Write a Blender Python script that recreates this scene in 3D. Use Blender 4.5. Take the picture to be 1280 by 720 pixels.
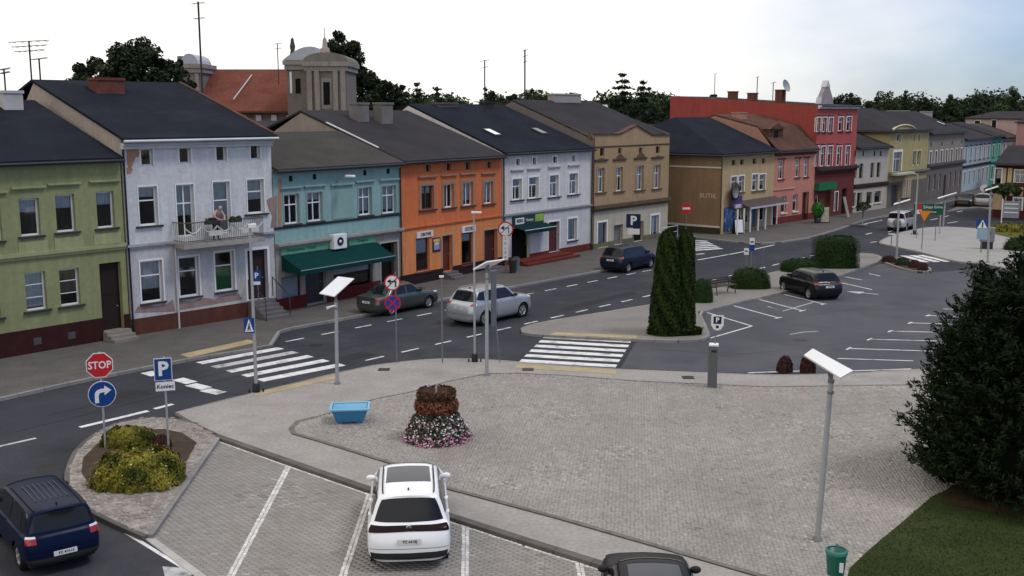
import bpy, bmesh, math, random
import numpy as np
from math import sin, cos, radians, pi, atan2, hypot
from mathutils import Vector, Matrix
for o in list(bpy.data.objects): bpy.data.objects.remove(o)
SC = bpy.context.scene
COL = SC.collection
# ------------------------------------------------------------------ camera
FPX, PIT, CAMH = 1340.0, radians(9.35), 10.0
cam = bpy.data.cameras.new('camera'); camo = bpy.data.objects.new('camera', cam); COL.objects.link(camo)
camo.location = (0, 0, CAMH); camo.rotation_euler = (pi/2 - PIT, 0, 0)
cam.sensor_width = 36; cam.lens = FPX/1280*36; cam.clip_start = 0.1; cam.clip_end = 6000
SC.camera = camo
SC.render.resolution_x = 1024; SC.render.resolution_y = 576
# ------------------------------------------------------------------ sky: bright cloud cover thinning to pale blue towards the right
SUN_AZ, SUN_EL = radians(105), radians(58)      # azimuth from +Y, clockwise
W = bpy.data.worlds.new('World'); SC.world = W; W.use_nodes = True
nt = W.node_tree; nt.nodes.clear()
def WN(t, **k):
    n = nt.nodes.new(t)
    for a, b in k.items(): setattr(n, a, b)
    return n
sky = WN('ShaderNodeTexSky', sky_type='NISHITA'); sky.sun_disc = False
sky.sun_elevation = SUN_EL; sky.sun_rotation = SUN_AZ; sky.altitude = 100; sky.air_density = 1.0; sky.dust_density = .6; sky.ozone_density = 2.5
tc = WN('ShaderNodeTexCoord'); mp = WN('ShaderNodeMapping'); mp.inputs['Scale'].default_value = (1, 1, 2.2)
noi = WN('ShaderNodeTexNoise'); noi.inputs['Scale'].default_value = 1.7; noi.inputs['Detail'].default_value = 6; noi.inputs['Roughness'].default_value = .55
sep = WN('ShaderNodeSeparateXYZ')
cov = WN('ShaderNodeMath', operation='MULTIPLY_ADD'); cov.inputs[1].default_value = -1.35; cov.inputs[2].default_value = .58
add = WN('ShaderNodeMath', operation='ADD')
ram = WN('ShaderNodeMapRange', interpolation_type='SMOOTHSTEP'); ram.inputs['From Min'].default_value = .38; ram.inputs['From Max'].default_value = 1.02
ram.inputs['To Min'].default_value = .10; ram.inputs['To Max'].default_value = 1.0
mixc = WN('ShaderNodeMix', data_type='RGBA'); mixc.inputs['B'].default_value = (10.2, 9.8, 9.3, 1)
bg = WN('ShaderNodeBackground'); bg.inputs['Strength'].default_value = .12
outw = WN('ShaderNodeOutputWorld')
L = nt.links.new
L(tc.outputs['Generated'], mp.inputs['Vector']); L(mp.outputs['Vector'], noi.inputs['Vector'])
L(tc.outputs['Generated'], sep.inputs[0]); L(sep.outputs['X'], cov.inputs[0]); L(cov.outputs[0], add.inputs[0]); L(noi.outputs['Fac'], add.inputs[1])
L(add.outputs[0], ram.inputs['Value']); L(ram.outputs['Result'], mixc.inputs['Factor'])
dim = WN('ShaderNodeVectorMath', operation='MULTIPLY'); dim.inputs[1].default_value = (.47, .66, 1.0); L(sky.outputs['Color'], dim.inputs[0]); L(dim.outputs[0], mixc.inputs['A']); L(mixc.outputs['Result'], bg.inputs['Color']); L(bg.outputs['Background'], outw.inputs['Surface'])
# ------------------------------------------------------------------ sun (behind thin cloud: soft)
sl = bpy.data.lights.new('sun', 'SUN'); sl.energy = 1.5; sl.angle = radians(14); sl.color = (1, .96, .9)
so = bpy.data.objects.new('sun', sl); COL.objects.link(so)
sd = Vector((sin(SUN_AZ)*cos(SUN_EL), cos(SUN_AZ)*cos(SUN_EL), sin(SUN_EL)))
so.rotation_euler = (-sd).to_track_quat('-Z', 'Y').to_euler(); so.location = (0, 0, 60)
SC.view_settings.view_transform = 'Standard'; SC.view_settings.look = 'None'; SC.view_settings.exposure = 0.0; SC.view_settings.gamma = 1.0
SC.cycles.max_bounces = 6; SC.cycles.diffuse_bounces = 3; SC.cycles.glossy_bounces = 3; SC.cycles.transmission_bounces = 4; SC.cycles.transparent_max_bounces = 8
SC.cycles.use_adaptive_sampling = True
SC.cycles.use_denoising = True
# ------------------------------------------------------------------ pixel -> place
cP, sP = cos(PIT), sin(PIT)
def ray(px, py):
    x, v = (px-640)/FPX, -(py-360)/FPX
    return Vector((x, cP + v*sP, v*cP - sP))
def G(px, py, z=0.0):
    d = ray(px, py); t = (z-CAMH)/d.z
    return Vector((d.x*t, d.y*t, z))
def AT(px, py, Y):
    d = ray(px, py); t = Y/d.y
    return Vector((d.x*t, Y, CAMH + d.z*t))
def HT(px, base_py, top_py):
    """height above the ground of a point seen at top_py over the ground point (px, base_py)"""
    g = G(px, base_py); return AT(px, top_py, g.y).z
# ------------------------------------------------------------------ mesh helpers
class MB:
    def __init__(s): s.v = []; s.f = []; s.sm = []
    def poly(s, pts, smooth=False):
        n = len(s.v); s.v += [tuple(p) for p in pts]; s.f.append(tuple(range(n, n+len(pts)))); s.sm.append(smooth); return s
    def raw(s, v, f, smooth=False):
        n = len(s.v); s.v += [tuple(p) for p in v]; s.f += [tuple(i+n for i in q) for q in f]; s.sm += [smooth]*len(f); return s
    def box(s, x0, y0, z0, x1, y1, z1, M=None):
        v = [(x0,y0,z0),(x1,y0,z0),(x1,y1,z0),(x0,y1,z0),(x0,y0,z1),(x1,y0,z1),(x1,y1,z1),(x0,y1,z1)]
        if M: v = [M @ Vector(p) for p in v]
        return s.raw(v, [(3,2,1,0),(4,5,6,7),(0,1,5,4),(1,2,6,5),(2,3,7,6),(3,0,4,7)])
    def bbox(s, x0, y0, z0, x1, y1, z1, b=.02, M=None):
        """box with chamfered edges"""
        bm = bmesh.new(); bmesh.ops.create_cube(bm, size=1)
        for q in bm.verts: q.co = Vector(((x0+x1)/2+q.co.x*(x1-x0), (y0+y1)/2+q.co.y*(y1-y0), (z0+z1)/2+q.co.z*(z1-z0)))
        bmesh.ops.bevel(bm, geom=list(bm.edges), offset=b, segments=2, affect='EDGES', profile=.5)
        return s.frombm(bm, M)
    def frombm(s, bm, M=None, smooth=False):
        bm.verts.ensure_lookup_table(); bm.verts.index_update()
        s.raw([(M @ q.co) if M else q.co.copy() for q in bm.verts], [[q.index for q in f.verts] for f in bm.faces], smooth); bm.free(); return s
    def prism(s, pts, z0, z1):
        """pts: 2D outline (any winding)"""
        a = sum(p[0]*q[1]-q[0]*p[1] for p, q in zip(pts, pts[1:]+pts[:1]))
        if a < 0: pts = pts[::-1]
        n = len(pts); v = [(p[0], p[1], z0) for p in pts] + [(p[0], p[1], z1) for p in pts]
        return s.raw(v, [tuple(range(n, 2*n)), tuple(range(n-1, -1, -1))] + [(i, (i+1) % n, n+(i+1) % n, n+i) for i in range(n)])
    def tube(s, pts, r, n=8, caps=True, smooth=True):
        pts = [Vector(p) for p in pts]; R = r if isinstance(r, (list, tuple)) else [r]*len(pts)
        rings = []; pu = None
        for i, p in enumerate(pts):
            t = (pts[min(i+1, len(pts)-1)] - pts[max(i-1, 0)])
            t = t.normalized() if t.length > 1e-9 else Vector((0, 0, 1))
            if pu is None:
                pu = Vector((1, 0, 0)) if abs(t.x) < .9 else Vector((0, 1, 0))
            u = (pu - t*pu.dot(t)).normalized(); w = t.cross(u); pu = u
            rings.append([p + (u*cos(2*pi*k/n) + w*sin(2*pi*k/n))*R[i] for k in range(n)])
        v = [q for rg in rings for q in rg]; f = []
        for i in range(len(pts)-1):
            for k in range(n): f.append((i*n+k, i*n+(k+1) % n, (i+1)*n+(k+1) % n, (i+1)*n+k))
        s.raw(v, f, smooth)
        if caps: s.poly(rings[0][::-1]); s.poly(rings[-1])
        return s
    def lathe(s, prof, n=20, c=(0, 0, 0), M=None, smooth=True):
        """prof: (r,z) list about the z axis"""
        v = []; f = []
        for r, z in prof:
            for k in range(n):
                p = Vector((c[0]+r*cos(2*pi*k/n), c[1]+r*sin(2*pi*k/n), c[2]+z)); v.append((M @ p) if M else p)
        for i in range(len(prof)-1):
            for k in range(n): f.append((i*n+k, i*n+(k+1) % n, (i+1)*n+(k+1) % n, (i+1)*n+k))
        return s.raw(v, f, smooth)
    def slab(s, pts, d):
        """pts: planar 3D outline, extruded by vector d"""
        d = Vector(d); a = [Vector(p) for p in pts]; b = [p+d for p in a]; n = len(a)
        nrm = Vector((0, 0, 0))
        for i in range(n): nrm += a[i].cross(a[(i+1) % n])
        if nrm.dot(d) < 0: a, b = a[::-1], b[::-1]
        return s.raw(a+b, [tuple(range(n-1, -1, -1)), tuple(range(n, 2*n))] + [(i, (i+1) % n, n+(i+1) % n, n+i) for i in range(n)])
    def mesh(s, name):
        me = bpy.data.meshes.new(name); me.from_pydata([tuple(p) for p in s.v], [], s.f); 
        if any(s.sm): me.polygons.foreach_set('use_smooth', s.sm)
        me.update(); return me
def obj(name, mb, mat=None, parent=None, loc=None, rotz=None):
    me = mb.mesh(name) if isinstance(mb, MB) else mb
    o = bpy.data.objects.new(name, me); COL.objects.link(o)
    if mat is not None and not me.materials: me.materials.append(mat)
    if parent: o.parent = parent
    if loc is not None: o.location = loc
    if rotz is not None: o.rotation_euler = (0, 0, rotz)
    return o
def tag(o, label, cat, group=None):
    o['label'] = label; o['category'] = cat
    if group: o['group'] = group
    return o
def thing(name, label, cat, loc=(0, 0, 0), rotz=0, group=None):
    o = bpy.data.objects.new(name, None); COL.objects.link(o); o.empty_display_size = .2
    o.location = loc; o.rotation_euler = (0, 0, rotz); return tag(o, label, cat, group)
def struct(name, mb, mat): o = obj(name, mb, mat); o['kind'] = 'structure'; return o
def dup(root, loc, rotz=None, label=None, group=None, scale=None):
    def cp(o, par):
        c = o.copy(); COL.objects.link(c)
        if par: c.parent = par
        for ch in list(o.children): cp(ch, c)
        return c
    r = cp(root, None); r.location = loc
    if rotz is not None: r.rotation_euler = (0, 0, rotz)
    if label: r['label'] = label
    if group: r['group'] = group
    if scale: r.scale = scale
    return r
# ------------------------------------------------------------------ materials
def lin(r, g, b):
    f = lambda c: (c/255/12.92 if c/255 <= .04045 else ((c/255+.055)/1.055)**2.4)
    return (f(r), f(g), f(b))
MATS = {}
def M_(name, col, rough=.8, var=.12, scale=1.2, fine=0.0, fscale=30, bump=0.0, bscale=40, metal=0.0, spec=None, coat=0.0, stain=None, stain_amt=0.0, stain_scale=.6, rand=0.0, attr=None, attr_amt=.25, streak=0.0):
    if name in MATS: return MATS[name]
    m = bpy.data.materials.new(name); m.use_nodes = True; t = m.node_tree; N = t.nodes; K = t.links.new
    p = N['Principled BSDF']; p.inputs['Roughness'].default_value = rough; p.inputs['Metallic'].default_value = metal
    p.inputs['Specular IOR Level'].default_value = spec if spec is not None else (.5 if rough < .5 else .25 if rough < .7 else .08); p.inputs['Coat Weight'].default_value = coat; p.inputs['Coat Roughness'].default_value = .04
    c = (*col[:3], 1)
    tcn = N.new('ShaderNodeTexCoord'); vec = tcn.outputs['Object']
    cur = None
    def scaled(cur, facsock, amt):
        # multiply colour by 1 + amt*(fac-.5)*2
        mr = N.new('ShaderNodeMapRange'); mr.inputs['From Min'].default_value = .25; mr.inputs['From Max'].default_value = .75
        mr.inputs['To Min'].default_value = 1-amt; mr.inputs['To Max'].default_value = 1+amt; K(facsock, mr.inputs['Value'])
        mx = N.new('ShaderNodeVectorMath'); mx.operation = 'SCALE'
        if cur is None: mx.inputs[0].default_value = c[:3]
        else: K(cur, mx.inputs[0])
        K(mr.outputs['Result'], mx.inputs['Scale']); return mx.outputs[0]
    if var:
        n = N.new('ShaderNodeTexNoise'); n.inputs['Scale'].default_value = scale; n.inputs['Detail'].default_value = 5; n.inputs['Roughness'].default_value = .6; K(vec, n.inputs['Vector'])
        cur = scaled(cur, n.outputs['Fac'], var)
    if fine:
        n = N.new('ShaderNodeTexNoise'); n.inputs['Scale'].default_value = fscale; n.inputs['Detail'].default_value = 2; K(vec, n.inputs['Vector'])
        cur = scaled(cur, n.outputs['Fac'], fine)
    if streak:
        n = N.new('ShaderNodeTexNoise'); n.inputs['Scale'].default_value = 1.0; n.inputs['Detail'].default_value = 4; mpn = N.new('ShaderNodeMapping'); mpn.inputs['Scale'].default_value = (3.5, 3.5, .22); K(vec, mpn.inputs['Vector']); K(mpn.outputs[0], n.inputs['Vector'])
        cur = scaled(cur, n.outputs['Fac'], streak)
    if attr:
        a = N.new('ShaderNodeAttribute'); a.attribute_name = attr
        mr = N.new('ShaderNodeMapRange'); mr.inputs['To Min'].default_value = 1-attr_amt; mr.inputs['To Max'].default_value = 1+attr_amt; K(a.outputs['Fac'], mr.inputs['Value'])
        mx = N.new('ShaderNodeVectorMath'); mx.operation = 'SCALE'
        if cur is None: mx.inputs[0].default_value = c[:3]
        else: K(cur, mx.inputs[0])
        K(mr.outputs['Result'], mx.inputs['Scale']); cur = mx.outputs[0]
    if rand:
        oi = N.new('ShaderNodeObjectInfo'); mr = N.new('ShaderNodeMapRange'); mr.inputs['To Min'].default_value = 1-rand; mr.inputs['To Max'].default_value = 1+rand
        K(oi.outputs['Random'], mr.inputs['Value']); mx = N.new('ShaderNodeVectorMath'); mx.operation = 'SCALE'
        if cur is None: mx.inputs[0].default_value = c[:3]
        else: K(cur, mx.inputs[0])
        K(mr.outputs['Result'], mx.inputs['Scale']); cur = mx.outputs[0]
    if stain:
        n = N.new('ShaderNodeTexNoise'); n.inputs['Scale'].default_value = stain_scale; n.inputs['Detail'].default_value = 7; n.inputs['Roughness'].default_value = .65
        mpn = N.new('ShaderNodeMapping'); mpn.inputs['Location'].default_value = (3.1, 7.7, 1.3); K(vec, mpn.inputs['Vector']); K(mpn.outputs[0], n.inputs['Vector'])
        mr = N.new('ShaderNodeMapRange'); mr.inputs['From Min'].default_value = .52; mr.inputs['From Max'].default_value = .68; mr.inputs['To Max'].default_value = stain_amt; K(n.outputs['Fac'], mr.inputs['Value'])
        mx = N.new('ShaderNodeMix'); mx.data_type = 'RGBA'; mx.inputs['B'].default_value = (*stain, 1); K(mr.outputs['Result'], mx.inputs['Factor'])
        if cur is None: mx.inputs['A'].default_value = c
        else: K(cur, mx.inputs['A'])
        cur = mx.outputs['Result']
    if cur is None: p.inputs['Base Color'].default_value = c
    else: K(cur, p.inputs['Base Color'])
    if bump:
        n = N.new('ShaderNodeTexNoise'); n.inputs['Scale'].default_value = bscale; n.inputs['Detail'].default_value = 3; K(vec, n.inputs['Vector'])
        b = N.new('ShaderNodeBump'); b.inputs['Strength'].default_value = bump; b.inputs['Distance'].default_value = .02; K(n.outputs['Fac'], b.inputs['Height']); K(b.outputs['Normal'], p.inputs['Normal'])
    MATS[name] = m; return m
def plain(name, col, rough=.6, metal=0., spec=.3, coat=0.): return M_(name, col, rough, var=0, metal=metal, spec=spec, coat=coat)
def glass_mat(name, tint=.45, rough=.04):
    if name in MATS: return MATS[name]
    m = bpy.data.materials.new(name); m.use_nodes = True; t = m.node_tree; N = t.nodes; N.clear(); K = t.links.new
    o = N.new('ShaderNodeOutputMaterial'); g = N.new('ShaderNodeBsdfGlossy'); g.inputs['Roughness'].default_value = rough; g.inputs['Color'].default_value = (.8, .85, .9, 1)
    tr = N.new('ShaderNodeBsdfTransparent'); tr.inputs['Color'].default_value = (tint, tint*1.02, tint*1.03, 1)
    fr = N.new('ShaderNodeFresnel'); fr.inputs['IOR'].default_value = 1.5; mx = N.new('ShaderNodeMixShader')
    ad = N.new('ShaderNodeMath'); ad.operation = 'ADD'; ad.inputs[1].default_value = .05
    K(fr.outputs[0], ad.inputs[0]); K(ad.outputs[0], mx.inputs[0]); K(tr.outputs[0], mx.inputs[1]); K(g.outputs[0], mx.inputs[2]); K(mx.outputs[0], o.inputs['Surface'])
    MATS[name] = m; return m
def foliage_mat(name, c1, c2, rough=.6):
    if name in MATS: return MATS[name]
    m = bpy.data.materials.new(name); m.use_nodes = True; t = m.node_tree; N = t.nodes; K = t.links.new; p = N['Principled BSDF']
    p.inputs['Roughness'].default_value = rough; p.inputs['Specular IOR Level'].default_value = .06
    a = N.new('ShaderNodeAttribute'); a.attribute_name = 'rnd'
    mx = N.new('ShaderNodeMix'); mx.data_type = 'RGBA'; mx.inputs['A'].default_value = (*c1, 1); mx.inputs['B'].default_value = (*c2, 1); K(a.outputs['Fac'], mx.inputs['Factor'])
    K(mx.outputs['Result'], p.inputs['Base Color'])
    MATS[name] = m; return m
GLASS = glass_mat('window_glass', .85)
WHITE = M_('white_upvc', (.72, .72, .72), .45, var=.05)
# ------------------------------------------------------------------ lettering
def text(name, s, size, mat, parent, loc, rot=(pi/2, 0, 0), align='CENTER', bold=0.0, sx=1.0, depth=.004):
    cu = bpy.data.curves.new('t', 'FONT'); cu.body = s; cu.size = size; cu.align_x = align; cu.align_y = 'CENTER'; cu.extrude = depth; cu.offset = bold; cu.resolution_u = 2
    to = bpy.data.objects.new('t', cu); COL.objects.link(to)
    dg = bpy.context.evaluated_depsgraph_get(); me = bpy.data.meshes.new_from_object(to.evaluated_get(dg)); me.name = name
    bpy.data.objects.remove(to); bpy.data.curves.remove(cu); me.materials.clear()
    o = obj(name, me, mat, parent, loc); o.rotation_euler = rot; o.scale = (sx, 1, 1); return o
# ================================================================== the setting
U = Vector((cos(radians(51.5)), sin(radians(51.5)), 0)); NB = Vector((-U.y, U.x, 0))     # street direction, towards the houses' backs
KZ = .12
asphalt = M_('asphalt', (.041, .043, .051), .85, var=.22, scale=.35, fine=.25, fscale=18, bump=.25, bscale=60, stain=(.070, .068, .071), stain_amt=.8, stain_scale=.20)
def add_lines(m):
    return m
slab_mat = M_('paving_slabs', (.285, .268, .25), .85, var=.14, scale=.8, fine=.16, fscale=9, bump=.3, bscale=30, stain=(.22, .20, .185), stain_amt=.5, stain_scale=.5)
walk_mat = M_('pavement_slabs', (.105, .097, .092), .85, var=.16, scale=.9, fine=.15, fscale=8, bump=.3, bscale=30, stain=(.135, .122, .112), stain_amt=.6, stain_scale=.35)
light_walk = M_('light_paving', (.29, .282, .272), .85, var=.10, scale=.7, fine=.12, fscale=8, bump=.2, bscale=30)
cobble_mat = M_('granite_cobbles', (.30, .282, .262), .8, var=.15, scale=.28, fine=.10, fscale=2.2, attr='rnd', attr_amt=.34, stain=(.25, .23, .21), stain_amt=.45, stain_scale=.3)
paver_mat = M_('concrete_pavers', (.262, .248, .232), .85, var=.12, scale=.4, attr='rnd', attr_amt=.30, stain=(.22, .205, .185), stain_amt=.5, stain_scale=.35)
joint_mat = M_('sand_joints', (.215, .195, .175), .95, var=.2, scale=3)
kerb_mat = M_('concrete_kerb', (.22, .21, .20), .85, var=.15, scale=2, fine=.12, fscale=25, bump=.2, rand=.12)
kerb_dark = M_('shaded_kerb', (.115, .105, .10), .85, var=.18, scale=2, fine=.12, fscale=25, bump=.2, rand=.15)  # darker kerb copy: shade on the kerb face is put into its colour
paint = M_('road_paint', (.62, .62, .62), .7, var=.16, scale=3, fine=.15, fscale=20, stain=(.16, .16, .16), stain_amt=.8, stain_scale=1.7)
paint_worn = M_('worn_road_paint', (.42, .42, .42), .75, var=.2, scale=3, stain=(.09, .09, .09), stain_amt=.95, stain_scale=1.6)
tact = M_('yellow_tactile_paving', (.36, .29, .17), .85, var=.2, scale=1.5, stain=(.27, .25, .22), stain_amt=.7, stain_scale=.8)
grassm = M_('lawn', (.030, .042, .013), .95, var=.3, scale=.6, fine=.35, fscale=14, bump=.6, bscale=60, stain=(.045, .045, .02), stain_amt=.5)
soil = M_('garden_soil', (.06, .043, .032), .95, var=.25, scale=4, bump=.7, bscale=30)
brown_strip = M_('bark_mulch', (.045, .028, .018), .95, var=.3, scale=5, bump=.6, bscale=40)
far_ground = M_('far_ground', (.06, .065, .04), .95, var=.3, scale=.02)

mb = MB(); mb.poly([(-3000, -500, -.06), (3000, -500, -.06), (3000, 5000, -.06), (-3000, 5000, -.06)]); struct('ground', mb, far_ground)
mb = MB(); mb.poly([(-60, 8, 0), (70, 8, 0), (150, 120, 0), (170, 260, 0), (60, 240, 0), (-60, 90, 0)]); ROAD = struct('road', mb, asphalt)
def P2(pts, z): return [tuple(G(*p, z)[:2]) for p in pts]
def flat(name, pts, z, mat, parent, kind=None):
    q = [G(*p, z) for p in pts] if len(pts[0]) == 2 else [Vector(p) for p in pts]
    nz = sum((q[i].x*q[(i+1) % len(q)].y - q[(i+1) % len(q)].x*q[i].y) for i in range(len(q)))
    if nz < 0: q = q[::-1]
    mb = MB(); mb.poly(q); return obj(name, mb, mat, parent)
KERB = {}
def kerb(parent, line, mat=None, w=.15, top=KZ+.006, L=1.0, name='kerb_stone', px=True):
    """a run of single kerb stones along a pixel polyline on the pavement's edge (stones lie inside, to the left of travel)"""
    mat = mat or kerb_mat
    q = [G(*p, top) for p in line] if px else [Vector((*p[:2], top)) for p in line]
    d = 0; acc = [0]
    for a, b in zip(q, q[1:]): acc.append(acc[-1] + (b-a).length)
    n = max(1, round(acc[-1]/L)); ln = acc[-1]/n
    def at(s):
        for i in range(len(q)-1):
            if s <= acc[i+1]+1e-6 or i == len(q)-2:
                return q[i].lerp(q[i+1], (s-acc[i])/(acc[i+1]-acc[i]))
    key = (mat.name, w, round(top, 3))
    if key not in KERB:
        mb = MB(); mb.bbox(-.494, -w, -top-.02, .494, 0, 0, .012); KERB[key] = mb.mesh(name); KERB[key].materials.append(mat)
    for i in range(n):
        a, b = at(i*ln), at((i+1)*ln); m = (a+b)/2; t = b-a
        o = obj(name, KERB[key], None, parent, (m.x, m.y, top)); o.rotation_euler = (0, 0, atan2(t.y, t.x)); o.scale = (t.length, 1, 1)
def inside(pts, X, Y):
    r = np.zeros(X.shape, bool); n = len(pts)
    for i in range(n):
        x0, y0 = pts[i][:2]; x1, y1 = pts[(i+1) % n][:2]
        if y0 == y1: continue
        c = ((y0 > Y) != (y1 > Y)) & (X < (x1-x0)*(Y-y0)/(y1-y0)+x0); r ^= c
    return r
RNG = np.random.default_rng(7)
def stone_tone(x, y, n):
    t = .5+RNG.uniform(-.14, .14, n); pat = np.sin(x*.9+1.3*np.sin(y*.55))+np.sin(y*1.1-1.7*np.sin(x*.4)+2); p = np.where(pat > 1.1, .16, .012)
    u = RNG.random(n); t = np.where(u < p*.6, RNG.uniform(0, .2, n), t); return np.where(u > 1-p*.4, RNG.uniform(.85, 1, n), t)
def stones(name, poly, a, b, ang, ztop, mat, parent, gap=.012, h=.02, jit=.15, zj=.006, holes=(), half=True, bev=.012):
    P = np.array([p[:2] for p in poly], float); c = P.mean(0); R = np.abs(P-c).max()*1.5
    ca, sa = cos(ang), sin(ang)
    ni, nj = int(2*R/a), int(2*R/b)
    I, J = np.meshgrid(np.arange(ni), np.arange(nj))
    x = (I + (.5*(J % 2) if half else 0))*a - R; y = J*b - R
    x = x + RNG.uniform(-jit, jit, x.shape)*a*.35; y = y + RNG.uniform(-jit, jit, y.shape)*b*.35
    X = c[0] + x*ca - y*sa; Y = c[1] + x*sa + y*ca
    k = inside([tuple(p) for p in P], X, Y)
    for hp in holes: k &= ~inside(hp, X, Y)
    x, y = X[k], Y[k]; n = len(x)
    w = (a-gap)/2*RNG.uniform(.9, 1.0, n); d = (b-gap)/2*RNG.uniform(.9, 1.0, n); th = ang + RNG.normal(0, jit*.25, n)
    z = ztop + RNG.uniform(-zj, zj, n); ct, st = np.cos(th), np.sin(th)
    V = np.zeros((n, 8, 3))
    for q, (sx, sy) in enumerate(((-1,-1), (1,-1), (1,1), (-1,1))):
        for lev, (in_, dz) in enumerate(((0, -h), (bev, 0))):
            lx, ly = sx*(w-in_), sy*(d-in_)
            V[:, lev*4+q, 0] = x + lx*ct - ly*st; V[:, lev*4+q, 1] = y + lx*st + ly*ct; V[:, lev*4+q, 2] = z + dz
    F = np.array([(4,5,6,7), (0,1,5,4), (1,2,6,5), (2,3,7,6), (3,0,4,7)])
    F = (np.arange(n)[:, None, None]*8 + F[None]).reshape(-1)
    me = bpy.data.meshes.new(name); me.vertices.add(n*8); me.vertices.foreach_set('co', V.reshape(-1).astype('f'))
    me.loops.add(n*20); me.loops.foreach_set('vertex_index', F.astype('i')); me.polygons.add(n*5); me.polygons.foreach_set('loop_start', np.arange(n*5, dtype='i')*4)
    me.update(calc_edges=True); at = me.attributes.new('rnd', 'FLOAT', 'FACE'); at.data.foreach_set('value', np.repeat(stone_tone(x, y, n), 5).astype('f'))
    o = obj(name, me, mat, parent); o['kind'] = 'stuff'; return o
# ---- the cobbled square
EDGE = [(222,516),(270,503),(325,490),(420,467),(470,456.5),(520,450.5),(565,448),(610,449.5),(650,453),(720,458.5),(770,461.5),(840,464.5),(900,467),(960,469),(1010,468.5),(1070,466.5),(1140,462.5),(1230,456)]
LOWK = [(275,543),(370,576),(465,608.5),(560,640),(665,673.5),(770,706),(900,747)]
sq = EDGE + [(1330,450),(1330,560),(1330,800),(1040,800)] + LOWK[::-1] + [(240,527)]
mb = MB(); mb.prism(P2(sq, KZ), -.02, KZ); SQ = struct('square', mb, slab_mat)
kerb(SQ, EDGE[::-1], kerb_mat, .14)
kerb(SQ, LOWK, kerb_dark, .22)
INN = [(394,521),(372,526),(364,534.5),(367,541),(400,550.5),(500,581.5),(560,609.5),(700,647),(850,690),(965,723),(1040,745),(1200,745),(1280,700),(1310,600),(1310,482),(1140,480.5),(960,483),(890,480),(790,475.5),(715,469.5),(650,466),(609,466.5),(559,476.5),(515,489),(468,498.5)]
inn_w = [tuple(G(*p, KZ)[:2]) for p in INN]
mb = MB(); mb.poly([(x, y, KZ+.004) for x, y in (inn_w if sum(a[0]*b[1]-b[0]*a[1] for a, b in zip(inn_w, inn_w[1:]+inn_w[:1])) > 0 else inn_w[::-1])]); obj('sand_bed', mb, joint_mat, SQ)
GRASS = [(1056,735),(1062,712),(1085,690),(1130,652),(1165,622),(1200,606),(1330,600),(1330,790),(1040,790)]
grass_w = [tuple(G(*p, KZ)[:2]) for p in GRASS]
stones('cobbles', inn_w, .108, .108, radians(20), KZ+.02, cobble_mat, SQ, gap=.008, jit=.5, zj=.0035, holes=[grass_w], bev=.006)
# dark band of setts round the cobbles
def band(name, line, w, z, mat, parent, closed=False, px=True):
    q = [G(*p, z) for p in line] if px else [Vector(p) for p in line]
    if closed: q.append(q[0])
    n = len(q); l = []; r = []
    for i in range(n):
        if closed and i in (0, n-1): t = (q[1]-q[0]).normalized() + (q[-1]-q[-2]).normalized()
        else: t = (q[min(i+1, n-1)] - q[max(i-1, 0)])
        t.normalize(); s = Vector((-t.y, t.x, 0))*w/2; l.append(q[i]+s); r.append(q[i]-s)
    mb = MB()
    for i in range(n-1): mb.poly([r[i], r[i+1], l[i+1], l[i]])
    return obj(name, mb, mat, parent)
band('sett_band', INN[:11], .15, KZ+.032, M_('dark_setts', (.15, .14, .13), .85, var=.25, scale=4, fine=.2, fscale=14), SQ)
band('sett_band', INN[14:][::1] + [INN[0]], .08, KZ+.032, M_('dark_setts2', (.21, .195, .185), .85, var=.25, scale=4), SQ)
for pl in ([(325,489.5),(420,469),(420,473.5),(322,495)], [(650,455),(770,462.5),(770,467.5),(642,459.5)]):
    flat('tactile_strip', pl, KZ+.008, tact, SQ)
# ---- parking bays of concrete pavers
BAY = [(275,545),(465,610.5),(770,708),(900,749),(900,800),(330,800),(188,668)]
flat('sand_bed', BAY, .004, joint_mat, ROAD)
bay_w = [tuple(G(*p, 0)[:2]) for p in BAY]
stones('pavers', bay_w, .21, .105, radians(-3), .022, paver_mat, ROAD, gap=.005, jit=.06, zj=.0025, h=.02, bev=.005)
BL = [((365,576),(285,728)), ((465,611),(424,735)), ((582,651),(581,740)), ((722,696),(733,750))]
white_sett = M_('white_setts', (.56, .55, .53), .8, var=.2, scale=3, attr='rnd', attr_amt=.18, stain=(.3, .28, .26), stain_amt=.5, stain_scale=2)
BAYDIR = []
def sett_line(p, q, cols, w, parent, z=.030):
    t = (q-p).normalized(); s = Vector((-t.y, t.x, 0)); L_ = (q-p).length; n = int(L_/.13); V = []; F = []; rv = []
    for i in range(n):
        for c in range(cols):
            m = p + t*(.13*(i+.5)) + s*((c-(cols-1)/2)*(w+.008)) + s*random.Random(i*7+c).uniform(-.006, .006); k = len(V); zz = z+random.Random(i*3+c).uniform(-.002, .002); rv.append(random.Random(i*11+c*5).random())
            for e, dz in ((0, -.02), (.006, 0)):
                for sx, sy in ((-1,-1), (1,-1), (1,1), (-1,1)): V.append(tuple(m + t*sx*(.060-e) + s*sy*(w/2-e) + Vector((0, 0, zz+dz))))
            F += [(k+4,k+5,k+6,k+7), (k,k+1,k+5,k+4), (k+1,k+2,k+6,k+5), (k+2,k+3,k+7,k+6), (k+3,k,k+4,k+7)]
    mb = MB(); mb.raw(V, F); me = mb.mesh('white_setts'); at = me.attributes.new('rnd', 'FLOAT', 'FACE'); at.data.foreach_set('value', np.repeat(np.array(rv), 5).astype('f')); o = obj('white_setts', me, white_sett, parent); o['kind'] = 'stuff'
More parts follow.
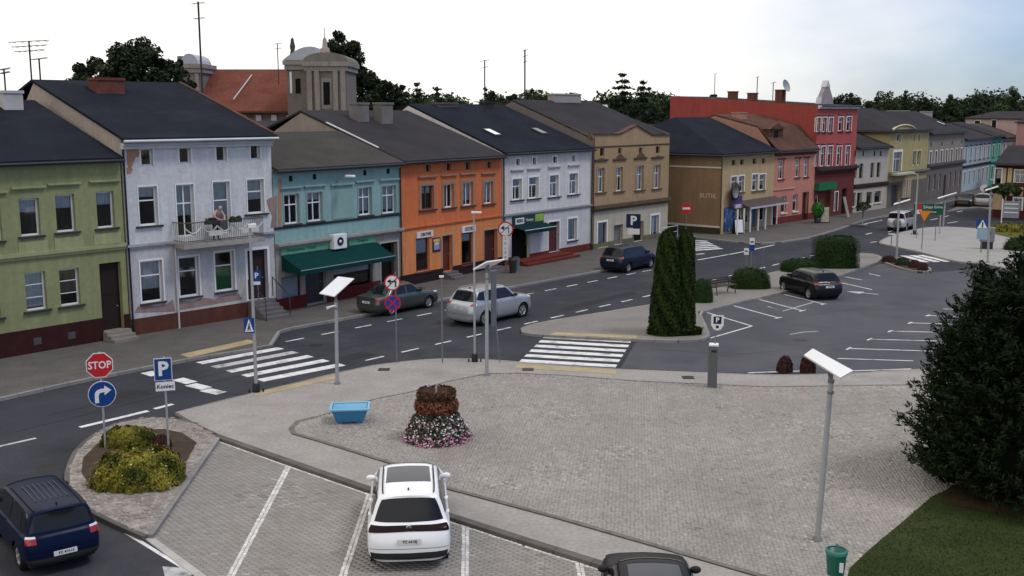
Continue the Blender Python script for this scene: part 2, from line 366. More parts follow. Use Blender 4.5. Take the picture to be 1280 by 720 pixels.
for a, b in BL:
    p, q = G(*a, 0), G(*b, 0); t = (q-p).normalized(); s = Vector((-t.y, t.x, 0)); BAYDIR.append(t)
    pol = [p-s*.115, p+s*.115, q+s*.115, q-s*.115]
    sett_line(p, q, 2, .085, ROAD)
for a_, b_ in zip(LOWK, LOWK[1:]):
    p, q = G(*a_, KZ), G(*b_, KZ); p.z = q.z = 0; t = (q-p).normalized(); s = Vector((-t.y, t.x, 0)); sett_line(p-s*.275, q-s*.275, 1, .075, ROAD)
kerb(ROAD, [(188,668),(262,722),(300,750)], M_('pale_kerb', (.38, .37, .35), .85, var=.2, scale=2, rand=.1), .2, .03)
band('edge_line', [(96,630),(140,655),(200,692),(250,722)], .1, .006, paint, ROAD)
flat('car_park_surface', [(795,428),(886,425),(884,419),(873,391),(985,364),(1075,336),(1107,329),(1163,341),(1240,334),(1330,346),(1330,453),(1140,461),(1010,467),(900,465.5),(776,460)], .002, M_('car_park_asphalt', (.078, .080, .090), .88, var=.2, scale=.3, fine=.2, fscale=18, bump=.25, bscale=60, stain=(.10, .098, .105), stain_amt=.6, stain_scale=.25), ROAD)
# ---- round island on the left
ISL = [(270,546),(245,530),(215,523),(180,522),(150,528),(118,543),(98,562),(88,583),(86,600),(93,616),(107,631),(140,649),(184,668)]
mb = MB(); mb.prism(P2(ISL, KZ), -.02, KZ); ISLAND = struct('planted_island', mb, slab_mat)
isl_w = [tuple(G(*p, KZ)[:2]) for p in ISL]
kerb(ISLAND, ISL[1:], kerb_dark, .14); kerb(ISLAND, [(184,668),(270,546)], kerb_mat, .14)
BED = [(246,553),(228,541),(205,536),(175,537),(145,545),(120,556),(104,572),(102,590),(112,606),(140,614),(180,614),(213,598),(232,578)]
bed_w = [tuple(G(*p, KZ)[:2]) for p in BED]
stones('cobbles', isl_w, .19, .19, radians(35), KZ+.02, M_('island_cobbles', (.23, .20, .18), .8, var=.15, scale=1, attr='rnd', attr_amt=.45, stain=(.42, .39, .36), stain_amt=.6, stain_scale=1.6), ISLAND, gap=.03, jit=.8, zj=.012, holes=[bed_w])
flat('flower_bed', BED, KZ+.03, soil, ISLAND)
# ---- bus stop island between street and car park
BUS = [(652,411.5),(657,408),(672,404),(700,399),(760,389.5),(813,381),(860,369),(900,357),(940,347),(985,336),(1030,324),(1072,316),(1092,317),(1100,321),(1096,326),(1075,334),(1040,345.5),(985,362),(925,376),(872,389.5),(882,412),(884,419),(878,423),(845,424.5),(805,423.5),(720,420),(668,417),(656,415)]
mb = MB(); mb.prism(P2(BUS, KZ), -.02, KZ); BUSI = struct('bus_stop_island', mb, M_('island_slabs', (.20, .187, .172), .85, var=.14, scale=.8, fine=.15, fscale=9))
kerb(BUSI, BUS[::-1]+[BUS[-1]], kerb_mat, .14)
flat('tactile_strip', [(686,418.3),(795,423),(797,419.5),(694,415)], KZ+.006, tact, BUSI)
# ---- small planted tip and the big light island at the far right
TIP = [(1106,322),(1120,321),(1140,327),(1160,334),(1163,338.5),(1150,339.5),(1125,334),(1107,327)]
mb = MB(); mb.prism(P2(TIP, KZ), -.02, KZ); TIPI = struct('planted_tip', mb, soil); kerb(TIPI, TIP[::-1]+[TIP[-1]], kerb_mat, .14)
FAR = [(1100,302),(1110,296.7),(1128,290),(1155,284.5),(1180,283),(1220,285),(1245,292),(1290,300),(1330,330),(1290,341),(1247,332.5),(1230,329),(1197,326.5),(1147,313.5),(1104,304.5)]
mb = MB(); mb.prism(P2(FAR, KZ), -.02, KZ); FARI = struct('traffic_island', mb, light_walk); kerb(FARI, FAR[::-1]+[FAR[-1]], kerb_mat, .14)
# ---- pavement along the houses
W1 = [(-120,526),(0,497.5),(100,475),(175,460),(248,446),(339,432),(352,411.5),(400,403),(447,394.4),(543,375.5),(637,358.5),(690,349),(745,339),(790,331),(822,324),(836,316),(838,306)]
b1 = [G(*p) + NB*.8 for p in ((834,297),(738,314.5),(627,335.5),(502,361.5),(346,393),(165,422.7),(-120,473))]
pts = P2(W1, KZ) + [tuple(p[:2]) for p in b1]
mb = MB(); mb.prism(pts, -.02, KZ); PAVE = struct('pavement', mb, walk_mat); kerb(PAVE, W1[::-1], kerb_mat, .15)
flat('tactile_strip', [(225,443),(310,424.5),(322,427.5),(236,447)], KZ+.006, tact, PAVE)
W2 = [(858,293),(868,296),(900,299.5),(925,302.5),(950,303.7),(973,302.5),(1015,296),(1050,285.5),(1080,275),(1110,268.5),(1150,259.5),(1195,249),(1232,240)]
b2 = [G(*p) + NB*.8 for p in ((1236,231),(1200,241),(1155,252),(1107,261),(1064,267.5),(1015,275),(963,283.5),(899,295))] + [G(850,290)]
mb = MB(); mb.prism(P2(W2, KZ) + [tuple(p[:2]) for p in b2], -.02, KZ); PAVE2 = struct('pavement', mb, walk_mat); kerb(PAVE2, W2[::-1], kerb_mat, .15)
# far corner with the half-timbered house
W3 = [(1185,263.5),(1200,261),(1225,259),(1240,262),(1290,268),(1400,276),(1400,250),(1290,246),(1215,249)]
mb = MB(); mb.prism(P2(W3, KZ), -.02, KZ); PAVE3 = struct('pavement', mb, M_('reddish_pavers', (.17, .125, .11), .85, var=.15, scale=1)); kerb(PAVE3, W3[:6][::-1], kerb_mat, .15)
# ---- lawn at the right
lawn = MB(); lw = [tuple(G(*p, KZ)[:2]) for p in GRASS]
lawn.prism(lw, KZ-.05, KZ+.035); LAWN = struct('lawn', lawn, grassm)
flat('soil_patch', [(1172,622),(1190,606),(1260,600),(1330,610),(1330,645),(1240,640),(1195,632)], KZ+.045, brown_strip, LAWN)
VERGE = [(1238,291),(1262,285),(1330,283),(1330,300),(1285,303),(1262,297)]
mb = MB(); mb.prism(P2(VERGE, KZ), -.02, KZ+.04); struct('verge', mb, M_('dry_grass', (.085, .08, .02), .95, var=.3, scale=1, bump=.5))
# ---- road markings
def stripe(a, b, w, z=.005, mat=paint, name='road_marking', px=True):
    p, q = (G(*a, z), G(*b, z)) if px else (Vector(a), Vector(b)); t = (q-p).normalized(); s = Vector((-t.y, t.x, 0))*w/2
    mb = MB(); mb.poly([p-s, q-s, q+s, p+s]); return obj(name, mb, mat, ROAD)
def zebra(l0, l1, r0, r1, n, w=.5, mats=None):
    A0, A1, B0, B1 = (G(*p, .005) for p in (l0, l1, r0, r1))
    for i in range(n):
        f = i/(n-1); stripe(A0.lerp(A1, f), B0.lerp(B1, f), w, px=False, name='crossing_stripe', mat=(mats or {}).get(i, paint))
zebra((249,454),(325,475.5),(351,435),(428,455.5),5,.5,{1: paint_worn})
zebra((680,421),(650.5,450.5),(789,427),(770.5,457.5),6,.5)
zebra((869,300.5),(866,313),(884,301.5),(902,310.5),6,.5)
zebra((1129,319.5),(1160,318.3),(1158,327.7),(1199,326.7),4,.5)
def dashes(p0, p1, step, ln, w=.12, s0=0):
    a, b = G(*p0, .005), G(*p1, .005); T = (b-a).length; t = (b-a)/T; s = s0
    while s < T: stripe(a+t*s, a+t*min(s+ln, T), w, px=False, name='lane_dash'); s += step
dashes((457,450.5),(813,369),2.0,1.0)
dashes((813,369),(1060,308.5),2.0,1.0,s0=1)
dashes((357,427),(803,339.5),2.0,1.0)
dashes((803,339.5),(850,331),2.0,1.0)
stripe((872,325),(925,315.5),.16); stripe((925,315.5),(968,306),.16); stripe((870,318),(880,317),.3)
for a, b in (((183,465),(196,469)),((222,473.5),(240,478.5)),((238,480.5),(259,485.5)),((256,487),(277,491.5))): stripe(a, b, .5)
stripe((100,534),(185,513.5),.22, mat=paint); stripe((193,511),(216,505),.2); stripe((-10,560),(45,547.5),.15, mat=paint_worn)
for a, b in (((880,389.5),(940,407.5)),((940,407.5),(888,422.5)),((913,381),(973,397.3)),((943,372.7),(1003,388.3)),((980,368),(1030,380)),((874,391.5),(985,363.5))): stripe(a, b, .1)
for a, b in (((968,398.2),(977,396.4)),((999,389.2),(1007,387.4)),((1026,380.8),(1033,379.4))): stripe(a, b, .1, z=.009)
for a, b in (((1088,424),(1186,426.5)),((1061,435.5),(1186,439.5)),((1113,413.8),(1186,415.5)),((1137,403.5),(1190,405)),((1159,394.3),(1195,395.6)),((1179,386),(1200,387)),((1047,448),(1142,451)),((1067,463.6),(1139,461)),((935,466),(1004,463.5)),((1056,346),(1078,350)),((1050,353),(1090,362)),((1086,342),(1100,345))): stripe(a, b, .1)
for a, b in (((1084,425.3),(1090,422.6)),((1058,437),(1064,433.9)),((1110,415),(1116,412.5)),((1135,404.6),(1140,402.5)),((1157,395.2),(1162,393.4))): stripe(a, b, .1, z=.009)
def arrow(a, b, w=.15, hw=.45, mat=paint_worn):
    p, q = G(*a, .005), G(*b, .005); t = (q-p).normalized(); s = Vector((-t.y, t.x, 0)); h = q-t*.9
    mb = MB(); mb.poly([p-s*w/2, h-s*w/2, h-s*hw, q, h+s*hw, h+s*w/2, p+s*w/2]); obj('arrow_marking', mb, mat, ROAD)
arrow((1098,368),(1058,364)); arrow((235,722),(203,708), .2, .5)
for a, b, c in (((987,418),(1005,415),(1023,414)), ((960,383),(978,389),(1016,378))):
    band('scuff_line', [a, b, c], .1, .007, paint_worn, ROAD)
for a, b in (((1095,273),(1110,270)),((1107,300),(1113,298.7)),((1088,303),(1096,302)),((1110,290),(1140,282)),((1080,280),(1103,275)),((1163,275),(1172,273)),((1180,271),(1186,269.5)),((1196,265),(1203,263.5)),((1082,293),(1090,291)),((1184,279),(1197,277))): stripe(a, b, .15)
# patched tarmac
patchm = M_('tarmac_patch', (.034, .034, .038), .9, var=.15, scale=1, fine=.2, fscale=18, bump=.25, bscale=60)
for pl in ([(420,447),(455,439),(470,444),(432,452)], [(110,500),(170,486),(190,492),(128,508)], [(700,385),(790,364),(798,367),(708,389)]):
    flat('tarmac_patch', pl, .003, patchm, ROAD)

# tar seams, manholes and gullies
seam = M_('tar_seam', (.016, .016, .017), .6, var=.2, scale=4)
def wob(a, b, n, amp, seed):
    r = random.Random(seed); A, B = G(*a, .0045), G(*b, .0045); t = (B-A).normalized(); s = Vector((-t.y, t.x, 0)); o = 0; out = []
    for i in range(n+1): o = o*.7 + r.uniform(-amp, amp); out.append(A.lerp(B, i/n)+s*o)
    return out
for i, (a, b_) in enumerate((((20,540),(455,431)), ((455,431),(800,356)), ((60,520),(330,452)), ((905,445),(1160,418)), ((820,437),(1150,452)), ((1010,395),(1170,372)), ((680,372),(820,343)), ((940,330),(1060,300)))):
    band('tar_seam', wob(a, b_, 26, .06, i), .035, 0, seam, ROAD, px=False)
iron_cover = M_('iron_cover', (.030, .028, .027), .55, var=.2, scale=12, metal=.4)
for px, py in ((395,432), (700,378), (60,585), (1000,425), (560,408)):
    p = G(px, py, 0); mb = MB(); mb.lathe([(0, .012), (.27, .012), (.29, .008), (.32, .006), (.34, .002)], 24, (p.x, p.y, 0)); obj('manhole_cover', mb, iron_cover, ROAD)
for px, py in ((480,462), (660,462), (860,472)):
    p = G(px, py, KZ); mb = MB(); mb.box(p.x-.22, p.y-.22, KZ+.002, p.x+.22, p.y+.22, KZ+.012); o = obj('drain_grate', mb, iron_cover, SQ)
# ================================================================== houses
roof_felt = M_('roofing_felt', (.016, .019, .027), .9, spec=.03, var=.22, scale=.5, fine=.12, fscale=10, stain=(.030, .031, .037), stain_amt=.6, stain_scale=.35, bump=.15)
roof_brown = M_('brown_felt', (.056, .051, .048), .9, spec=.03, var=.2, scale=.5, fine=.12, fscale=10, stain=(.072, .066, .061), stain_amt=.5, stain_scale=.3, bump=.15)
roof_slate = M_('weathered_felt', (.037, .035, .039), .9, spec=.03, var=.2, scale=.4, fine=.12, fscale=10, stain=(.05, .046, .046), stain_amt=.55, stain_scale=.3, bump=.15)
tile_red = M_('red_roof_tile', (.135, .046, .032), .8, var=.25, scale=.5, fine=.25, fscale=5, stain=(.10, .045, .035), stain_amt=.7, stain_scale=.25, bump=.4, bscale=12)
tile_old = M_('old_brown_tile', (.085, .045, .034), .85, var=.3, scale=.8, fine=.25, fscale=6, stain=(.16, .07, .045), stain_amt=.6, stain_scale=.5, bump=.4, bscale=14)
brick = M_('red_brick', (.13, .05, .038), .9, var=.25, scale=2, fine=.2, fscale=12, bump=.3, bscale=20)
metal_grey = M_('galvanised', (.34, .35, .36), .45, var=.1, scale=3, metal=.6)
zinc = M_('zinc_flashing', (.50, .51, .53), .5, var=.1, metal=.2)
dark_metal = M_('dark_metal', (.025, .026, .03), .5, var=.1)
black = M_('black_paint', (.012, .012, .013), .5, var=.1)
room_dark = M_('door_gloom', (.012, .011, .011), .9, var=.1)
curtain_m = M_('net_curtain', (.62, .62, .60), .9, var=.12, scale=6)
wood_door = M_('brown_door', (.075, .028, .020), .55, var=.2, scale=3)
def stucco(name, col, stain=None, amt=.5, ss=.5, var=.10): return M_(name, col, .9, var=var, scale=.7, fine=.10, fscale=5, bump=.12, bscale=45, streak=.10, stain=stain, stain_amt=amt if stain else 0, stain_scale=ss)
HOUSES = []
class House:
    def __init__(h, name, label, pl, pr, H, D, cat='house', z0=0.0):
        a, b = G(*pl), G(*pr); h.O = a; d = b-a; h.W = hypot(d.x, d.y); h.ang = atan2(d.y, d.x); h.H = H; h.D = D
        h.ex = Vector((cos(h.ang), sin(h.ang), 0)); h.ey = Vector((-h.ex.y, h.ex.x, 0))
        h.root = thing(name, label, cat, a, h.ang); h.holes = []; h.todo = []; HOUSES.append(h)
    def hit(h, px, py, off=0.0):
        d = ray(px, py); c = Vector((0, 0, CAMH)); p0 = h.O + h.ey*off
        t = (p0-c).dot(h.ey)/d.dot(h.ey); q = c + d*t; return (q-h.O).dot(h.ex), q.z
    def side(h, px, py, s):
        d = ray(px, py); c = Vector((0, 0, CAMH)); p0 = h.O + h.ex*s
        t = (p0-c).dot(h.ex)/d.dot(h.ex); q = c + d*t; return (q-h.O).dot(h.ey), q.z
    def rect(h, r, off=0.0):
        x0, y0, x1, y1 = r; xm, ym = (x0+x1)/2, (y0+y1)/2
        return h.hit(x0, ym, off)[0], h.hit(xm, y1, off)[1], h.hit(x1, ym, off)[0], h.hit(xm, y0, off)[1]
    def part(h, name, mb, mat, parent=None): return obj(name, mb, mat, parent or h.root)
    def box(h, name, x0, y0, z0, x1, y1, z1, mat, parent=None, bev=0):
        mb = MB(); (mb.bbox(x0, y0, z0, x1, y1, z1, bev) if bev else mb.box(x0, y0, z0, x1, y1, z1)); return h.part(name, mb, mat, parent)
    def win(h, r, style='cross', frame=None, sill=None, trim=None, curtain=None, px=True, tw=.09, depth=.16, lintel=None, arch=False, label=None, panes=None, sw=.10):
        q = h.rect(r) if px else r; h.holes.append(q); h.todo.append((q, style, frame or WHITE, sill, trim, curtain, tw, depth, lintel, arch, label, sw))
    def door(h, r, mat=None, frame=None, px=True, z0=.14, depth=.25, name='door', open_=False, fw=.08):
        q = h.rect(r) if px else r; q = (q[0], z0, q[2], q[3]); h.holes.append(q)
        mb = MB(); mb.box(q[0]+.001, depth, z0+.002, q[2]-.001, depth+.06, q[3]-.001)
        w = q[2]-q[0]; n = 2 if w > 1.3 else 1
        for i in range(n):
            for (za, zb) in ((.12, .45), (.52, .88)):
                xa = q[0] + w*(i+.15)/n; xb = q[0] + w*(i+.85)/n; mb.box(xa, depth-.015, z0+(q[3]-z0)*za, xb, depth-.002, z0+(q[3]-z0)*zb)
        d = h.part(name, mb, mat or wood_door)
        if not open_: h.box('handle', q[2]-w*.12-.06, depth-.06, z0+1.0, q[2]-w*.12, depth-.016, z0+1.05, metal_grey, d)
        if frame:
            mb = MB(); mb.box(q[0]-fw, -.03, z0, q[0], .05, q[3]+fw); mb.box(q[2], -.03, z0, q[2]+fw, .05, q[3]+fw); mb.box(q[0], -.03, q[3], q[2], .05, q[3]+fw); h.part('door_frame', mb, frame, d)
        return d
    def _win(h, q, style, frame, sill, trim, curtain, tw, depth, lintel, arch, label, sw):
        x0, z0, x1, z1 = q; w, hh = x1-x0, z1-z0; fw = min(.075, w*.09); y0, y1 = depth, depth+.06
        mb = MB(); e = .002
        mb.box(x0+e, y0, z0+e, x0+fw, y1, z1-e); mb.box(x1-fw, y0, z0+e, x1-e, y1, z1-e); mb.box(x0+fw, y0, z0+e, x1-fw, y1, z0+fw); mb.box(x0+fw, y0, z1-fw, x1-fw, y1, z1-e)
        zt = z0 + hh*.64; m = fw*.75
        if style in ('cross', 'tee', 'twin', 'door'):
            xm = (x0+x1)/2
            if style == 'tee': mb.box(x0+fw, y0-.005, zt-m/2, x1-fw, y1, zt+m/2); mb.box(xm-m/2, y0, z0+fw, xm+m/2, y1, zt-m/2)
            elif style == 'twin': mb.box(xm-m/2, y0, z0+fw, xm+m/2, y1, z1-fw)
            else: mb.box(x0+fw, y0-.005, zt-m/2, x1-fw, y1, zt+m/2); mb.box(xm-m/2, y0, z0+fw, xm+m/2, y1, zt-m/2); mb.box(xm-m/2, y0, zt+m/2, xm+m/2, y1, z1-fw)
        elif style == 'top': mb.box(x0+fw, y0-.005, zt-m/2, x1-fw, y1, zt+m/2)
        elif style == 'bars':
            for k in (1, 2): zz = z0+hh*k/3; mb.box(x0+fw, y0-.002, zz-.015, x1-fw, y1-.01, zz+.015)
        o = h.part('window', mb, frame)
        if label: o['label'] = label
        mb = MB(); mb.poly([(x0+fw, y0+.03, z0+fw), (x1-fw, y0+.03, z0+fw), (x1-fw, y0+.03, z1-fw), (x0+fw, y0+.03, z1-fw)]); h.part('pane', mb, GLASS, o)
        if curtain is None: curtain = random.Random(int(x0*131+z0*977+h.O.x*37)).choice((0, .25, .45, .6, .95, .95)) if hh > .9 else 0
        if curtain:
            mb = MB(); n = 14; zb = z0 + fw + (hh-2*fw)*(1-curtain); pts = []
            for k in range(n+1): pts.append((x0+fw+.01+(w-2*fw-.02)*k/n, y0+.065+.015*sin(k*2.3)))
            for k in range(n): mb.poly([(pts[k][0], pts[k][1], zb), (pts[k+1][0], pts[k+1][1], zb), (pts[k+1][0], pts[k+1][1], z1-.02), (pts[k][0], pts[k][1], z1-.02)])
            h.part('curtain', mb, curtain_m, o)
        if sill is not None:
            mb = MB(); mb.box(x0-sw, -.09, z0-.09, x1+sw, y0-.004, z0-.004) if False else mb.box(x0-sw, -.11, z0-.085, x1+sw, -.003, z0-.003); h.part('sill', mb, sill, o)
        if trim is not None:
            mb = MB(); mb.box(x0-tw, -.035, z0, x0-.002, -.002, z1); mb.box(x1+.002, -.035, z0, x1+tw, -.002, z1); mb.box(x0-tw, -.036, z1, x1+tw, -.003, z1+tw); h.part('surround', mb, trim, o)
        if lintel is not None:
            dz, mat, ext = lintel; zz = z1 + dz
            mb = MB(); mb.box(x0-ext, -.13, zz, x1+ext, -.002, zz+.07); mb.box(x0-ext+.04, -.09, zz-.05, x1+ext-.04, -.002, zz-.001); h.part('lintel', mb, mat, o)
    def walls(h, bands, side_mat=None, gable=None, back=True, sideL=True, sideR=True, reveal=.24):
        """bands: (z0, z1, material, name) bottom to top"""
        for z0, z1, mat, nm in bands:
            mb = MB(); hs = [(max(a, 0.01), max(b, z0), min(c, h.W-.01), min(d, z1)) for a, b, c, d in h.holes if d > z0+.001 and b < z1-.001]
            X = sorted({0, h.W, *[q[0] for q in hs], *[q[2] for q in hs]}); Z = sorted({z0, z1, *[q[1] for q in hs], *[q[3] for q in hs]})
            for xa, xb in zip(X, X[1:]):
                for za, zb in zip(Z, Z[1:]):
                    xm, zm = (xa+xb)/2, (za+zb)/2
                    if any(q[0] < xm < q[2] and q[1] < zm < q[3] for q in hs): continue
                    mb.poly([(xa, 0, za), (xb, 0, za), (xb, 0, zb), (xa, 0, zb)])
            for a, b, c, d in hs:
                r = reveal
                mb.poly([(a, 0, b), (a, 0, d), (a, r, d), (a, r, b)]); mb.poly([(c, 0, d), (c, 0, b), (c, r, b), (c, r, d)])
                if b > z0: mb.poly([(a, 0, b), (a, r, b), (c, r, b), (c, 0, b)])
                if d < z1: mb.poly([(a, 0, d), (c, 0, d), (c, r, d), (a, r, d)])
            h.part(nm, mb, mat)
        sm = side_mat or bands[-1][2]; prof = gable or [(0, h.H), (h.D, h.H)]
        for s, use, fl in ((0, sideL, True), (h.W, sideR, False)):
            if not use: continue
            pts = [(s, 0, 0)] + [(s, y, z) for y, z in prof] + [(s, h.D, 0)]
            mb = MB(); mb.poly(pts if fl else pts[::-1]); h.part('side_wall', mb, sm)
        if back: mb = MB(); mb.poly([(0, h.D, 0), (0, h.D, prof[-1][1]), (h.W, h.D, prof[-1][1]), (h.W, h.D, 0)]); h.part('back_wall', mb, sm)
        for t in h.todo: h._win(*t)
    def gable_roof(h, yr, zr, mat, ov=.35, oL=.0, oR=.0, th=.13, zb=None, gutter=dark_metal, lift=.02, name='roof'):
        H = h.H; k = (zr-H)/yr; yb = h.D+.2; zb = zb if zb is not None else zr - (yb-yr)*k
        mb = MB(); f0 = (-ov, H-ov*k+lift); r = (yr, zr+lift); b = (yb, zb+lift)
        for (p, q) in ((f0, r), (r, b)):
            mb.slab([(-oL, p[0], p[1]), (h.W+oR, p[0], p[1]), (h.W+oR, q[0], q[1]), (-oL, q[0], q[1])], (0, 0, th))
        ro = h.part(name, mb, mat)
        if gutter:
            mb = MB(); z = f0[1]-.01; mb.tube([(-oL, -ov-.07, z), (h.W+oR, -ov-.07, z)], .065, 8); h.part('gutter', mb, gutter, ro)
            mb = MB(); mb.box(0, -ov+.02, H-.07-ov*k, h.W, -.001, H-ov*k-.002+lift); h.part('soffit', mb, M_('painted_soffit', (.10, .085, .08), .8), ro)
        return ro
    def cornice(h, z, hh, d, mat, x0=0, x1=None, name='cornice'):
        x1 = h.W if x1 is None else x1; mb = MB(); mb.box(x0, -d, z, x1, -.001, z+hh*.55); mb.box(x0, -d*.6, z-hh*.45, x1, -.0012, z-.001); return h.part(name, mb, mat)
    def plinth(h, z, mat, d=.06, gaps=()):
        X = [0]; 
        for a, b in sorted(gaps): X += [a, b]
        X.append(h.W)
        for a, b in zip(X[::2], X[1::2]):
            if b-a > .02: h.box('plinth', a+.002, -d, 0, b-.002, -.001, z, mat)
    def chimney(h, px0, px1, top_py, y, mat, d=.7, cap=None, pots=0):
        """y: depth of the stack's near face"""
        a, b = h.hit(px0, top_py, y)[0], h.hit(px1, top_py, y)[0]; z1 = h.hit((px0+px1)/2, top_py, y)[1]
        c = h.box('chimney', a, y, h.H-1.0, b, y+d, z1-.13, mat); h.box('chimney_cap', a-.05, y-.05, z1-.13, b+.05, y+d+.05, z1, cap or mat, c)
        for i in range(pots):
            mb = MB(); mb.lathe([(.10, 0), (.09, .28), (.07, .28), (.07, 0)], 8, (a+(b-a)*(i+.5)/pots, y+d/2, z1)); h.part('chimney_pot', mb, brick, c)
        return c
    def downpipe(h, s, z1, mat=metal_grey, z0=.1): mb = MB(); mb.tube([(s, -.09, z0), (s, -.09, z1)], .045, 8); return h.part('downpipe', mb, mat)
    def step(h, x0, x1, n, mat, rise=.17, run=.3, z0=.12):
        for i in range(n): h.box('step', x0-.0*(i), -run*(n-i), .05, x1, -.065-.001*i if i < n-1 else -.066, z0+rise*(i+1)-.001*(n-i), mat) if n else None
# ---------------------------------------------------------------- green house
GRN = stucco('olive_render', (.24, .25, .125), (.19, .20, .10), .4, .5)
GRN2 = stucco('olive_trim', (.29, .30, .16))
MAR = stucco('maroon_plinth', (.038, .013, .013), (.06, .03, .028), .5, 1.5)
h = House('green_house', 'olive green house with maroon plinth and dark brown doorway at the left edge', (-120, 473.2), (163, 423), 8.0, 11.5)
GY, GZ = h.side(42, 129, h.W-.05); print('green', GY, GZ)
zc = h.hit(150, 308)[1]; dk = M_('dark_sill', (.045, .042, .045), .7)
for r in ((25,248,50,295), (70,243,94,290), (121,239,143,285)): h.win(r, 'plain', sill=dk, lintel=(.42, GRN2, .3), curtain=.35, sw=.15)
h.win((-24,255,2,302), 'top', sill=dk, lintel=(.42, GRN2, .3)); h.win((-76,262,-50,310), 'top', sill=dk, lintel=(.42, GRN2, .3))
for r in ((32,340,58,388), (75,335.5,100,382), (-28,351,0,399)): h.win(r, 'bars', sill=dk, sw=.15)
q = h.rect((126,328,153,405)); h.door((126,328,153,405), M_('dark_brown_door', (.020, .010, .009), .6), z0=.5)
h.holes.append((q[0], .14, q[2], .5001))
for px, py in ((46,426), (88.7,419)):
    s, z = h.hit(px, py); h.box('vent', s-.17, -.075, z-.15, s+.17, -.061, z+.15, M_('vent_grille', (.07, .06, .065), .6))
zp = h.hit(60, 408)[1]
h.walls([(0, zc, GRN, 'lower_wall'), (zc, 8.0, GRN, 'upper_wall')], side_mat=GRN, gable=[(0, 8.0), (GY, GZ), (11.5, 8.0)])
h.plinth(zp, MAR, gaps=[(q[0]-.0, q[2]+.0)])
h.cornice(zc, .26, .16, GRN2)
for r in ((23,301,60,316), (68,296,104,312), (117,291,151,305)):
    a = h.rect(r); h.box('panel', a[0], -.03, a[1], a[2], -.001, a[3], GRN2)
h.gable_roof(GY, GZ, roof_felt, ov=.3, gutter=dark_metal)
for i, (a, b) in enumerate(((.32, .9), (.6, .6), (.9, .3))): h.box('step', q[0]-.05+.001*i, -b-.1, .05, q[2]+.12, .24, .12+.13*(i+1), M_('worn_stone', (.22, .19, .165), .85, var=.2, scale=2))
c = h.chimney(4, 28, 113, GY-1.4, M_('whitewashed_brick', (.42, .41, .40), .9, var=.15), d=.8)
GH = h
# ---------------------------------------------------------------- lavender house
LAV = stucco('lavender_render', (.53, .535, .545), (.58, .575, .58), .6, .8)
LAVL = stucco('lavender_render_low', (.45, .44, .445), (.36, .30, .28), .55, .55)
REDP = stucco('brown_red_plinth', (.085, .035, .027), (.14, .05, .03), .6, .6)
h = House('lavender_house', 'pale lavender three-storey house with balcony and person leaning on it', (165, 422.7), (346, 393), 8.85, 11.0)
y, z = h.side(45, 104, 0); y2, z2 = h.side(220, 106, h.W); yr = (y+y2)/2; zr = (z+z2)/2
for i, r in enumerate(((176,186,191,207), (224,184.5,238.5,204), (270,182,283,201.4), (313,181,325,199))): h.win(r, 'plain', trim=WHITE, tw=.06)
h.win((173.6,233,197,282), 'top', trim=WHITE, sill=dk, sw=.2, tw=.05); h.win((309,224,330,267), 'top', trim=WHITE, sill=dk, sw=.2, tw=.05, curtain=.6)
h.win((221,230.6,243,296), 'cross', trim=WHITE, tw=.05); h.win((267,227,288,292), 'top', trim=WHITE, tw=.05)
for r, c in (((176,325.5,203.6,378), .7), ((224,320.6,249,371), 0), ((269,314,293,364), .01)): h.win(r, 'top', sill=dk, trim=WHITE, tw=.07, curtain=c)
q = h.rect((310,312,335,388)); h.door((310,312,335,388), M_('dark_brown_door2', (.028, .016, .016), .6), WHITE, z0=.9, fw=.12)
h.holes.append((q[0], .14, q[2], .9001))
zc = h.hit(163, 309)[1]
h.walls([(0, zc, LAVL, 'lower_wall'), (zc, h.H, LAV, 'upper_wall')], side_mat=stucco('beige_gable', (.36, .30, .26), (.26, .22, .2), .5, .6), gable=[(0, h.H), (yr, zr), (h.D, h.H)])
h.plinth(h.hit(240, 388)[1], REDP, gaps=[(q[0], q[2])])
h.cornice(zc, .2, .14, stucco('lav_trim', (.36, .35, .37), (.2, .19, .19), .6, 1), 0, h.hit(219, 300)[0]); h.cornice(zc, .2, .14, MATS['lav_trim'], h.hit(318, 290)[0], None)
h.cornice(h.H-.34, .3, .25, M_('white_cornice', (.52, .53, .56), .7, var=.12), 0, None)
ro = h.gable_roof(yr, zr, roof_felt, ov=.45, oL=.1, oR=.1, gutter=zinc)
mb = MB(); mb.slab([(h.W-.02, -.45, h.H-.45*(zr-h.H)/yr+.155), (h.W+.16, -.45, h.H-.45*(zr-h.H)/yr+.155), (h.W+.16, yr, zr+.155), (h.W-.02, yr, zr+.155)], (0, 0, .05)); h.part('verge_tiles', mb, tile_old, ro)
c = h.chimney(121, 155, 97, yr-2.2, brick, d=.9); print('lav', yr, zr)
h.downpipe(h.hit(220, 350)[0], zc-.05, M_('pale_pipe', (.5, .48, .47), .6)); h.downpipe(.05, h.H-.4, black)
for i in range(5): h.box('step', q[0]-.1+.001*i, -.3*(5-i)-.15, .05, q[2]+.1, .24, .12+.155*(i+1), M_('grey_step', (.13, .12, .125), .85))
mb = MB(); 
for xx in (q[0]-.12, q[2]+.12):
    mb.tube([(xx, -1.6, .12), (xx, -1.6, 1.15), (xx, -.2, 1.95), (xx, -.2, 1.0)], .025, 6)
h.part('handrail', mb, dark_metal)
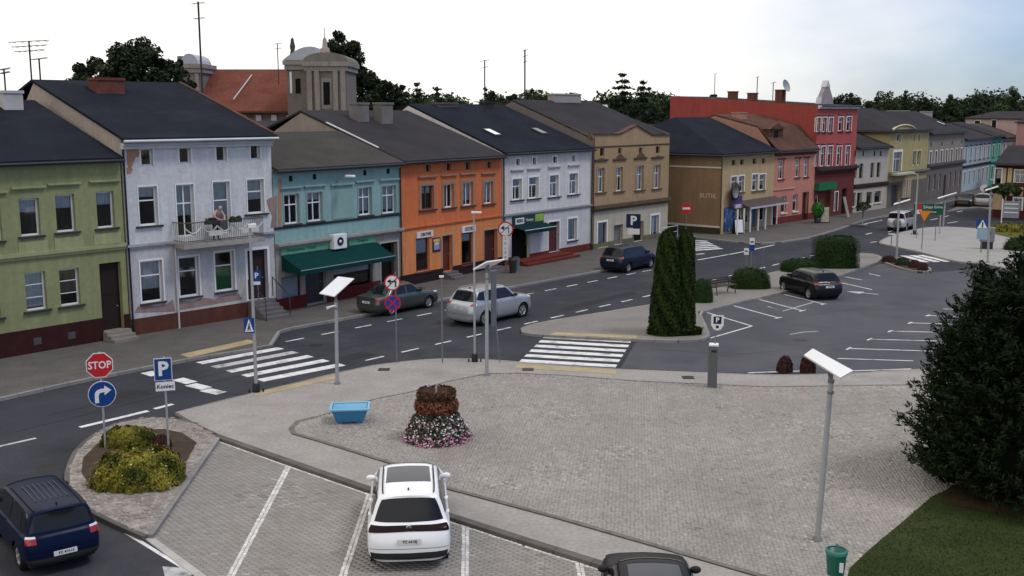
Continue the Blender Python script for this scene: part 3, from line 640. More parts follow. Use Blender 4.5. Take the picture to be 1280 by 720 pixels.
# bare plaster where the render has come off
def bare(h, pts, col, name='bare_patch'):
    mb = MB(); q = [h.hit(*p) for p in pts]; mb.slab([(s, -.012, z) for s, z in q], (0, .0105, 0)); return h.part(name, mb, stucco('bare_plaster_'+col[0], col[1], col[2], .6, 2.0))
bp = ('ochre', (.36, .21, .13), (.28, .17, .11)); bq = ('pale', (.52, .51, .52), (.47, .46, .48)); bs = ('rose', (.27, .19, .17), (.22, .15, .13))
bare(h, [(158,181),(166,180.5),(174,181),(175,188),(173,196),(169,197),(167,203),(165,208),(160,210),(158.5,200)], bp); bare(h, [(158,210),(163,208),(166,212),(163,217),(158.5,218)], bp)
for x, y in ((184,213),(229,211),(277,207),(318,206)): bare(h, [(x-5,y-3),(x-1,y-5),(x+4,y-4),(x+6,y),(x+3,y+4),(x-2,y+5),(x-6,y+2)], bq)
bare(h, [(333,250),(340,246),(346,244),(345.5,284),(338,285),(340,270),(336,262)], bs)
bare(h, [(168,391),(172,383),(185,381),(196,383),(208,380),(216,374),(219,389)], bs); bare(h, [(222,388),(224,376),(240,377),(254,372),(268,374),(280,369),(298,366),(303,374)], bs)
gq = h.rect((271,319,290,362)); h.box('green_blind', gq[0], .225, gq[1], gq[2], .235, gq[1]+(gq[3]-gq[1])*.64, M_('green_cloth', (.03, .20, .05), .8, var=.1))
# balcony
bx0, bx1 = h.hit(217, 303, -.1)[0], h.hit(318, 296, -.1)[0]; zb = h.hit(268, 305, -1.0)[1]
BAL = h.box('balcony', bx0, -1.0, zb-.12, bx1, -.002, zb+.10, M_('stained_concrete', (.30, .28, .26), .9, var=.25, scale=1.5, stain=(.15, .13, .11), stain_amt=.6, stain_scale=1.2))
iron = M_('wrought_iron', (.10, .095, .065), .6, var=.25, scale=4)
zt = zb+.10; rh = .95
def rail(name, mb, mat=iron): return h.part(name, mb, mat, BAL)
mb = MB()
for pa, pb in (((bx0+.04, -.04), (bx0+.04, -.95)), ((bx0+.04, -.95), (bx1-.04, -.95)), ((bx1-.04, -.95), (bx1-.04, -.04))):
    mb.tube([(*pa, zt+rh), (*pb, zt+rh)], .028, 6); mb.tube([(*pa, zt+.12), (*pb, zt+.12)], .02, 6)
rail('railing', mb)
n = 44
for i in range(n):
    f = i/(n-1); x = bx0+.06+(bx1-bx0-.12)*f
    mb = MB(); mb.tube([(x, -.95, zt), (x, -.95, zt+rh-.03)], .011, 5); rail('baluster', mb)
for s in (bx0+.04, bx1-.04):
    for k in range(6): mb = MB(); mb.tube([(s, -.1-.15*k, zt), (s, -.1-.15*k, zt+rh-.03)], .011, 5); rail('baluster', mb)
ns = 5
for i in range(ns):
    xa = bx0+.1+(bx1-bx0-.2)*i/ns; xb = bx0+.1+(bx1-bx0-.2)*(i+1)/ns
    mb = MB(); mb.tube([(xa+(xb-xa)*k/10, -.975, zt+.72-.26*sin(pi*k/10)) for k in range(11)], .035, 6); rail('swag', mb, M_('pale_iron', (.52, .50, .44), .6, var=.2, scale=5))
for a, b, zz in ((.30, .47, .42), (.70, .93, .42)):
    mb = MB(); mb.box(bx0+(bx1-bx0)*a, -1.0, zt+zz-.14, bx0+(bx1-bx0)*b, -.98, zt+zz+.10); rail('balcony_panel', mb, MATS['pale_iron'])
BALC = dict(h=h, z=zt, rh=rh, x0=bx0, x1=bx1)
LAVH = h
# ---------------------------------------------------------------- teal house with the green awning
TEAL = stucco('teal_render', (.22, .35, .335), (.255, .37, .355), .5, .6)
TEALW = M_('teal_trim', (.26, .33, .34), .8, var=.1)
h = House('teal_house', 'teal green two-storey house over the shop with dark green awning', (347, 392.8), (502, 361.5), 7.2, 10.5)
for r, c in (((355,242.5,374,280), .0), ((384,240,403,276.7), .25), ((448,234,464.5,269), .9), ((477.5,231.7,495,266.7), .9)): h.win(r, 'cross', trim=TEALW, lintel=(.30, TEALW, .22), curtain=c, sill=dk, tw=.07)
a = h.rect((415,236,440,273))
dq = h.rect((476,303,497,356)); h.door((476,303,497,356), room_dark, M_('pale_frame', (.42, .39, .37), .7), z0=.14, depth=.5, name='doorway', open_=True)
for r in ((352,345,378,385), (417,332,466,363)):
    h.win(r, 'plain', frame=M_('dark_frame', (.05, .05, .05), .5))
h.door((382,338,408,378), M_('dark_shop_door', (.03, .03, .032), .4), z0=.2)
zc = h.hit(420, 298)[1]
h.walls([(0, zc, stucco('shop_wall', (.30, .27, .25), (.20, .18, .17), .6, .8), 'lower_wall'), (zc, h.H, TEAL, 'upper_wall')], gable=[(0, h.H), (4.6, 8.75), (h.D, 7.3)], side_mat=stucco('party_wall', (.25, .22, .2)))
h.box('blind_panel', a[0], -.03, a[1], a[2], -.001, a[3], M_('teal_panel', (.22, .34, .31), .9, var=.08)); h.box('lintel', a[0]-.1, -.13, a[3]+.2, a[2]+.1, -.001, a[3]+.28, TEALW)
h.cornice(h.hit(420, 277)[1], .12, .08, dk, name='sill_band'); h.cornice(zc, .22, .3, M_('stone_cornice', (.30, .27, .25), .8, var=.2, scale=2))
h.plinth(.75, M_('red_base', (.10, .018, .016), .7, var=.2, scale=2), d=.07, gaps=[(dq[0]-.1, dq[2]+.1), h.rect((382,338,408,378))[::2]])
h.gable_roof(4.6, 8.75, roof_brown, ov=.35, zb=7.4); h.downpipe(h.W-.06, h.H-.3, black); bare(h, [(347.3,224),(352,223),(352,282),(347.6,284)], bp)
for px, py in ((363.3,223.3), (393,221), (456,216), (485,214)):
    s, z = h.hit(px, py); h.box('vent', s-.11, -.01, z-.14, s+.11, -.001, z+.14, room_dark)
s, z = h.hit(420, 228)
sgm = M_('green_sign', (.10, .29, .17), .5, var=.1)
x0, _, x1, _ = h.rect((349.5,310,413,318)); zs0, zs1 = h.hit(382, 314)[1]-.02, h.hit(382, 305)[1]; SG = h.box('shop_sign', x0, -.12, zs0, x1, -.002, zs1, sgm)
lt = M_('dark_letters', (.02, .05, .04), .5)
text('lettering', 'Ubezpieczenia · Odzież', (zs1-zs0)*.55, lt, SG, ((x0+x1)/2-.4, -.125, (zs0+zs1)/2))
x0b, _, x1b, _ = h.rect((434.5,295,468,310)); SG2 = h.box('shop_sign', x0b, -.12, zs0, x1b, -.002, zs1, sgm); text('lettering', 'Drogeria', (zs1-zs0)*.6, lt, SG2, ((x0b+x1b)/2, -.125, (zs0+zs1)/2))
# awning: a sloping cloth with hanging front
x0, x1 = h.hit(350, 325)[0], h.hit(469, 308)[0]; za = zs0-.03; zf = za-.62; pr = 1.35
mb = MB(); NB_ = 24
for i in range(NB_):
    xa, xb = x0+(x1-x0)*i/NB_, x0+(x1-x0)*(i+1)/NB_
    sag = lambda x: .03*sin((x-x0)/(x1-x0)*NB_*pi*.5)**2
    for k in range(4):
        f0, f1 = k/4, (k+1)/4
        mb.poly([(xa, -.13-pr*f1, za+(zf-za)*f1-.05*sin(pi*f1)), (xb, -.13-pr*f1, za+(zf-za)*f1-.05*sin(pi*f1)), (xb, -.13-pr*f0, za+(zf-za)*f0-.05*sin(pi*f0)), (xa, -.13-pr*f0, za+(zf-za)*f0-.05*sin(pi*f0))], True)
    mb.poly([(xa, -.13-pr, zf-.24), (xb, -.13-pr, zf-.24), (xb, -.13-pr, zf), (xa, -.13-pr, zf)])
for s in (x0, x1): mb.poly([(s, -.13, za), (s, -.13-pr, zf), (s, -.13-pr, zf-.24), (s, -.13, zf-.24+.1)])
AW = h.part('awning', mb, M_('green_canvas', (.004, .036, .034), .85, var=.15, scale=1.5))
mb = MB(); mb.tube([(x0, -.13-pr+.02, zf-.02), (x1, -.13-pr+.02, zf-.02)], .03, 6)
h.part('awning_bar', mb, metal_grey, AW)
# ---------------------------------------------------------------- orange house
ORG = stucco('orange_render', (.54, .150, .060), (.47, .125, .05), .4, .7); ORGL = stucco('orange_render_low', (.58, .21, .08), (.52, .175, .068), .4, .7)
STONE = M_('sandstone_trim', (.30, .19, .12), .85, var=.15, scale=2)
h = House('orange_house', 'bright orange two-storey house with two white shop signs', (503, 361), (627, 335.5), 7.25, 13.0)
OY, OZ = h.side(376, 141, 0); print('org', OY, OZ)
for r in ((532,206,538,214.4), (558,204,564,213), (582,203,588,212), (609,202,614,210)): h.win(r, 'plain', frame=brick, trim=STONE, tw=.12)
for r, c in (((526.5,232,542,262), .3), ((555,230,567,259.6), 0), ((578.5,228,591,257), .8), ((605,227,616,254.7), .9)): h.win(r, 'twin', frame=WHITE if c != .3 else M_('brown_frame', (.09, .05, .03), .6), trim=STONE, tw=.2, lintel=(.5, STONE, .3), sill=dk, curtain=c, sw=.25)
fr = M_('pale_reveal', (.36, .27, .2), .8)
d1, d2 = h.rect((553,294,565.5,351)), h.rect((605,287,621.5,334))
h.door((553,294,565.5,351), M_('red_brown_door', (.10, .026, .018), .5), fr, z0=.5); h.door((605,287,621.5,334), M_('maroon_door', (.055, .016, .014), .5), fr, z0=.3); h.holes += [(d1[0], .14, d1[2], .5001), (d2[0], .14, d2[2], .3001)]
h.win((520,298,537,339), 'plain', frame=brick, sill=brick, sw=.1); h.win((577,291,591.7,330), 'plain', frame=brick, sill=brick, sw=.1)
zc = h.hit(503, 286.7)[1]
h.walls([(0, zc, ORGL, 'lower_wall'), (zc, h.H, ORG, 'upper_wall')], gable=[(0, h.H), (OY, OZ), (h.D, 7.4)], side_mat=stucco('party_wall2', (.27, .23, .2)))
h.cornice(zc, .16, .1, ORG); M_('brown_cornice', (.10, .035, .025), .8)
h.plinth(.75, M_('black_plinth', (.022, .015, .015), .8), gaps=[(d1[0], d1[2]), (d2[0], d2[2])])
ro = h.gable_roof(OY, OZ, roof_slate, ov=.35, oL=.05)
mb = MB(); k = (OZ-h.H)/OY; mb.slab([(-.1, 1.6, h.H+1.6*k+.155), (.05, 1.6, h.H+1.6*k+.155), (.05, 5.6, h.H+5.6*k+.155), (-.1, 5.6, h.H+5.6*k+.155)], (0, 0, .05)); h.part('verge_flashing', mb, zinc, ro)
for i, (dd, n) in enumerate(((d1, 3), (d2, 1))):
    for k in range(n): h.box('step', dd[0]-.1+.001*k, -.3*(n-k)-.1, .05, dd[2]+.1, .24, .12+.125*(k+1), M_('grey_step', (.13, .12, .125), .85))
for r, s in (((520,289,540,296.5), 'OBUWIE'), ((576.5,282,593,290), 'ODZIEŻ')):
    a = h.rect(r); S = h.box('shop_sign', a[0], -.1, a[1], a[2], -.002, a[3], M_('sign_white', (.62, .61, .59), .5)); text('lettering', s, (a[3]-a[1])*.78, black, S, ((a[0]+a[2])/2+.05, -.105, (a[1]+a[3])/2), bold=.008, sx=.9)
a = h.rect((540.5,297,550,314.5)); S = h.box('poster', a[0], -.04, a[1], a[2], -.002, a[3], M_('poster_navy', (.02, .02, .035), .5))
zz = a[1]+(a[3]-a[1])*.62; mb = MB(); mb.lathe([(0, 0), (.26, 0), (.26, .004)], 16, M=Matrix.Translation(((a[0]+a[2])/2, -.042, zz)) @ Matrix.Rotation(pi/2, 4, 'X')); h.part('poster_disc', mb, M_('poster_cream', (.5, .42, .24), .6), S)
h.box('poster_band', a[0]+.1, -.045, a[1]+.12, a[2]-.1, -.041, a[1]+.42, M_('poster_violet', (.26, .24, .42), .6), S); h.box('poster_band', a[0]+.06, -.045, a[3]-.22, a[2]-.06, -.041, a[3]-.08, MATS['poster_cream'], S)
h.chimney(447, 461, 128, OY-2.0, M_('grey_brick', (.17, .155, .145), .9, var=.2)); h.chimney(477, 491, 128, OY-2.4, M_('grey_brick', (.17, .155, .145), .9, var=.2)); h.chimney(549, 572, 128, OY-.4, M_('grey_brick2', (.10, .085, .08), .9, var=.2), d=.6)
# ---------------------------------------------------------------- white house
WHT = stucco('off_white_render', (.57, .54, .515), (.50, .475, .45), .5, .7); WHT2 = stucco('grey_white_render', (.49, .475, .465), (.42, .405, .395), .5, .7)
h = House('white_house', 'off-white two-storey house with a dark green shop sign', (628, 335), (738, 314.5), 7.4, 13.5)
for r in ((645,198.6,649.6,206.4), (665.7,197,670,205.4), (691,195.7,696,203.5), (715,194,719,201.5)): h.win(r, 'plain', trim=WHITE, tw=.1, frame=dk)
for r in ((640.4,223.5,652,250), (661,221.5,673,248), (687,219,698,246), (711.4,216.7,722,243)): h.win(r, 'tee', trim=WHITE, tw=.12, lintel=(.55, WHT2, .2), sill=dk, sw=.25)
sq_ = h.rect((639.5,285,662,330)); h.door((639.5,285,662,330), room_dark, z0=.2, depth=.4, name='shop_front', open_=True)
d1 = h.rect((685.5,277,699,319)); h.door((685.5,277,699,319), M_('red_door', (.085, .022, .024), .5), WHITE, z0=.45, fw=.12); h.holes.append((d1[0], .14, d1[2], .4501))
h.win((709.7,273,721,300.5), 'plain', trim=WHITE, tw=.12, sill=dk)
zc = h.hit(628, 270.6)[1]
WY, WZ = h.side(628, 133, h.W); print('wht', WY, WZ)
h.walls([(0, zc, WHT2, 'lower_wall'), (zc, h.H, WHT, 'upper_wall')], gable=[(0, h.H), (WY, WZ), (h.D, 7.5)])
h.cornice(zc, .2, .14, M_('grey_cornice', (.28, .275, .28), .8, var=.15))
ro = h.gable_roof(WY, WZ, roof_felt, ov=.3)
brd = stucco('red_steps', (.13, .030, .022), (.09, .03, .025), .5, 1)
h.plinth(.62, brd, gaps=[(sq_[0], sq_[2]), (d1[0], d1[2])])
h.box('ramp', sq_[0]-.2, -1.1, .05, h.hit(700, 325)[0], -.065, .42, brd); h.box('step', sq_[0]-.2, -1.5, .05, d1[2]+.4, -1.101, .27, brd)
a = h.rect((640,268,677.5,281)); S = h.box('shop_sign', a[0], -.15, a[1], a[2], -.002, a[3], M_('sign_dark_green', (.008, .03, .026), .4))
w = a[2]-a[0]; hh = a[3]-a[1]
h.box('sign_plate', a[0]+w*.05, -.17, a[1]+hh*.2, a[0]+w*.33, -.151, a[3]-hh*.22, M_('sign_white', (.62, .61, .59), .5), S); text('lettering', 'BERG', hh*.42, black, S, (a[0]+w*.19, -.176, a[1]+hh*.5), bold=.01)
text('lettering', 'Kwiaty', hh*.42, M_('sign_white', (.6, .6, .6)), S, (a[0]+w*.52, -.158, a[1]+hh*.5)); h.box('sign_plate', a[0]+w*.70, -.17, a[1]+hh*.25, a[2]-.05, -.151, a[3]-.03, M_('lime_panel', (.22, .36, .06), .5, var=.2, scale=3), S)
mb = MB(); x0, x1 = h.hit(641, 285)[0], h.hit(680, 279)[0]; za = a[1]-.02
mb.slab([(x0, -.12, za), (x1, -.12, za), (x1, -1.0, za-.22), (x0, -1.0, za-.22)], (0, 0, .03)); mb.box(x0, -1.02, za-.42, x1, -1.003, za-.19)
AW = h.part('awning', mb, M_('teal_canvas', (.006, .028, .035), .8, var=.15)); mb = MB(); mb.tube([(x0, -1.02, za-.17), (x1, -1.02, za-.17)], .03, 6); h.part('awning_bar', mb, zinc, AW)
for px in ((610,166,626,172), (668,163,684,168)): pass
def skylight(h, c0, c1, glassy, yr, zr):
    k = (zr-h.H)/yr; ys = []
    def onroof(px, py):
        d = ray(px, py); c = Vector((0, 0, CAMH)) - h.O; lo, hi = 5, 300
        f = lambda t: (c+d*t).z - (h.H + (c+d*t).dot(h.ey)*k + .2)
        for _ in range(60):
            m = (lo+hi)/2
            if f(m) > 0: lo = m
            else: hi = m
        p = c+d*lo; return p.dot(h.ex), p.dot(h.ey)
    a, b = onroof(*c0), onroof(*c1); sw = .75; y0, y1 = min(a[1], b[1]), max(a[1], b[1]); s = (a[0]+b[0])/2
    Z = lambda y: h.H + y*k
    mb = MB(); mb.slab([(s-sw/2, y0, Z(y0)+.16), (s+sw/2, y0, Z(y0)+.16), (s+sw/2, y1, Z(y1)+.16), (s-sw/2, y1, Z(y1)+.16)], (0, 0, .12)); o = h.part('skylight', mb, dark_metal)
    mb = MB(); mb.poly([(s-sw/2+.08, y0+.1, Z(y0+.1)+.285), (s+sw/2-.08, y0+.1, Z(y0+.1)+.285), (s+sw/2-.08, y1-.1, Z(y1-.1)+.285), (s-sw/2+.08, y1-.1, Z(y1-.1)+.285)]); h.part('pane', mb, glassy, o)
skylight(h, (606,162), (625,170), plain('bright_glass', (.75, .76, .78), .08, spec=1.0), WY, WZ); skylight(h, (666,161), (683,168), plain('dim_glass', (.06, .065, .07), .15), WY, WZ)
h.chimney(609, 617, 127, WY-.6, M_('dark_brick', (.04, .035, .035), .9)); h.downpipe(.06, h.H-.3, black); h.downpipe(h.W-.05, h.H-.3, black)
# ---------------------------------------------------------------- tan house with the pediment
TAN = stucco('tan_render', (.34, .235, .135), (.26, .175, .10), .6, .7); CRM = stucco('cream_render', (.43, .385, .295), (.36, .30, .21), .5, .8); BRN = M_('brown_moulding', (.11, .075, .05), .85, var=.25, scale=3)
h = House('tan_house', 'tan upper storey over cream ground floor, house with a stepped parapet gable', (739, 314), (834, 297), 7.95, 14.0)
for r in ((750,185.4,755.5,195), (773,185,777,192), (799,184.6,803,192), (820,183,824.7,191.4)): h.win(r, 'plain', frame=dk)
for r in ((747,210,755,240.4), (769.7,209,778,239), (795.6,207,804,237.5), (817,206,825,235.6)): h.win(r, 'cross', sill=BRN, lintel=(.55, BRN, .45), sw=.3, trim=TAN, tw=.15)
h.win((747,278,758,308.5), 'plain', frame=dk, trim=WHITE, tw=.15, sill=CRM); h.win((813.5,269,823.4,297), 'twin', trim=WHITE, tw=.15, curtain=.8)
d1 = h.rect((767,281,778,309)); h.door((767,281,778,309), M_('grey_door', (.16, .15, .15), .5), CRM); h.door((791.5,277,804,308), room_dark, CRM)
TY, TZ = h.side(640, 127, 0); print('tan', TY, TZ)
zc = h.hit(739, 262)[1]
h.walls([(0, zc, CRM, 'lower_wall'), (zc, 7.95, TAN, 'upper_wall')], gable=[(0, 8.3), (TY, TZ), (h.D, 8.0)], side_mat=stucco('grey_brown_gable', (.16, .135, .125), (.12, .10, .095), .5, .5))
prof = [h.hit(*p) for p in ((739,168),(772,168),(778,166),(795,157),(810,166),(815,169),(834,169.5))]
prof[0] = (0, prof[0][1]); prof[-1] = (h.W, prof[-1][1])
mb = MB(); mb.slab([(0, 0, 7.95)] + [(s, 0, z) for s, z in prof] + [(h.W, 0, 7.95)], (0, .35, 0)); par = h.part('parapet', mb, TAN)
for (s0, z0), (s1, z1) in zip(prof, prof[1:]): mb = MB(); mb.slab([(s0, -.1, z0), (s1, -.1, z1), (s1, .4, z1), (s0, .4, z0)], (0, 0, .08)); h.part('coping', mb, M_('dark_coping', (.09, .05, .045), .7, var=.2), par)
h.cornice(zc, .42, .3, BRN); h.cornice(h.hit(790, 182)[1], .1, .06, BRN); h.plinth(.5, M_('mossy_plinth', (.13, .125, .075), .9, var=.2), gaps=[h.rect((767,281,778,309))[::2], h.rect((791.5,277,804,308))[::2]])
h.H = 8.0; h.gable_roof(TY, TZ, roof_slate, ov=-.36, gutter=None); h.downpipe(.08, 8.2, MATS['dark_coping'])
mb = MB(); s0, s1 = h.hit(812, 302)[0], h.hit(833, 296)[0]
mb.tube([(s0, -1.0, .12), (s0, -1.0, 1.05), (s1, -1.0, 1.05), (s1, -1.0, .12)], .035, 6); mb.tube([(s0, -1.0, .6), (s1, -1.0, .6)], .025, 6); h.part('handrail', mb, zinc)
h.chimney(695, 726, 117, TY-.5, M_('pale_chimney', (.3, .28, .26), .9), d=.8)
for i, r in enumerate(((747,210,755,240), (769.7,209,778,239), (795.6,207,804,237.5), (817,206,825,235.6))):
    q = h.rect(r); xm = (q[0]+q[2])/2; mb = MB(); mb.slab([(xm-.65, -.14, q[3]+.62), (xm+.65, -.14, q[3]+.62), (xm, -.14, q[3]+(1.0 if i in (1, 2) else .72))], (0, .138, 0)); h.part('pediment', mb, BRN)
# ---------------------------------------------------------------- corner house
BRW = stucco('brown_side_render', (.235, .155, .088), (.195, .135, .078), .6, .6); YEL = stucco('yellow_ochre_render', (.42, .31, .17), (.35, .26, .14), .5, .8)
h = House('corner_house', 'ochre corner house with blank brown side wall and shop canopy', (899, 295), (965, 282.8), 6.5, 13.0)
for r in ((915,200,919.7,206.6), (925.4,199.4,930,206), (941,198.5,945.5,205), (952.6,198,956.7,204.5)): h.win(r, 'plain', frame=dk)
for r in ((913.6,221,920.6,239.5), (923,220,930,240), (940,218,947,238.5), (949,218,956.4,237.6)): h.win(r, 'top', sill=BRN, trim=WHITE, tw=.1, curtain=.7)
for r in ((921,258,928.5,281), (932,257,937.5,279), (949,254,956.5,276)): h.win(r, 'plain', frame=WHITE)
h.door((939,255,947,283), M_('blue_shop_door', (.05, .12, .24), .4), WHITE, z0=.2)
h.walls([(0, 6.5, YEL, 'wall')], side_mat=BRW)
yr, zr = h.side(856, 148, h.W)[0], h.side(856, 148, h.W)[1]; yr = min(max(yr, 6), 8)
HR = []
H, Wd, D, ov = 6.5, h.W, 13.0, .45; zr = 9.35; yr = 6.5
mb = MB(); A = [(-ov, -ov, H), (Wd, -ov, H), (Wd, D+.3, H), (-ov, D+.3, H)]; r0, r1 = (3.6, yr, zr), (Wd, yr, zr)
for p in ([A[0], A[1], r1, r0], [A[0], r0, A[3]], [A[3], r0, r1, A[2]]): mb.slab([Vector(q)+Vector((0, 0, .02)) for q in p], (0, 0, .14))
ro = h.part('roof', mb, roof_felt); mb = MB(); mb.tube([(-ov-.06, D, H), (-ov-.06, -ov-.06, H), (Wd, -ov-.06, H)], .06, 8); h.part('gutter', mb, dark_metal, ro)
mb = MB(); mb.poly([(-ov+.03, -ov+.03, H+.015), (-ov+.03, D, H+.015), (Wd, D, H+.015), (Wd, -ov+.03, H+.015)]); h.part('soffit', mb, BRW, ro)
# side wall strips
z1 = h.side(897, 283.8, -.03)[1]; z2 = h.side(899, 209.7, -.03)[1]
wl = M_('white_band', (.55, .53, .48), .7, var=.15)
h.box('band', -.05, .0, z1-.08, -.001, 12.9, z1+.08, wl); h.box('band', -.05, 0, z2-.06, -.001, 12.9, z2+.06, wl); h.box('plinth', -.04, 0, 0, -.0012, 12.9, z1-.081, stucco('moss_plinth', (.05, .045, .025)))
y, z = h.side(885, 245, 0); S = obj('lettering', MB().box(-.001, y-.01, z, 0, y, z+.001), None, h.root); bpy.data.objects.remove(S)
t = text('wall_lettering', 'BUTIK', .55, M_('red_white_letters', (.66, .42, .36), .6), h.root, (-.02, y, z), rot=(pi/2, 0, -pi/2)); h.downpipe(-.06, 6.3, black)
# shop canopy
zc0, zc1 = h.hit(940, 250)[1], h.hit(940, 257, -1.2)[1]; x0, x1 = h.hit(920, 258)[0], h.W+.35
mb = MB(); mb.slab([(x0, -.02, zc0), (x1, -.02, zc0), (x1, -1.3, zc0-.45), (x0, -1.3, zc0-.45)], (0, 0, .08)); CN = h.part('canopy', mb, M_('canopy_brown', (.085, .06, .055), .6)); mb = MB(); mb.box(x0, -1.34, zc0-.52, x1, -1.303, zc0-.38); h.part('canopy_edge', mb, zinc, CN)
for px in (922, 930, 938, 948, 957): s = h.hit(px, 270, -1.1)[0]; mb = MB(); mb.box(s-.05, -1.15, .12, s+.05, -1.05, zc0-.42); h.part('canopy_post', mb, WHITE, CN)
a = h.rect((904.5,259,917.5,288)); S = h.box('advert_banner', a[0], -.1, a[1], a[2], -.002, a[3], M_('banner_blue', (.03, .075, .19), .5, var=.5, scale=2, stain=(.45, .5, .6), stain_amt=.7, stain_scale=1.5))
mb = MB(); s, z = h.hit(912, 238.8); T = Matrix.Translation((s, -.5, z)) @ Matrix.Rotation(pi/2, 4, 'X'); mb.lathe([(0, -.05), (.72, -.05), (.72, .05), (0, .05)], 24, M=T); S = h.part('round_sign', mb, M_('round_sign_rim', (.02, .02, .022), .5)); mb = MB(); mb.lathe([(0, 0), (.56, 0), (.56, .01)], 24, M=Matrix.Translation((s, -.558, z)) @ Matrix.Rotation(pi/2, 4, 'X')); h.part('sign_face', mb, M_('round_face', (.16, .15, .14), .4), S)
mb = MB(); mb.tube([(s, -.5, z), (s, 0, z)], .03, 6); h.part('bracket', mb, dark_metal, S)
a = h.rect((910,245,923,258)); h.box('shop_sign', a[0], -.35, a[1], a[2], -.26, a[3], M_('sign_violet', (.055, .035, .12), .5, var=.4, scale=2)); a = h.rect((913,255,922,259.5)); h.box('shop_sign', a[0], -.5, a[1], a[2], -.36, a[3], M_('sign_lilac', (.5, .42, .52), .5))
def hip_roof(h, H, zr, inset, mat, ov=.4, right=False):
    W_, D = h.W, h.D; yr = D/2; mb = MB(); x1 = W_-inset if right else W_; e = ov if right else 0
    A = [(-ov, -ov, H), (W_+e, -ov, H), (W_+e, D+ov, H), (-ov, D+ov, H)]; r0, r1 = (inset, yr, zr), (x1, yr, zr)
    fs = [[A[0], A[1], r1, r0], [A[0], r0, A[3]], [A[3], r0, r1, A[2]]] + ([[A[1], A[2], r1]] if right else [])
    for p in fs: mb.slab([Vector(q)+Vector((0, 0, .02)) for q in p], (0, 0, .14))
    ro = h.part('roof', mb, mat); mb = MB(); mb.tube([(-ov-.06, D, H), (-ov-.06, -ov-.06, H), (W_, -ov-.06, H)], .06, 8); h.part('gutter', mb, dark_metal, ro); return ro
# ---------------------------------------------------------------- pink house with mansard
PNK = stucco('pink_render', (.47, .20, .15), (.40, .17, .13), .4, .8); PNKD = stucco('red_brick_base', (.15, .035, .028), (.11, .035, .03), .5, 1.2)
h = House('pink_house', 'low pink house with old brown tiled mansard roof and dormer', (965, 282.8), (1016, 275), 6.55, 12.0)
for r in ((973,200,980,224), (994,198.6,1000,221.6), (1005,198,1010.7,221)): h.win(r, 'cross', sill=dk, lintel=(.1, M_('dark_hood', (.10, .05, .04), .7), .15))
for r in ((976.5,245,983,266), (991,243,997,264)): h.win(r, 'top', sill=WHITE, curtain=.5)
h.door((1003,241,1009.5,279), MATS['maroon_door'], M_('dark_hood', (.1, .05, .04))); h.door((965.5,253,970.5,282), room_dark, WHITE, fw=.14)
zp = h.hit(985, 270)[1]
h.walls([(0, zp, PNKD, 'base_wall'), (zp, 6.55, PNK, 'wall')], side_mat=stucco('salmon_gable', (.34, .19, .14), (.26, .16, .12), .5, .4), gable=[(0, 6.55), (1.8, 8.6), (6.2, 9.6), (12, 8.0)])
mb = MB(); prof = [(-.35, 6.55), (1.8, 8.62), (6.2, 9.62), (12.2, 8.0)]
for (y0, z0), (y1, z1) in zip(prof, prof[1:]): mb.slab([(0, y0, z0), (h.W, y0, z0), (h.W, y1, z1), (0, y1, z1)], (0, 0, .13))
ro = h.part('roof', mb, tile_old); mb = MB(); mb.tube([(0, -.42, 6.56), (h.W, -.42, 6.56)], .07, 8); h.part('gutter', mb, dark_metal, ro)
h.cornice(h.hit(975, 237)[1], .14, .1, M_('peach_trim', (.5, .3, .22), .8), 0, h.W*.5); h.cornice(6.25, .22, .2, M_('brown_cornice', (.10, .035, .025), .8)); h.cornice(h.hit(985, 190)[1], .08, .05, WHITE)
a = h.rect((961,157,978,178), .8); D_ = h.box('dormer', a[0], .75, 7.0, a[2], 3.6, a[3]-.25, tile_old)
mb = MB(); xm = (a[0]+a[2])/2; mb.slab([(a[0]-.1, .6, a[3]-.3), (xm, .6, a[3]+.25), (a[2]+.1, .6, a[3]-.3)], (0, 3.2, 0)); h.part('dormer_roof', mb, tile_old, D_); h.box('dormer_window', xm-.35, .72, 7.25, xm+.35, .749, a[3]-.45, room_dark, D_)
c = h.chimney(926, 934, 140, 4.2, MATS['salmon_gable'], d=.9)
# ---------------------------------------------------------------- tall red house
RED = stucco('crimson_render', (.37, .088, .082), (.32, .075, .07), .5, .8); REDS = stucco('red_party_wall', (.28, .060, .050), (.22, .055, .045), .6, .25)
h = House('red_house', 'tall crimson townhouse with grey ornamental gable and long red party wall', (1016, 275), (1065.5, 267.6), 10.55, 20.0)
RD, RZ = h.side(838, 120, 0); print('red', RD, RZ); h.D = RD
for r in ((1021,147,1025.4,165), (1028,147,1033,165), (1036,147,1041,165), (1048,146.5,1054,164), (1058,146,1064,164), (1019,183,1023.5,208), (1026,183,1031.5,208), (1034.5,182.6,1040.3,207.6), (1046,183,1051.5,207), (1057,182.6,1062,206.6)): h.win(r, 'top', trim=WHITE, tw=.09, sill=dk, curtain=.4, lintel=(.25, M_('red_hood', (.35, .12, .1), .8), .1))
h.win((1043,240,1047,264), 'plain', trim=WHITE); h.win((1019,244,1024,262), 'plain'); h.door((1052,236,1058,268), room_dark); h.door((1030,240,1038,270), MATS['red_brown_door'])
zc = h.hit(1040, 212)[1]
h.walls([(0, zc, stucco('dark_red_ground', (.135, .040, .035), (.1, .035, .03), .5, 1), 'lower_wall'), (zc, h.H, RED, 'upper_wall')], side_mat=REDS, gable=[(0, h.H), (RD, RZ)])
h.cornice(zc, .5, .45, M_('dark_moulding', (.06, .035, .035), .85, var=.3, scale=3)); h.cornice(h.H-.15, .3, .35, zinc)
mb = MB(); prof = [(-.4, h.H+.02), (RD+.1, RZ+.02)]
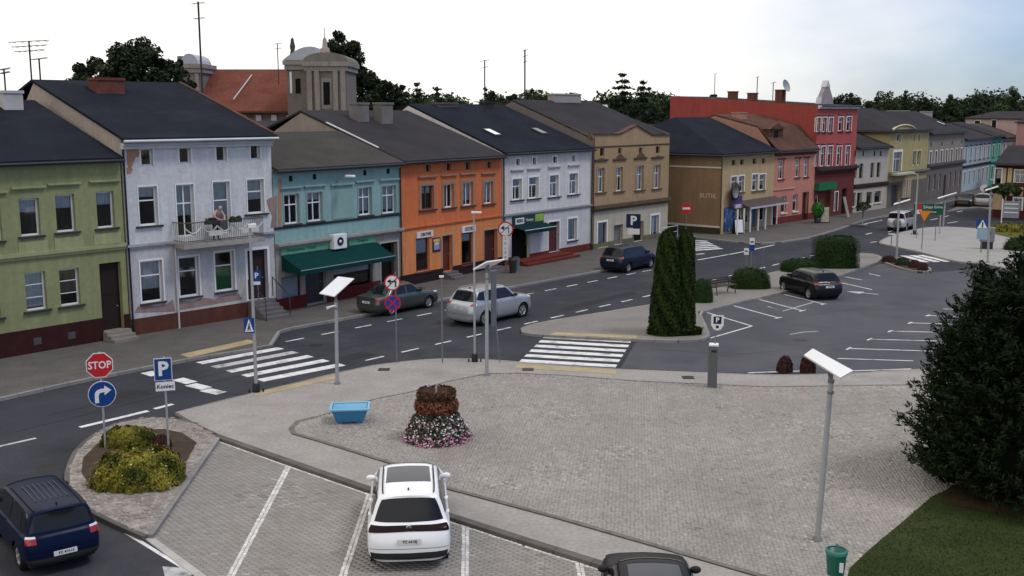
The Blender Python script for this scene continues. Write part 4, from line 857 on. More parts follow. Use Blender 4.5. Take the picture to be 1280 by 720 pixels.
for (y0, z0), (y1, z1) in zip(prof, prof[1:]): mb.slab([(.12, y0, z0-.12), (h.W, y0, z0-.12), (h.W, y1, z1-.12), (.12, y1, z1-.12)], (0, 0, .1))
h.part('roof', mb, roof_slate)
h.box('roof_plank', -.12, -.3,10.6,-.001,12,10.62, REDS) if False else None
GRY = M_('grey_gable', (.27, .235, .25), .85, var=.2, scale=2)
a0, a1 = h.hit(1023.5, 135)[0], h.hit(1040, 135)[0]; xm = (a0+a1)/2; zt0 = h.H+.15
mb = MB(); mb.slab([(a0, -.12, zt0), (a1, -.12, zt0), (a1-.2, -.12, zt0+.6), (xm+.36, -.12, zt0+1.55), (xm-.36, -.12, zt0+1.55), (a0+.2, -.12, zt0+.6)], (0, .4, 0)); GB = h.part('ornamental_gable', mb, GRY)
zt1 = h.hit(1033, 109)[1]; mb = MB(); mb.box(xm-.33, -.1, zt0+1.551, xm+.33, .28, zt1); h.part('gable_turret', mb, GRY, GB)
zt2 = h.hit(1034, 100.5)[1]; mb = MB(); mb.slab([(xm-.45, -.18, zt1), (xm+.45, -.18, zt1), (xm, -.18, zt2)], (0, .55, 0)); h.part('turret_roof', mb, M_('pale_zinc', (.45, .46, .48), .5), GB)
mb = MB(); mb.slab([(a0-.05, -.16, zt0), (a0+.17, -.16, zt0+.62), (a0+.27, -.16, zt0+.62), (a0+.1, -.16, zt0)], (0, .5, 0)); h.part('gable_flank', mb, MATS['pale_zinc'], GB)
a = h.rect((1018,228,1040,237)); h.box('shop_sign', a[0], -.5, a[1], a[2], -.02, a[3], M_('shop_green', (.012, .13, .045), .5, var=.2))
# green display and boards on the pavement
# ---------------------------------------------------------------- small cream house
CR2 = stucco('pale_cream_render', (.43, .39, .34), (.36, .32, .28), .5, .8)
h = House('cream_house', 'small pale cream house with dark brown band between red and yellow houses', (1065.5, 267.6), (1107.5, 261.3), 6.5, 11.0)
for r in ((1066.5,205,1071,223), (1074,204.5,1079,223), (1088,203.5,1092.5,222), (1096,203,1100.5,221.5)): h.win(r, 'plain', frame=M_('dark_brown_frame', (.05, .03, .025), .6))
for r in ((1066,241,1069.5,258), (1083,240,1090,255), (1093,239,1101,253)): h.win(r, 'twin', frame=M_('dark_brown_frame', (.05, .03, .025), .6), sill=WHITE)
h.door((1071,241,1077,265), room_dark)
for px in (1069, 1079, 1093, 1101): s, z = h.hit(px, 192); h.box('vent', s-.13, -.01, z-.25, s+.13, -.001, z+.25, room_dark)
zc = h.hit(1085, 232)[1]; h.walls([(0, 6.5, CR2, 'wall')], gable=[(0, 6.5), (5.5, 8.4), (11, 6.6)]); h.cornice(zc, .45, .15, M_('dark_brown_band', (.05, .032, .028), .8)); h.gable_roof(5.5, 8.4, roof_slate, ov=.4)
# ---------------------------------------------------------------- yellow house
YE2 = stucco('yellow_render', (.37, .31, .15), (.31, .26, .13), .5, .8)
h = House('yellow_house', 'yellow three-storey house with curved pediment and small balcony', (1107.5, 261.3), (1156, 252.3), 7.9, 13.0)
h.win((1116.7,190,1126.5,215), 'cross', trim=WHITE, tw=.25); 
for r in ((1140.7,189,1145,207), (1146.3,188.6,1150.7,206.6), (1120,168,1126,177), (1141,168,1144,176), (1147,168,1150,176)): h.win(r, 'twin', trim=M_('pale_yellow_trim', (.48, .44, .28), .8), tw=.15)
h.door((1114,231.5,1122,259), M_('blue_grey_door', (.04, .05, .08), .5)); zc = h.hit(1130, 226)[1]
h.walls([(0, zc, stucco('grey_brown_ground', (.15, .13, .105), (.12, .1, .085), .5, .8), 'lower_wall'), (zc, 7.9, YE2, 'upper_wall')], side_mat=YE2)
h.cornice(h.hit(1130, 214)[1]-.15, .4, .35, M_('grey_brown_cornice', (.2, .19, .15), .85)); hip_roof(h, 7.9, 10.2, 4.5, roof_slate)
s0, z0 = h.hit(1114, 166); s1, _ = h.hit(1143, 166); mb = MB(); n = 12; xm = (s0+s1)/2; r = (s1-s0)/2
mb.slab([(xm+r*cos(pi-pi*k/n), -.1, 7.85+.7*sin(pi*k/n)) for k in range(n+1)], (0, .3, 0)); P_ = h.part('curved_pediment', mb, YE2)
mb = MB(); mb.tube([(xm+r*cos(pi-pi*k/n), -.15, 7.9+.7*sin(pi*k/n)) for k in range(n+1)], .09, 6); h.part('pediment_moulding', mb, MATS['pale_yellow_trim'], P_)
a = h.rect((1111,213,1132,218)); h.box('balcony', a[0], -1.0, a[1], a[2], -.002, a[1]+.22, MATS['pale_yellow_trim'])
for r, s in (((1127,225,1131.6,247), 'LIPA'), ((1132.6,224,1137,246.5), 'OPTYK')):
    a = h.rect(r); S = h.box('vertical_sign', a[0], -.15, a[1], a[2], -.003, a[3], M_('sign_ochre', (.42, .33, .22), .6))
    for i, ch in enumerate(s): text('letter', ch, (a[3]-a[1])/len(s)*.75, black, S, ((a[0]+a[2])/2, -.156, a[3]-(a[3]-a[1])*(i+.5)/len(s)))
a = h.rect((1073,163,1103,180)); h.chimney(1088, 1096, 152, 6, MATS['pale_chimney'], d=.8)
for a, b in ((1117,1124), (1131,1137)): h.chimney(a, b, 138, 6.8, MATS['pale_chimney'], d=.8)
# ---------------------------------------------------------------- long grey-brown house
GB2 = stucco('grey_tan_render', (.25, .22, .18), (.19, .16, .13), .6, .6); GBL = stucco('grey_stone_render', (.15, .13, .12), (.11, .1, .09), .6, .6)
h = House('long_grey_house', 'long grey-brown terrace house with two rows of white-edged windows', (1156, 252.3), (1201, 241.7), 7.6, 12.0)
zu0, zu1 = h.hit(1178, 206)[1], h.hit(1178, 188)[1]; zl0, zl1 = 1.1, 2.9; n = 7
for i in range(n):
    x = h.W*(i+.5)/n
    h.win((x-.42, zu0, x+.42, zu1), 'top', trim=WHITE, tw=.12, sill=WHITE, px=False, curtain=.5 if i % 2 else 0)
    if i != 3: h.win((x-.45, zl0, x+.45, zl1), 'top', frame=WHITE, px=False, curtain=.5 if i % 3 == 0 else 0)
    if i % 2 == 0: h.win((x-.3, zu1+.55, x+.3, zu1+1.0), 'plain', frame=dk, px=False)
h.door((h.W*3.5/n-.5, .14, h.W*3.5/n+.5, 2.6), wood_door, px=False)
h.walls([(0, 3.9, GBL, 'lower_wall'), (3.9, 7.6, GB2, 'upper_wall')], gable=[(0, 7.6), (6, 9.9), (12, 7.7)]); h.cornice(3.9, .5, .3, M_('dark_stone', (.10, .09, .085), .85, var=.2)); h.gable_roof(6, 9.9, roof_slate, ov=.35)
h.chimney(1158, 1166, 139, 6.2, MATS['pale_chimney'], d=.8); skylight(h, (1172,157), (1180,152), MATS['bright_glass'], 6, 9.9)
# ---------------------------------------------------------------- pale blue, sea green and grey houses down the street
for nm, lab, pl, pr, H, col, n in (('pale_blue_house', 'pale blue house far down the street', (1201,241.7), (1235,232.5), 6.6, (.33, .41, .45), 6), ('sea_green_house', 'narrow sea green house beyond the pale blue one', (1235,232.5), (1249,229), 6.7, (.10, .35, .27), 2), ('far_grey_house', 'grey-white house beyond the sea green one at the street end', (1249,229), (1272,224), 6.4, (.38, .37, .38), 5)):
    h = House(nm, lab, pl, pr, H, 11.0); c = stucco(nm+'_render', col, tuple(v*.8 for v in col), .5, .6)
    for i in range(n):
        x = h.W*(i+.5)/n; w = min(.5, h.W/n*.3); h.win((x-w, 3.9, x+w, 5.5), 'top', trim=WHITE, tw=.15, px=False, sill=dk, lintel=(.25, dk, .1)); h.win((x-w, .9, x+w, 2.6), 'top', trim=WHITE, tw=.12, px=False)
    h.walls([(0, 3.2, c, 'lower_wall'), (3.2, H, c, 'upper_wall')], gable=[(0, H), (5.5, H+1.7), (11, H+.1)]); h.cornice(3.2, .3, .2, dk if col[0] > .2 else c); h.gable_roof(5.5, H+1.7, roof_slate if nm != 'far_grey_house' else roof_brown, ov=.4)
# ---------------------------------------------------------------- half-timbered house at the right edge
h = House('half_timbered_house', 'red-brown and cream half-timbered house at the right edge behind a small round tree', (1240, 272), (1330, 277), 5.2, 9.0)
RB = stucco('brick_red_base', (.075, .022, .020), (.055, .02, .018), .5, 1); CP = stucco('cream_panel', (.45, .35, .21))
h.win((1268.5,213,1281,228.5), 'cross', trim=WHITE, tw=.1); h.win((1267.5,248,1277,263), 'cross', trim=WHITE, tw=.15); h.win((1244,211,1251.5,231), 'plain', frame=M_('red_shutter', (.22, .03, .02), .6), trim=WHITE, tw=.1); h.win((1296,215,1309,230), 'cross', trim=WHITE, tw=.1)
h.walls([(0, 1.0, RB, 'base_wall'), (1.0, 5.2, RB, 'wall')], gable=[(0, 5.2), (4.5, 6.6), (9, 5.2)])
for r in ((1253,210,1257.5,231), (1259.5,210,1265,231), (1262,234,1279,245), (1283,211,1292,231), (1241,234,1258,262)):
    a = h.rect(r); h.box('cream_panel', a[0], -.04, a[1], a[2], -.002, a[3], CP)
h.gable_roof(4.5, 6.6, roof_slate, ov=.5, gutter=dark_metal); s, z = h.hit(1271, 239.5); mb = MB(); mb.lathe([(0, 0), (.42, 0), (.42, .03)], 20, M=Matrix.Translation((s, -.05, z)) @ Matrix.Rotation(pi/2, 4, 'X')); h.part('round_window', mb, room_dark)
# ================================================================== buildings behind the row
def simple(name, label, cat, p0, p1, Y0, Y1, zt, depth, wallm, roofm, rise, hip=False, win=None):
    """a block whose front runs from pixel column p0 at distance Y0 to p1 at Y1"""
    a = Vector(((p0-640)/FPX*Y0*1.0, Y0, 0)); b = Vector(((p1-640)/FPX*Y1, Y1, 0)); d = b-a; w = d.length; ang = atan2(d.y, d.x)
    r = thing(name, label, cat, a, ang); mb = MB(); m = depth/2
    mb.poly([(0,0,0),(w,0,0),(w,0,zt),(0,0,zt)]); mb.poly([(w,depth,0),(0,depth,0),(0,depth,zt),(w,depth,zt)])
    mb.poly([(0,depth,0),(0,0,0),(0,0,zt),(0,m,zt+rise),(0,depth,zt)]); mb.poly([(w,0,0),(w,depth,0),(w,depth,zt),(w,m,zt+rise),(w,0,zt)]); obj('wall', mb, wallm, r)
    mb = MB(); k = rise/m; o = .3
    mb.slab([(-.1,-o,zt-o*k+.03),(w+.1,-o,zt-o*k+.03),(w+.1,m,zt+rise+.03),(-.1,m,zt+rise+.03)], (0,0,.12)); mb.slab([(-.1,m,zt+rise+.03),(w+.1,m,zt+rise+.03),(w+.1,depth+o,zt-o*k+.03),(-.1,depth+o,zt-o*k+.03)], (0,0,.12)); ro = obj('roof', mb, roofm, r)
    for (x, z, ww, hh) in (win or []):
        f = obj('window', MB().box(x*w-ww/2, -.05, z, x*w+ww/2, -.002, z+hh), WHITE, r); obj('pane', MB().box(x*w-ww/2+.08, -.07, z+.08, x*w+ww/2-.08, -.051, z+hh-.08), room_dark, f)
    return r, w
beige = stucco('beige_back', (.30, .25, .21), (.23, .19, .17), .5, .4)
# church
chm = stucco('church_render', (.27, .235, .205), (.19, .16, .14), .6, .35); chd = stucco('church_dark_stone', (.19, .165, .145), (.125, .108, .095), .6, .4)  # chd: the darker stone colour of the tower blocks
YC = 118.0
CH = thing('church', 'baroque church with red tiled nave and stone tower behind the houses', 'church', (0, 0, 0))
nL, nR = AT(222, 139, YC+6), AT(372, 139, YC)
zr = AT(300, 88, YC+5).z; ze = AT(300, 139, YC).z + .4
mb = MB(); mb.slab([(nL.x, YC-1, ze-.6), (nR.x, YC-1, ze-.6), (nR.x, YC+7, zr), (nL.x, YC+7, zr)], (0, 0, .2)); mb.slab([(nL.x, YC+7, zr), (nR.x, YC+7, zr), (nR.x, YC+15, ze-.6), (nL.x, YC+15, ze-.6)], (0, 0, .2)); ro = obj('nave_roof', mb, tile_red, CH)
mb = MB(); a, b = AT(298, 96, YC-.5), AT(288, 124, YC-1); mb.tube([(b.x, YC+.3, b.z), (a.x, YC+5.6, a.z+.4)], .07, 5); obj('lightning_strip', mb, zinc, ro)
obj('nave_wall', MB().box(nL.x, YC, 0, nR.x, YC+14, ze-.5), chm, CH)
for i in range(9): x = nL.x+(nR.x-nL.x)*(i+.5)/9; obj('buttress', MB().box(x-.3, YC-.6, 0, x+.3, YC-.001, ze-.8), M_('white_buttress', (.5, .48, .46), .9), CH)
def pavilion(x0, x1, y0, z0, zt, d, nm):
    """stone tower block with pilasters, cornice and bowed roof"""
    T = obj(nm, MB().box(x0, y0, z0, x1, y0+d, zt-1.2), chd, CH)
    mb = MB(); mb.box(x0-.35, y0-.35, zt-1.2, x1+.35, y0+d+.35, zt-.75); mb.box(x0-.2, y0-.2, zt-1.7, x1+.2, y0+d+.2, zt-1.201); obj('cornice', mb, chm, T)
    return T
x0, x1 = AT(383, 100, YC-6).x, AT(433, 100, YC-6).x; zc = AT(400, 79, YC-6).z; zb = AT(400, 132, YC-6).z-6
T = pavilion(x0, x1, YC-6, 0, zc+.9, 7, 'tower')
for f in (.08, .27, .73, .92): x = x0+(x1-x0)*f; obj('pilaster', MB().box(x-.25, YC-6.25, zb, x+.25, YC-6.001, zc-.6), chm, T)
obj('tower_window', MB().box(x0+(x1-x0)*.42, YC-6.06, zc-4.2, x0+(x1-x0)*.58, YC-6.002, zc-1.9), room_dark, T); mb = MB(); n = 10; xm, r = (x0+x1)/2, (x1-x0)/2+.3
obj('niche_frame', MB().box(x0+(x1-x0)*.37, YC-6.04, zc-4.6, x0+(x1-x0)*.63, YC-6.0015, zc-1.5), chm, T)
zs = zc+.15
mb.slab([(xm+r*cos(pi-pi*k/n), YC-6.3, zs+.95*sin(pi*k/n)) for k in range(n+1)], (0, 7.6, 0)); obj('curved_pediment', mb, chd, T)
mb = MB(); mb.lathe([(.55, 0), (.45, .5), (.28, .6), (.2, 1.4), (.05, 1.6), (.03, 2.6)], 10, (xm-.1, YC-5.8, zs+.85)); obj('finial', mb, chm, T)
xa, xb = AT(360, 100, YC-4).x, x0-.05; T2 = pavilion(xa, xb, YC-4.5, 0, zc+1.1, 6, 'side_bay'); n = 8
mb = MB(); mb.slab([(xa-.3+(xb-xa+1.2)*k/n, YC-4.8, zc+.4+1.35*sin(pi*.62*k/n)) for k in range(n+1)] + [(xb+.9, YC-4.8, zc+.35)], (0, 6.6, 0)); obj('lead_roof', mb, M_('lead_sheet', (.36, .38, .42), .45, var=.15), T2)
for f, ww, hh in ((.5, .5, 1.5), (.18, .22, 2.2)): xx = xa+(xb-xa)*f; obj('tower_window', MB().box(xx-ww/2, YC-4.56, zc-3.0, xx+ww/2, YC-4.502, zc-3.0+hh), room_dark if ww > .3 else WHITE, T2)
mb = MB(); xx = AT(366, 70, YC-4).x; mb.lathe([(.3, 0), (.22, .4), (.3, .8), (.2, 1.2), (.17, 1.5), (.05, 1.7)], 10, (xx, YC-4, zc+1.0)); obj('statue', mb, M_('dark_statue', (.07, .065, .06), .8), T2)
x0, x1 = AT(224, 90, YC+3).x, AT(254, 90, YC+3).x; zt = AT(240, 82, YC+3).z; T3 = pavilion(x0, x1, YC+2, 0, zt+.9, 5, 'turret'); xm, r = (x0+x1)/2+.2, (x1-x0)/2*.7; n = 8
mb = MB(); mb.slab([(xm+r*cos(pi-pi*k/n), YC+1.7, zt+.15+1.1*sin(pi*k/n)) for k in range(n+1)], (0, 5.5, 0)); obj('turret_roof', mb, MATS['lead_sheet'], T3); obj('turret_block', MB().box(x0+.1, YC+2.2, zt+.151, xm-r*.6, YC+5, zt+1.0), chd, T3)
for f in (.15, .85): x = x0+(x1-x0)*f; obj('pilaster', MB().box(x-.2, YC+1.8, zt-6, x+.2, YC+1.999, zt-.9), chm, T3)
obj('tower_window', MB().box(xm-.5, YC+1.94, zt-2.6, xm+.5, YC+1.998, zt-2.3), room_dark, T3)
# beige gable seen over the teal house, roofs behind the row
r_, w_ = simple('back_house', 'low beige house with dark gable line behind the teal house', 'house', 352, 425, 72, 78, 8.2, 9, beige, roof_slate, 1.0)
simple('back_house', 'long low back building with brown walls below the church tower', 'house', 405, 500, 92, 96, 8.9, 8, stucco('umber_back', (.15, .12, .105)), roof_slate, .9)
simple('back_house', 'grey-roofed back building left of the tall conifers', 'house', 700, 760, 150, 150, 9.2, 9, beige, M_('pale_metal_roof', (.42, .43, .45), .6, var=.15), 1.6)
simple('back_house', 'small dark-roofed building behind the tan parapet gable', 'house', 800, 842, 104, 104, 7.2, 8, beige, roof_slate, 1.4)
simple('back_house', 'pale pink building with dark roof above the far terrace', 'house', 1200, 1330, 168, 150, 8.9, 12, stucco('pale_pink_back', (.40, .30, .28), (.32, .25, .24), .5, .3), roof_slate, 1.0, win=[(.13, 6.9, 1.2, 1.8), (.3, 7.2, 1.0, 1.6)])
simple('back_house', 'slate-roofed house beside the pink building', 'house', 1212, 1262, 158, 152, 8.6, 8, beige, roof_brown, 2.6) if False else None
simple('back_house', 'terracotta-pink flank building at the far right edge', 'house', 1264, 1330, 140, 132, 8.6, 10, stucco('rose_back', (.36, .20, .19)), roof_slate, 1.2)
# chimneys as small things on those roofs, aerials
def aerial(px, top, base, Y, label, bars=3, tall=False, w=.9):
    a = AT(px, base, Y); b = AT(px, top, Y); r = thing('aerial', label, 'antenna', (a.x, Y, a.z)); H = b.z-a.z
    mb = MB(); mb.tube([(0,0,-1.0),(0,0,H)], .045 if not tall else .06, 6); obj('mast', mb, dark_metal, r)
    for i in range(bars):
        z = H*(.98-.16*i/max(1, bars)*2); ww = w*(1-.15*i); mb = MB(); mb.tube([(-ww*.6, -.3, z-.05), (ww*.6, .3, z+.1)], .022, 5)
        for k in range(5): f = -.5+k*.25; mb.tube([(ww*f-.0, .3*f-.35, z+.08*f), (ww*f, .3*f+.35, z+.08*f)], .014, 4)
        obj('antenna_array', mb, metal_grey, r)
    return r
aerial(253, 2, 118, 66, 'very tall thin mast in front of the red church roof', 2, True, .5)
aerial(40, 51, 106, 55, 'spindly aerial at the gable peak left of the big tree', 3, False, 1.5)
aerial(51, 73, 106, 55.5, 'short second pole beside the spindly gable aerial', 1, False, .5)
aerial(7, 86, 114, 54, 'lattice aerial pole at the far left edge', 2, False, .3)
aerial(606, 75, 128, 78, 'pale thin aerial above the tree line left of the other mast', 2, False, .5)
aerial(656, 62, 128, 84, 'tall dark mast rising over the middle roofs', 3, True, .4)
aerial(348, 54, 92, 100, 'short mast with two boxes left of the church tower', 2, False, .6)
aerial(893, 92, 120, 190, 'distant white mast with round head above the red party wall', 1, True, 1.0)
aerial(946, 96, 122, 112, 'thin upright aerial on the red party wall', 1, False, .3)
aerial(966, 103, 122, 112, 'faint short aerial near the satellite dish', 1, False, .5)
aerial(1228, 112, 140, 165, 'slim aerial against the far right trees', 1, False, .5)
# dish and chimneys of the red house roof
RH = [x for x in HOUSES if x.root.name.startswith('red_house')][0]
for a, b, t in ((912, 922, 114), (938, 945, 116), (971, 982, 112)):
    yy, zt = RH.side((a+b)/2, t, .9); zr_ = RH.H+(RZ-RH.H)*yy/RD; c_ = RH.box('chimney', .4, yy-.35, zr_-.5, 1.2, yy+.35, max(zt, zr_+.35)-.1, brick); RH.box('chimney_cap', .35, yy-.4, max(zt, zr_+.35)-.1, 1.25, yy+.4, max(zt, zr_+.35), brick, c_)
yy, zz = RH.side(981, 108, .6); mb = MB(); mb.lathe([(0, 0), (.25, .03), (.5, .12), (.62, .2)], 16, M=Matrix.Translation((.6, yy, zz)) @ Matrix.Rotation(radians(70), 4, 'X')); RH.part('satellite_dish', mb, M_('dish_grey', (.3, .32, .33), .5))
# ================================================================== cars
def hermite_grid(C, nu, nv):
    """C: (m,k,3) control grid -> dense evaluator"""
    C = np.asarray(C, float); T = .42
    def tang(A):
        d = np.zeros_like(A); d[1:-1] = (A[2:]-A[:-2])/2; d[0] = A[1]-A[0]; d[-1] = A[-1]-A[-2]
        lo = np.zeros_like(A); lo[1:-1] = np.minimum(np.abs(A[1:-1]-A[:-2]), np.abs(A[2:]-A[1:-1])); lo[0] = np.abs(d[0]); lo[-1] = np.abs(d[-1])
        s = np.sign(d); same = np.ones_like(A, bool); same[1:-1] = np.sign(A[1:-1]-A[:-2])*np.sign(A[2:]-A[1:-1]) > 0
        return np.where(same, s*np.minimum(np.abs(d), 1.6*lo), 0)
    def ev1(A, t):
        i = np.clip(np.floor(t).astype(int), 0, len(A)-2); f = (t-i)[:, None, None]; D = tang(A)
        return (2*f**3-3*f**2+1)*A[i] + (f**3-2*f**2+f)*D[i] + (-2*f**3+3*f**2)*A[i+1] + (f**3-f**2)*D[i+1]
    def ev(u, v):
        u, v = np.asarray(u, float).ravel(), np.asarray(v, float).ravel()
        R = ev1(C, u)                     # (n, k, 3)
        out = np.zeros((len(u), 3)); k = C.shape[1]
        for n in range(len(u)): pass
        A = np.swapaxes(R, 0, 1)          # (k, n, 3)
        D = tang(A); j = np.clip(np.floor(v).astype(int), 0, k-2); f = (v-j)[:, None]; ar = np.arange(len(u))
        return (2*f**3-3*f**2+1)*A[j, ar] + (f**3-2*f**2+f)*D[j, ar] + (-2*f**3+3*f**2)*A[j+1, ar] + (f**3-f**2)*D[j+1, ar]
    return ev
def car_surface(L, Wd, H, zh, zb, xc, xr, xe, kind='hatch', deck=None, nose=.0, tail=.14, roofw=.70, gc=.22, rakeb=.08):
    w = Wd/2; F, R = L/2, -L/2; zr = H; S = []
    def st(xs, ys, zs): S.append([(xs[i] if hasattr(xs, '__len__') else xs, ys[i]*w, zs[i]) for i in range(8)])
    g = gc; zm = .34*(zb-g)+g+.10; zs_ = zb-.10
    hf = [g, g+.16, zm, zh-.17, zh-.07, zh-.05, zh-.035, zh-.03]
    st([F-.08, F, F-.01, F-.05-nose, F-.10-nose, F-.13-nose, F-.16-nose, F-.17-nose], [0]*8, hf)
    st([F-.09, F-.015, F-.03, F-.07-nose, F-.12-nose, F-.14-nose, F-.16-nose, F-.17-nose], [.52, .54, .55, .55, .53, .40, .2, 0], hf)
    st([F-.28, F-.22, F-.24, F-.28-nose, F-.30-nose, F-.24-nose, F-.22-nose, F-.21-nose], [.84, .90, .92, .91, .86, .58, .29, 0], [g, g+.16, zm, zh-.15, zh-.04, zh-.01, zh, zh+.005])
    xh = (F-.3 + xc)/2
    st(xh+.15, [.86, .955, .985, .965, .87, .60, .3, 0], [g, g+.15, zm+.02, zh-.10, zh+.01, zh+.045, zh+.06, zh+.065])
    zq = zh*.45+zb*.55
    st(xh-.25, [.86, .965, .995, .975, .89, .62, .31, 0], [g, g+.14, zm+.02, zs_-.03, zq, zq+.05, zq+.07, zq+.075])
    st([xc-.05]*4+[xc-.05, xc, xc+.06, xc+.09], [.86, .97, 1, .985, .925, .80, .42, 0], [g, g+.13, zm+.02, zs_, zb, zb+.045, zb+.055, zb+.06])
    st([xr+.25]*4+[xr+.2, xr, xr+.05, xr+.07], [.86, .97, 1, .985, .925, roofw, .38, 0], [g, g+.13, zm+.02, zs_, zb+.005, zr-.075, zr-.02, zr-.012])
    xm = (xr+xe)/2
    st(xm+.15, [.86, .97, 1, .985, .925, roofw, .38, 0], [g, g+.13, zm+.02, zs_, zb+.012, zr-.055, zr-.006, zr])
    if kind == 'sedan':
        x3 = xe; xd = deck[0]; zd = deck[1]
        st([xe-.15]*4+[xe-.1, xe, xe-.05, xe-.07], [.86, .97, 1, .985, .925, roofw, .38, 0], [g, g+.13, zm+.02, zs_, zb+.015, zr-.10, zr-.045, zr-.035])
        st([xd-.1]*4+[xd-.05, xd, xd-.05, xd-.08], [.86, .965, .99, .975, .90, .76, .4, 0], [g, g+.14, zm+.02, zs_, zd-.01, zd+.025, zd+.035, zd+.04])
        st([R+.2, R+.14, R+.14, R+.16, R+.17, R+.18, R+.17, R+.17], [.82, .90, .93, .92, .86, .58, .3, 0], [g+.03, g+.18, zm+.03, zd-.18, zd-.03, zd+.01, zd+.025, zd+.03])
        st([R+.07, R+.01, R+.01, R+.04, R+.05, R+.08, R+.12, R+.13], [.5, .55, .56, .55, .52, .36, .18, 0], [g+.03, g+.18, zm+.03, zd-.18, zd-.02, zd+.02, zd+.03, zd+.03])
        st([R+.06, R, R, R+.03, R+.04, R+.06, R+.10, R+.12], [0]*8, [g+.03, g+.18, zm+.03, zd-.18, zd-.015, zd+.025, zd+.03, zd+.03])
    else:
        x6 = xe+.45
        st([x6-.05]*4+[x6-.1, x6, x6, x6], [.86, .97, 1, .985, .925, roofw-.005, .38, 0], [g, g+.13, zm+.02, zs_, zb+.025, zr-.065, zr-.018, zr-.012])
        st([R+.40, R+.36, R+.36, R+.36, R+.36+.0, xe+.06, xe+.04, xe+.03], [.85, .96, .985, .975, .91, roofw-.03, .36, 0], [g+.02, g+.15, zm+.03, zs_, zb+.03, zr-.095, zr-.045, zr-.038])
        st([R+.20, R+.12, R+.12, R+.10+tail*.4, R+.10+tail, xe+.0, xe-.01, xe-.02], [.80, .90, .935, .915, .845, roofw-.09, .33, 0], [g+.04, g+.18, zm+.04, zs_, zb+.02, zr-.12, zr-.06, zr-.05])
        st([R+.07, R+.005, R+.005, R+.02+tail*.4, R+.02+tail, xe-.03, xe-.03, xe-.035], [.5, .55, .56, .55, .51, .40, .2, 0], [g+.04, g+.18, zm+.04, zs_, zb+.01, zr-.095, zr-.06, zr-.055])
        st([R+.06, R, R, R+.01+tail*.4, R+.01+tail, xe-.04, xe-.04, xe-.04], [0]*8, [g+.04, g+.18, zm+.04, zs_, zb+.01, zr-.085, zr-.06, zr-.055])
    return S
tyre_m = M_('tyre_rubber', (.018, .018, .019), .85, var=.1); alloy = M_('alloy_wheel', (.38, .38, .39), .35, var=.08, metal=.7); car_glass = plain('car_glass', (.009, .010, .013), .05, spec=.3); lamp_red = plain('tail_lamp_red', (.28, .012, .014), .12, spec=.6); lamp_white = plain('lamp_clear', (.55, .56, .58), .1, spec=.8)
plate_m = plain('number_plate', (.62, .62, .62), .5); plastic = M_('black_plastic', (.018, .018, .019), .65, var=.1)
WHEEL = {}
def wheel_meshes(R):
    k = round(R, 3)
    if k in WHEEL: return WHEEL[k]
    T = Matrix.Rotation(pi/2, 4, 'X'); mb = MB(); wd = .105
    mb.lathe([(R*.66, -wd*.9), (R*.92, -wd), (R*.985, -wd*.8), (R, 0), (R*.985, wd*.8), (R*.92, wd), (R*.66, wd*.9), (R*.6, 0), (R*.66, -wd*.9)], 28, M=T); a = mb.mesh('wheel'); a.materials.append(tyre_m)
    mb = MB(); mb.lathe([(R*.67, wd*.8), (R*.62, wd*.75), (R*.60, wd*.3), (R*.55, wd*.2)], 28, M=T)
    for i in range(5):
        q = Matrix.Rotation(2*pi*i/5, 4, 'Y'); mb.box(-R*.075, -wd*.86, R*.12, R*.075, -wd*.45, R*.64, M=q)
    mb.lathe([(0, wd*.85), (R*.17, wd*.8), (R*.17, wd*.3)], 14, M=T); mb.lathe([(R*.62, wd*.3), (0, wd*.25)], 20, M=T)
    b = mb.mesh('rim'); b.materials.append(alloy); WHEEL[k] = (a, b); return a, b
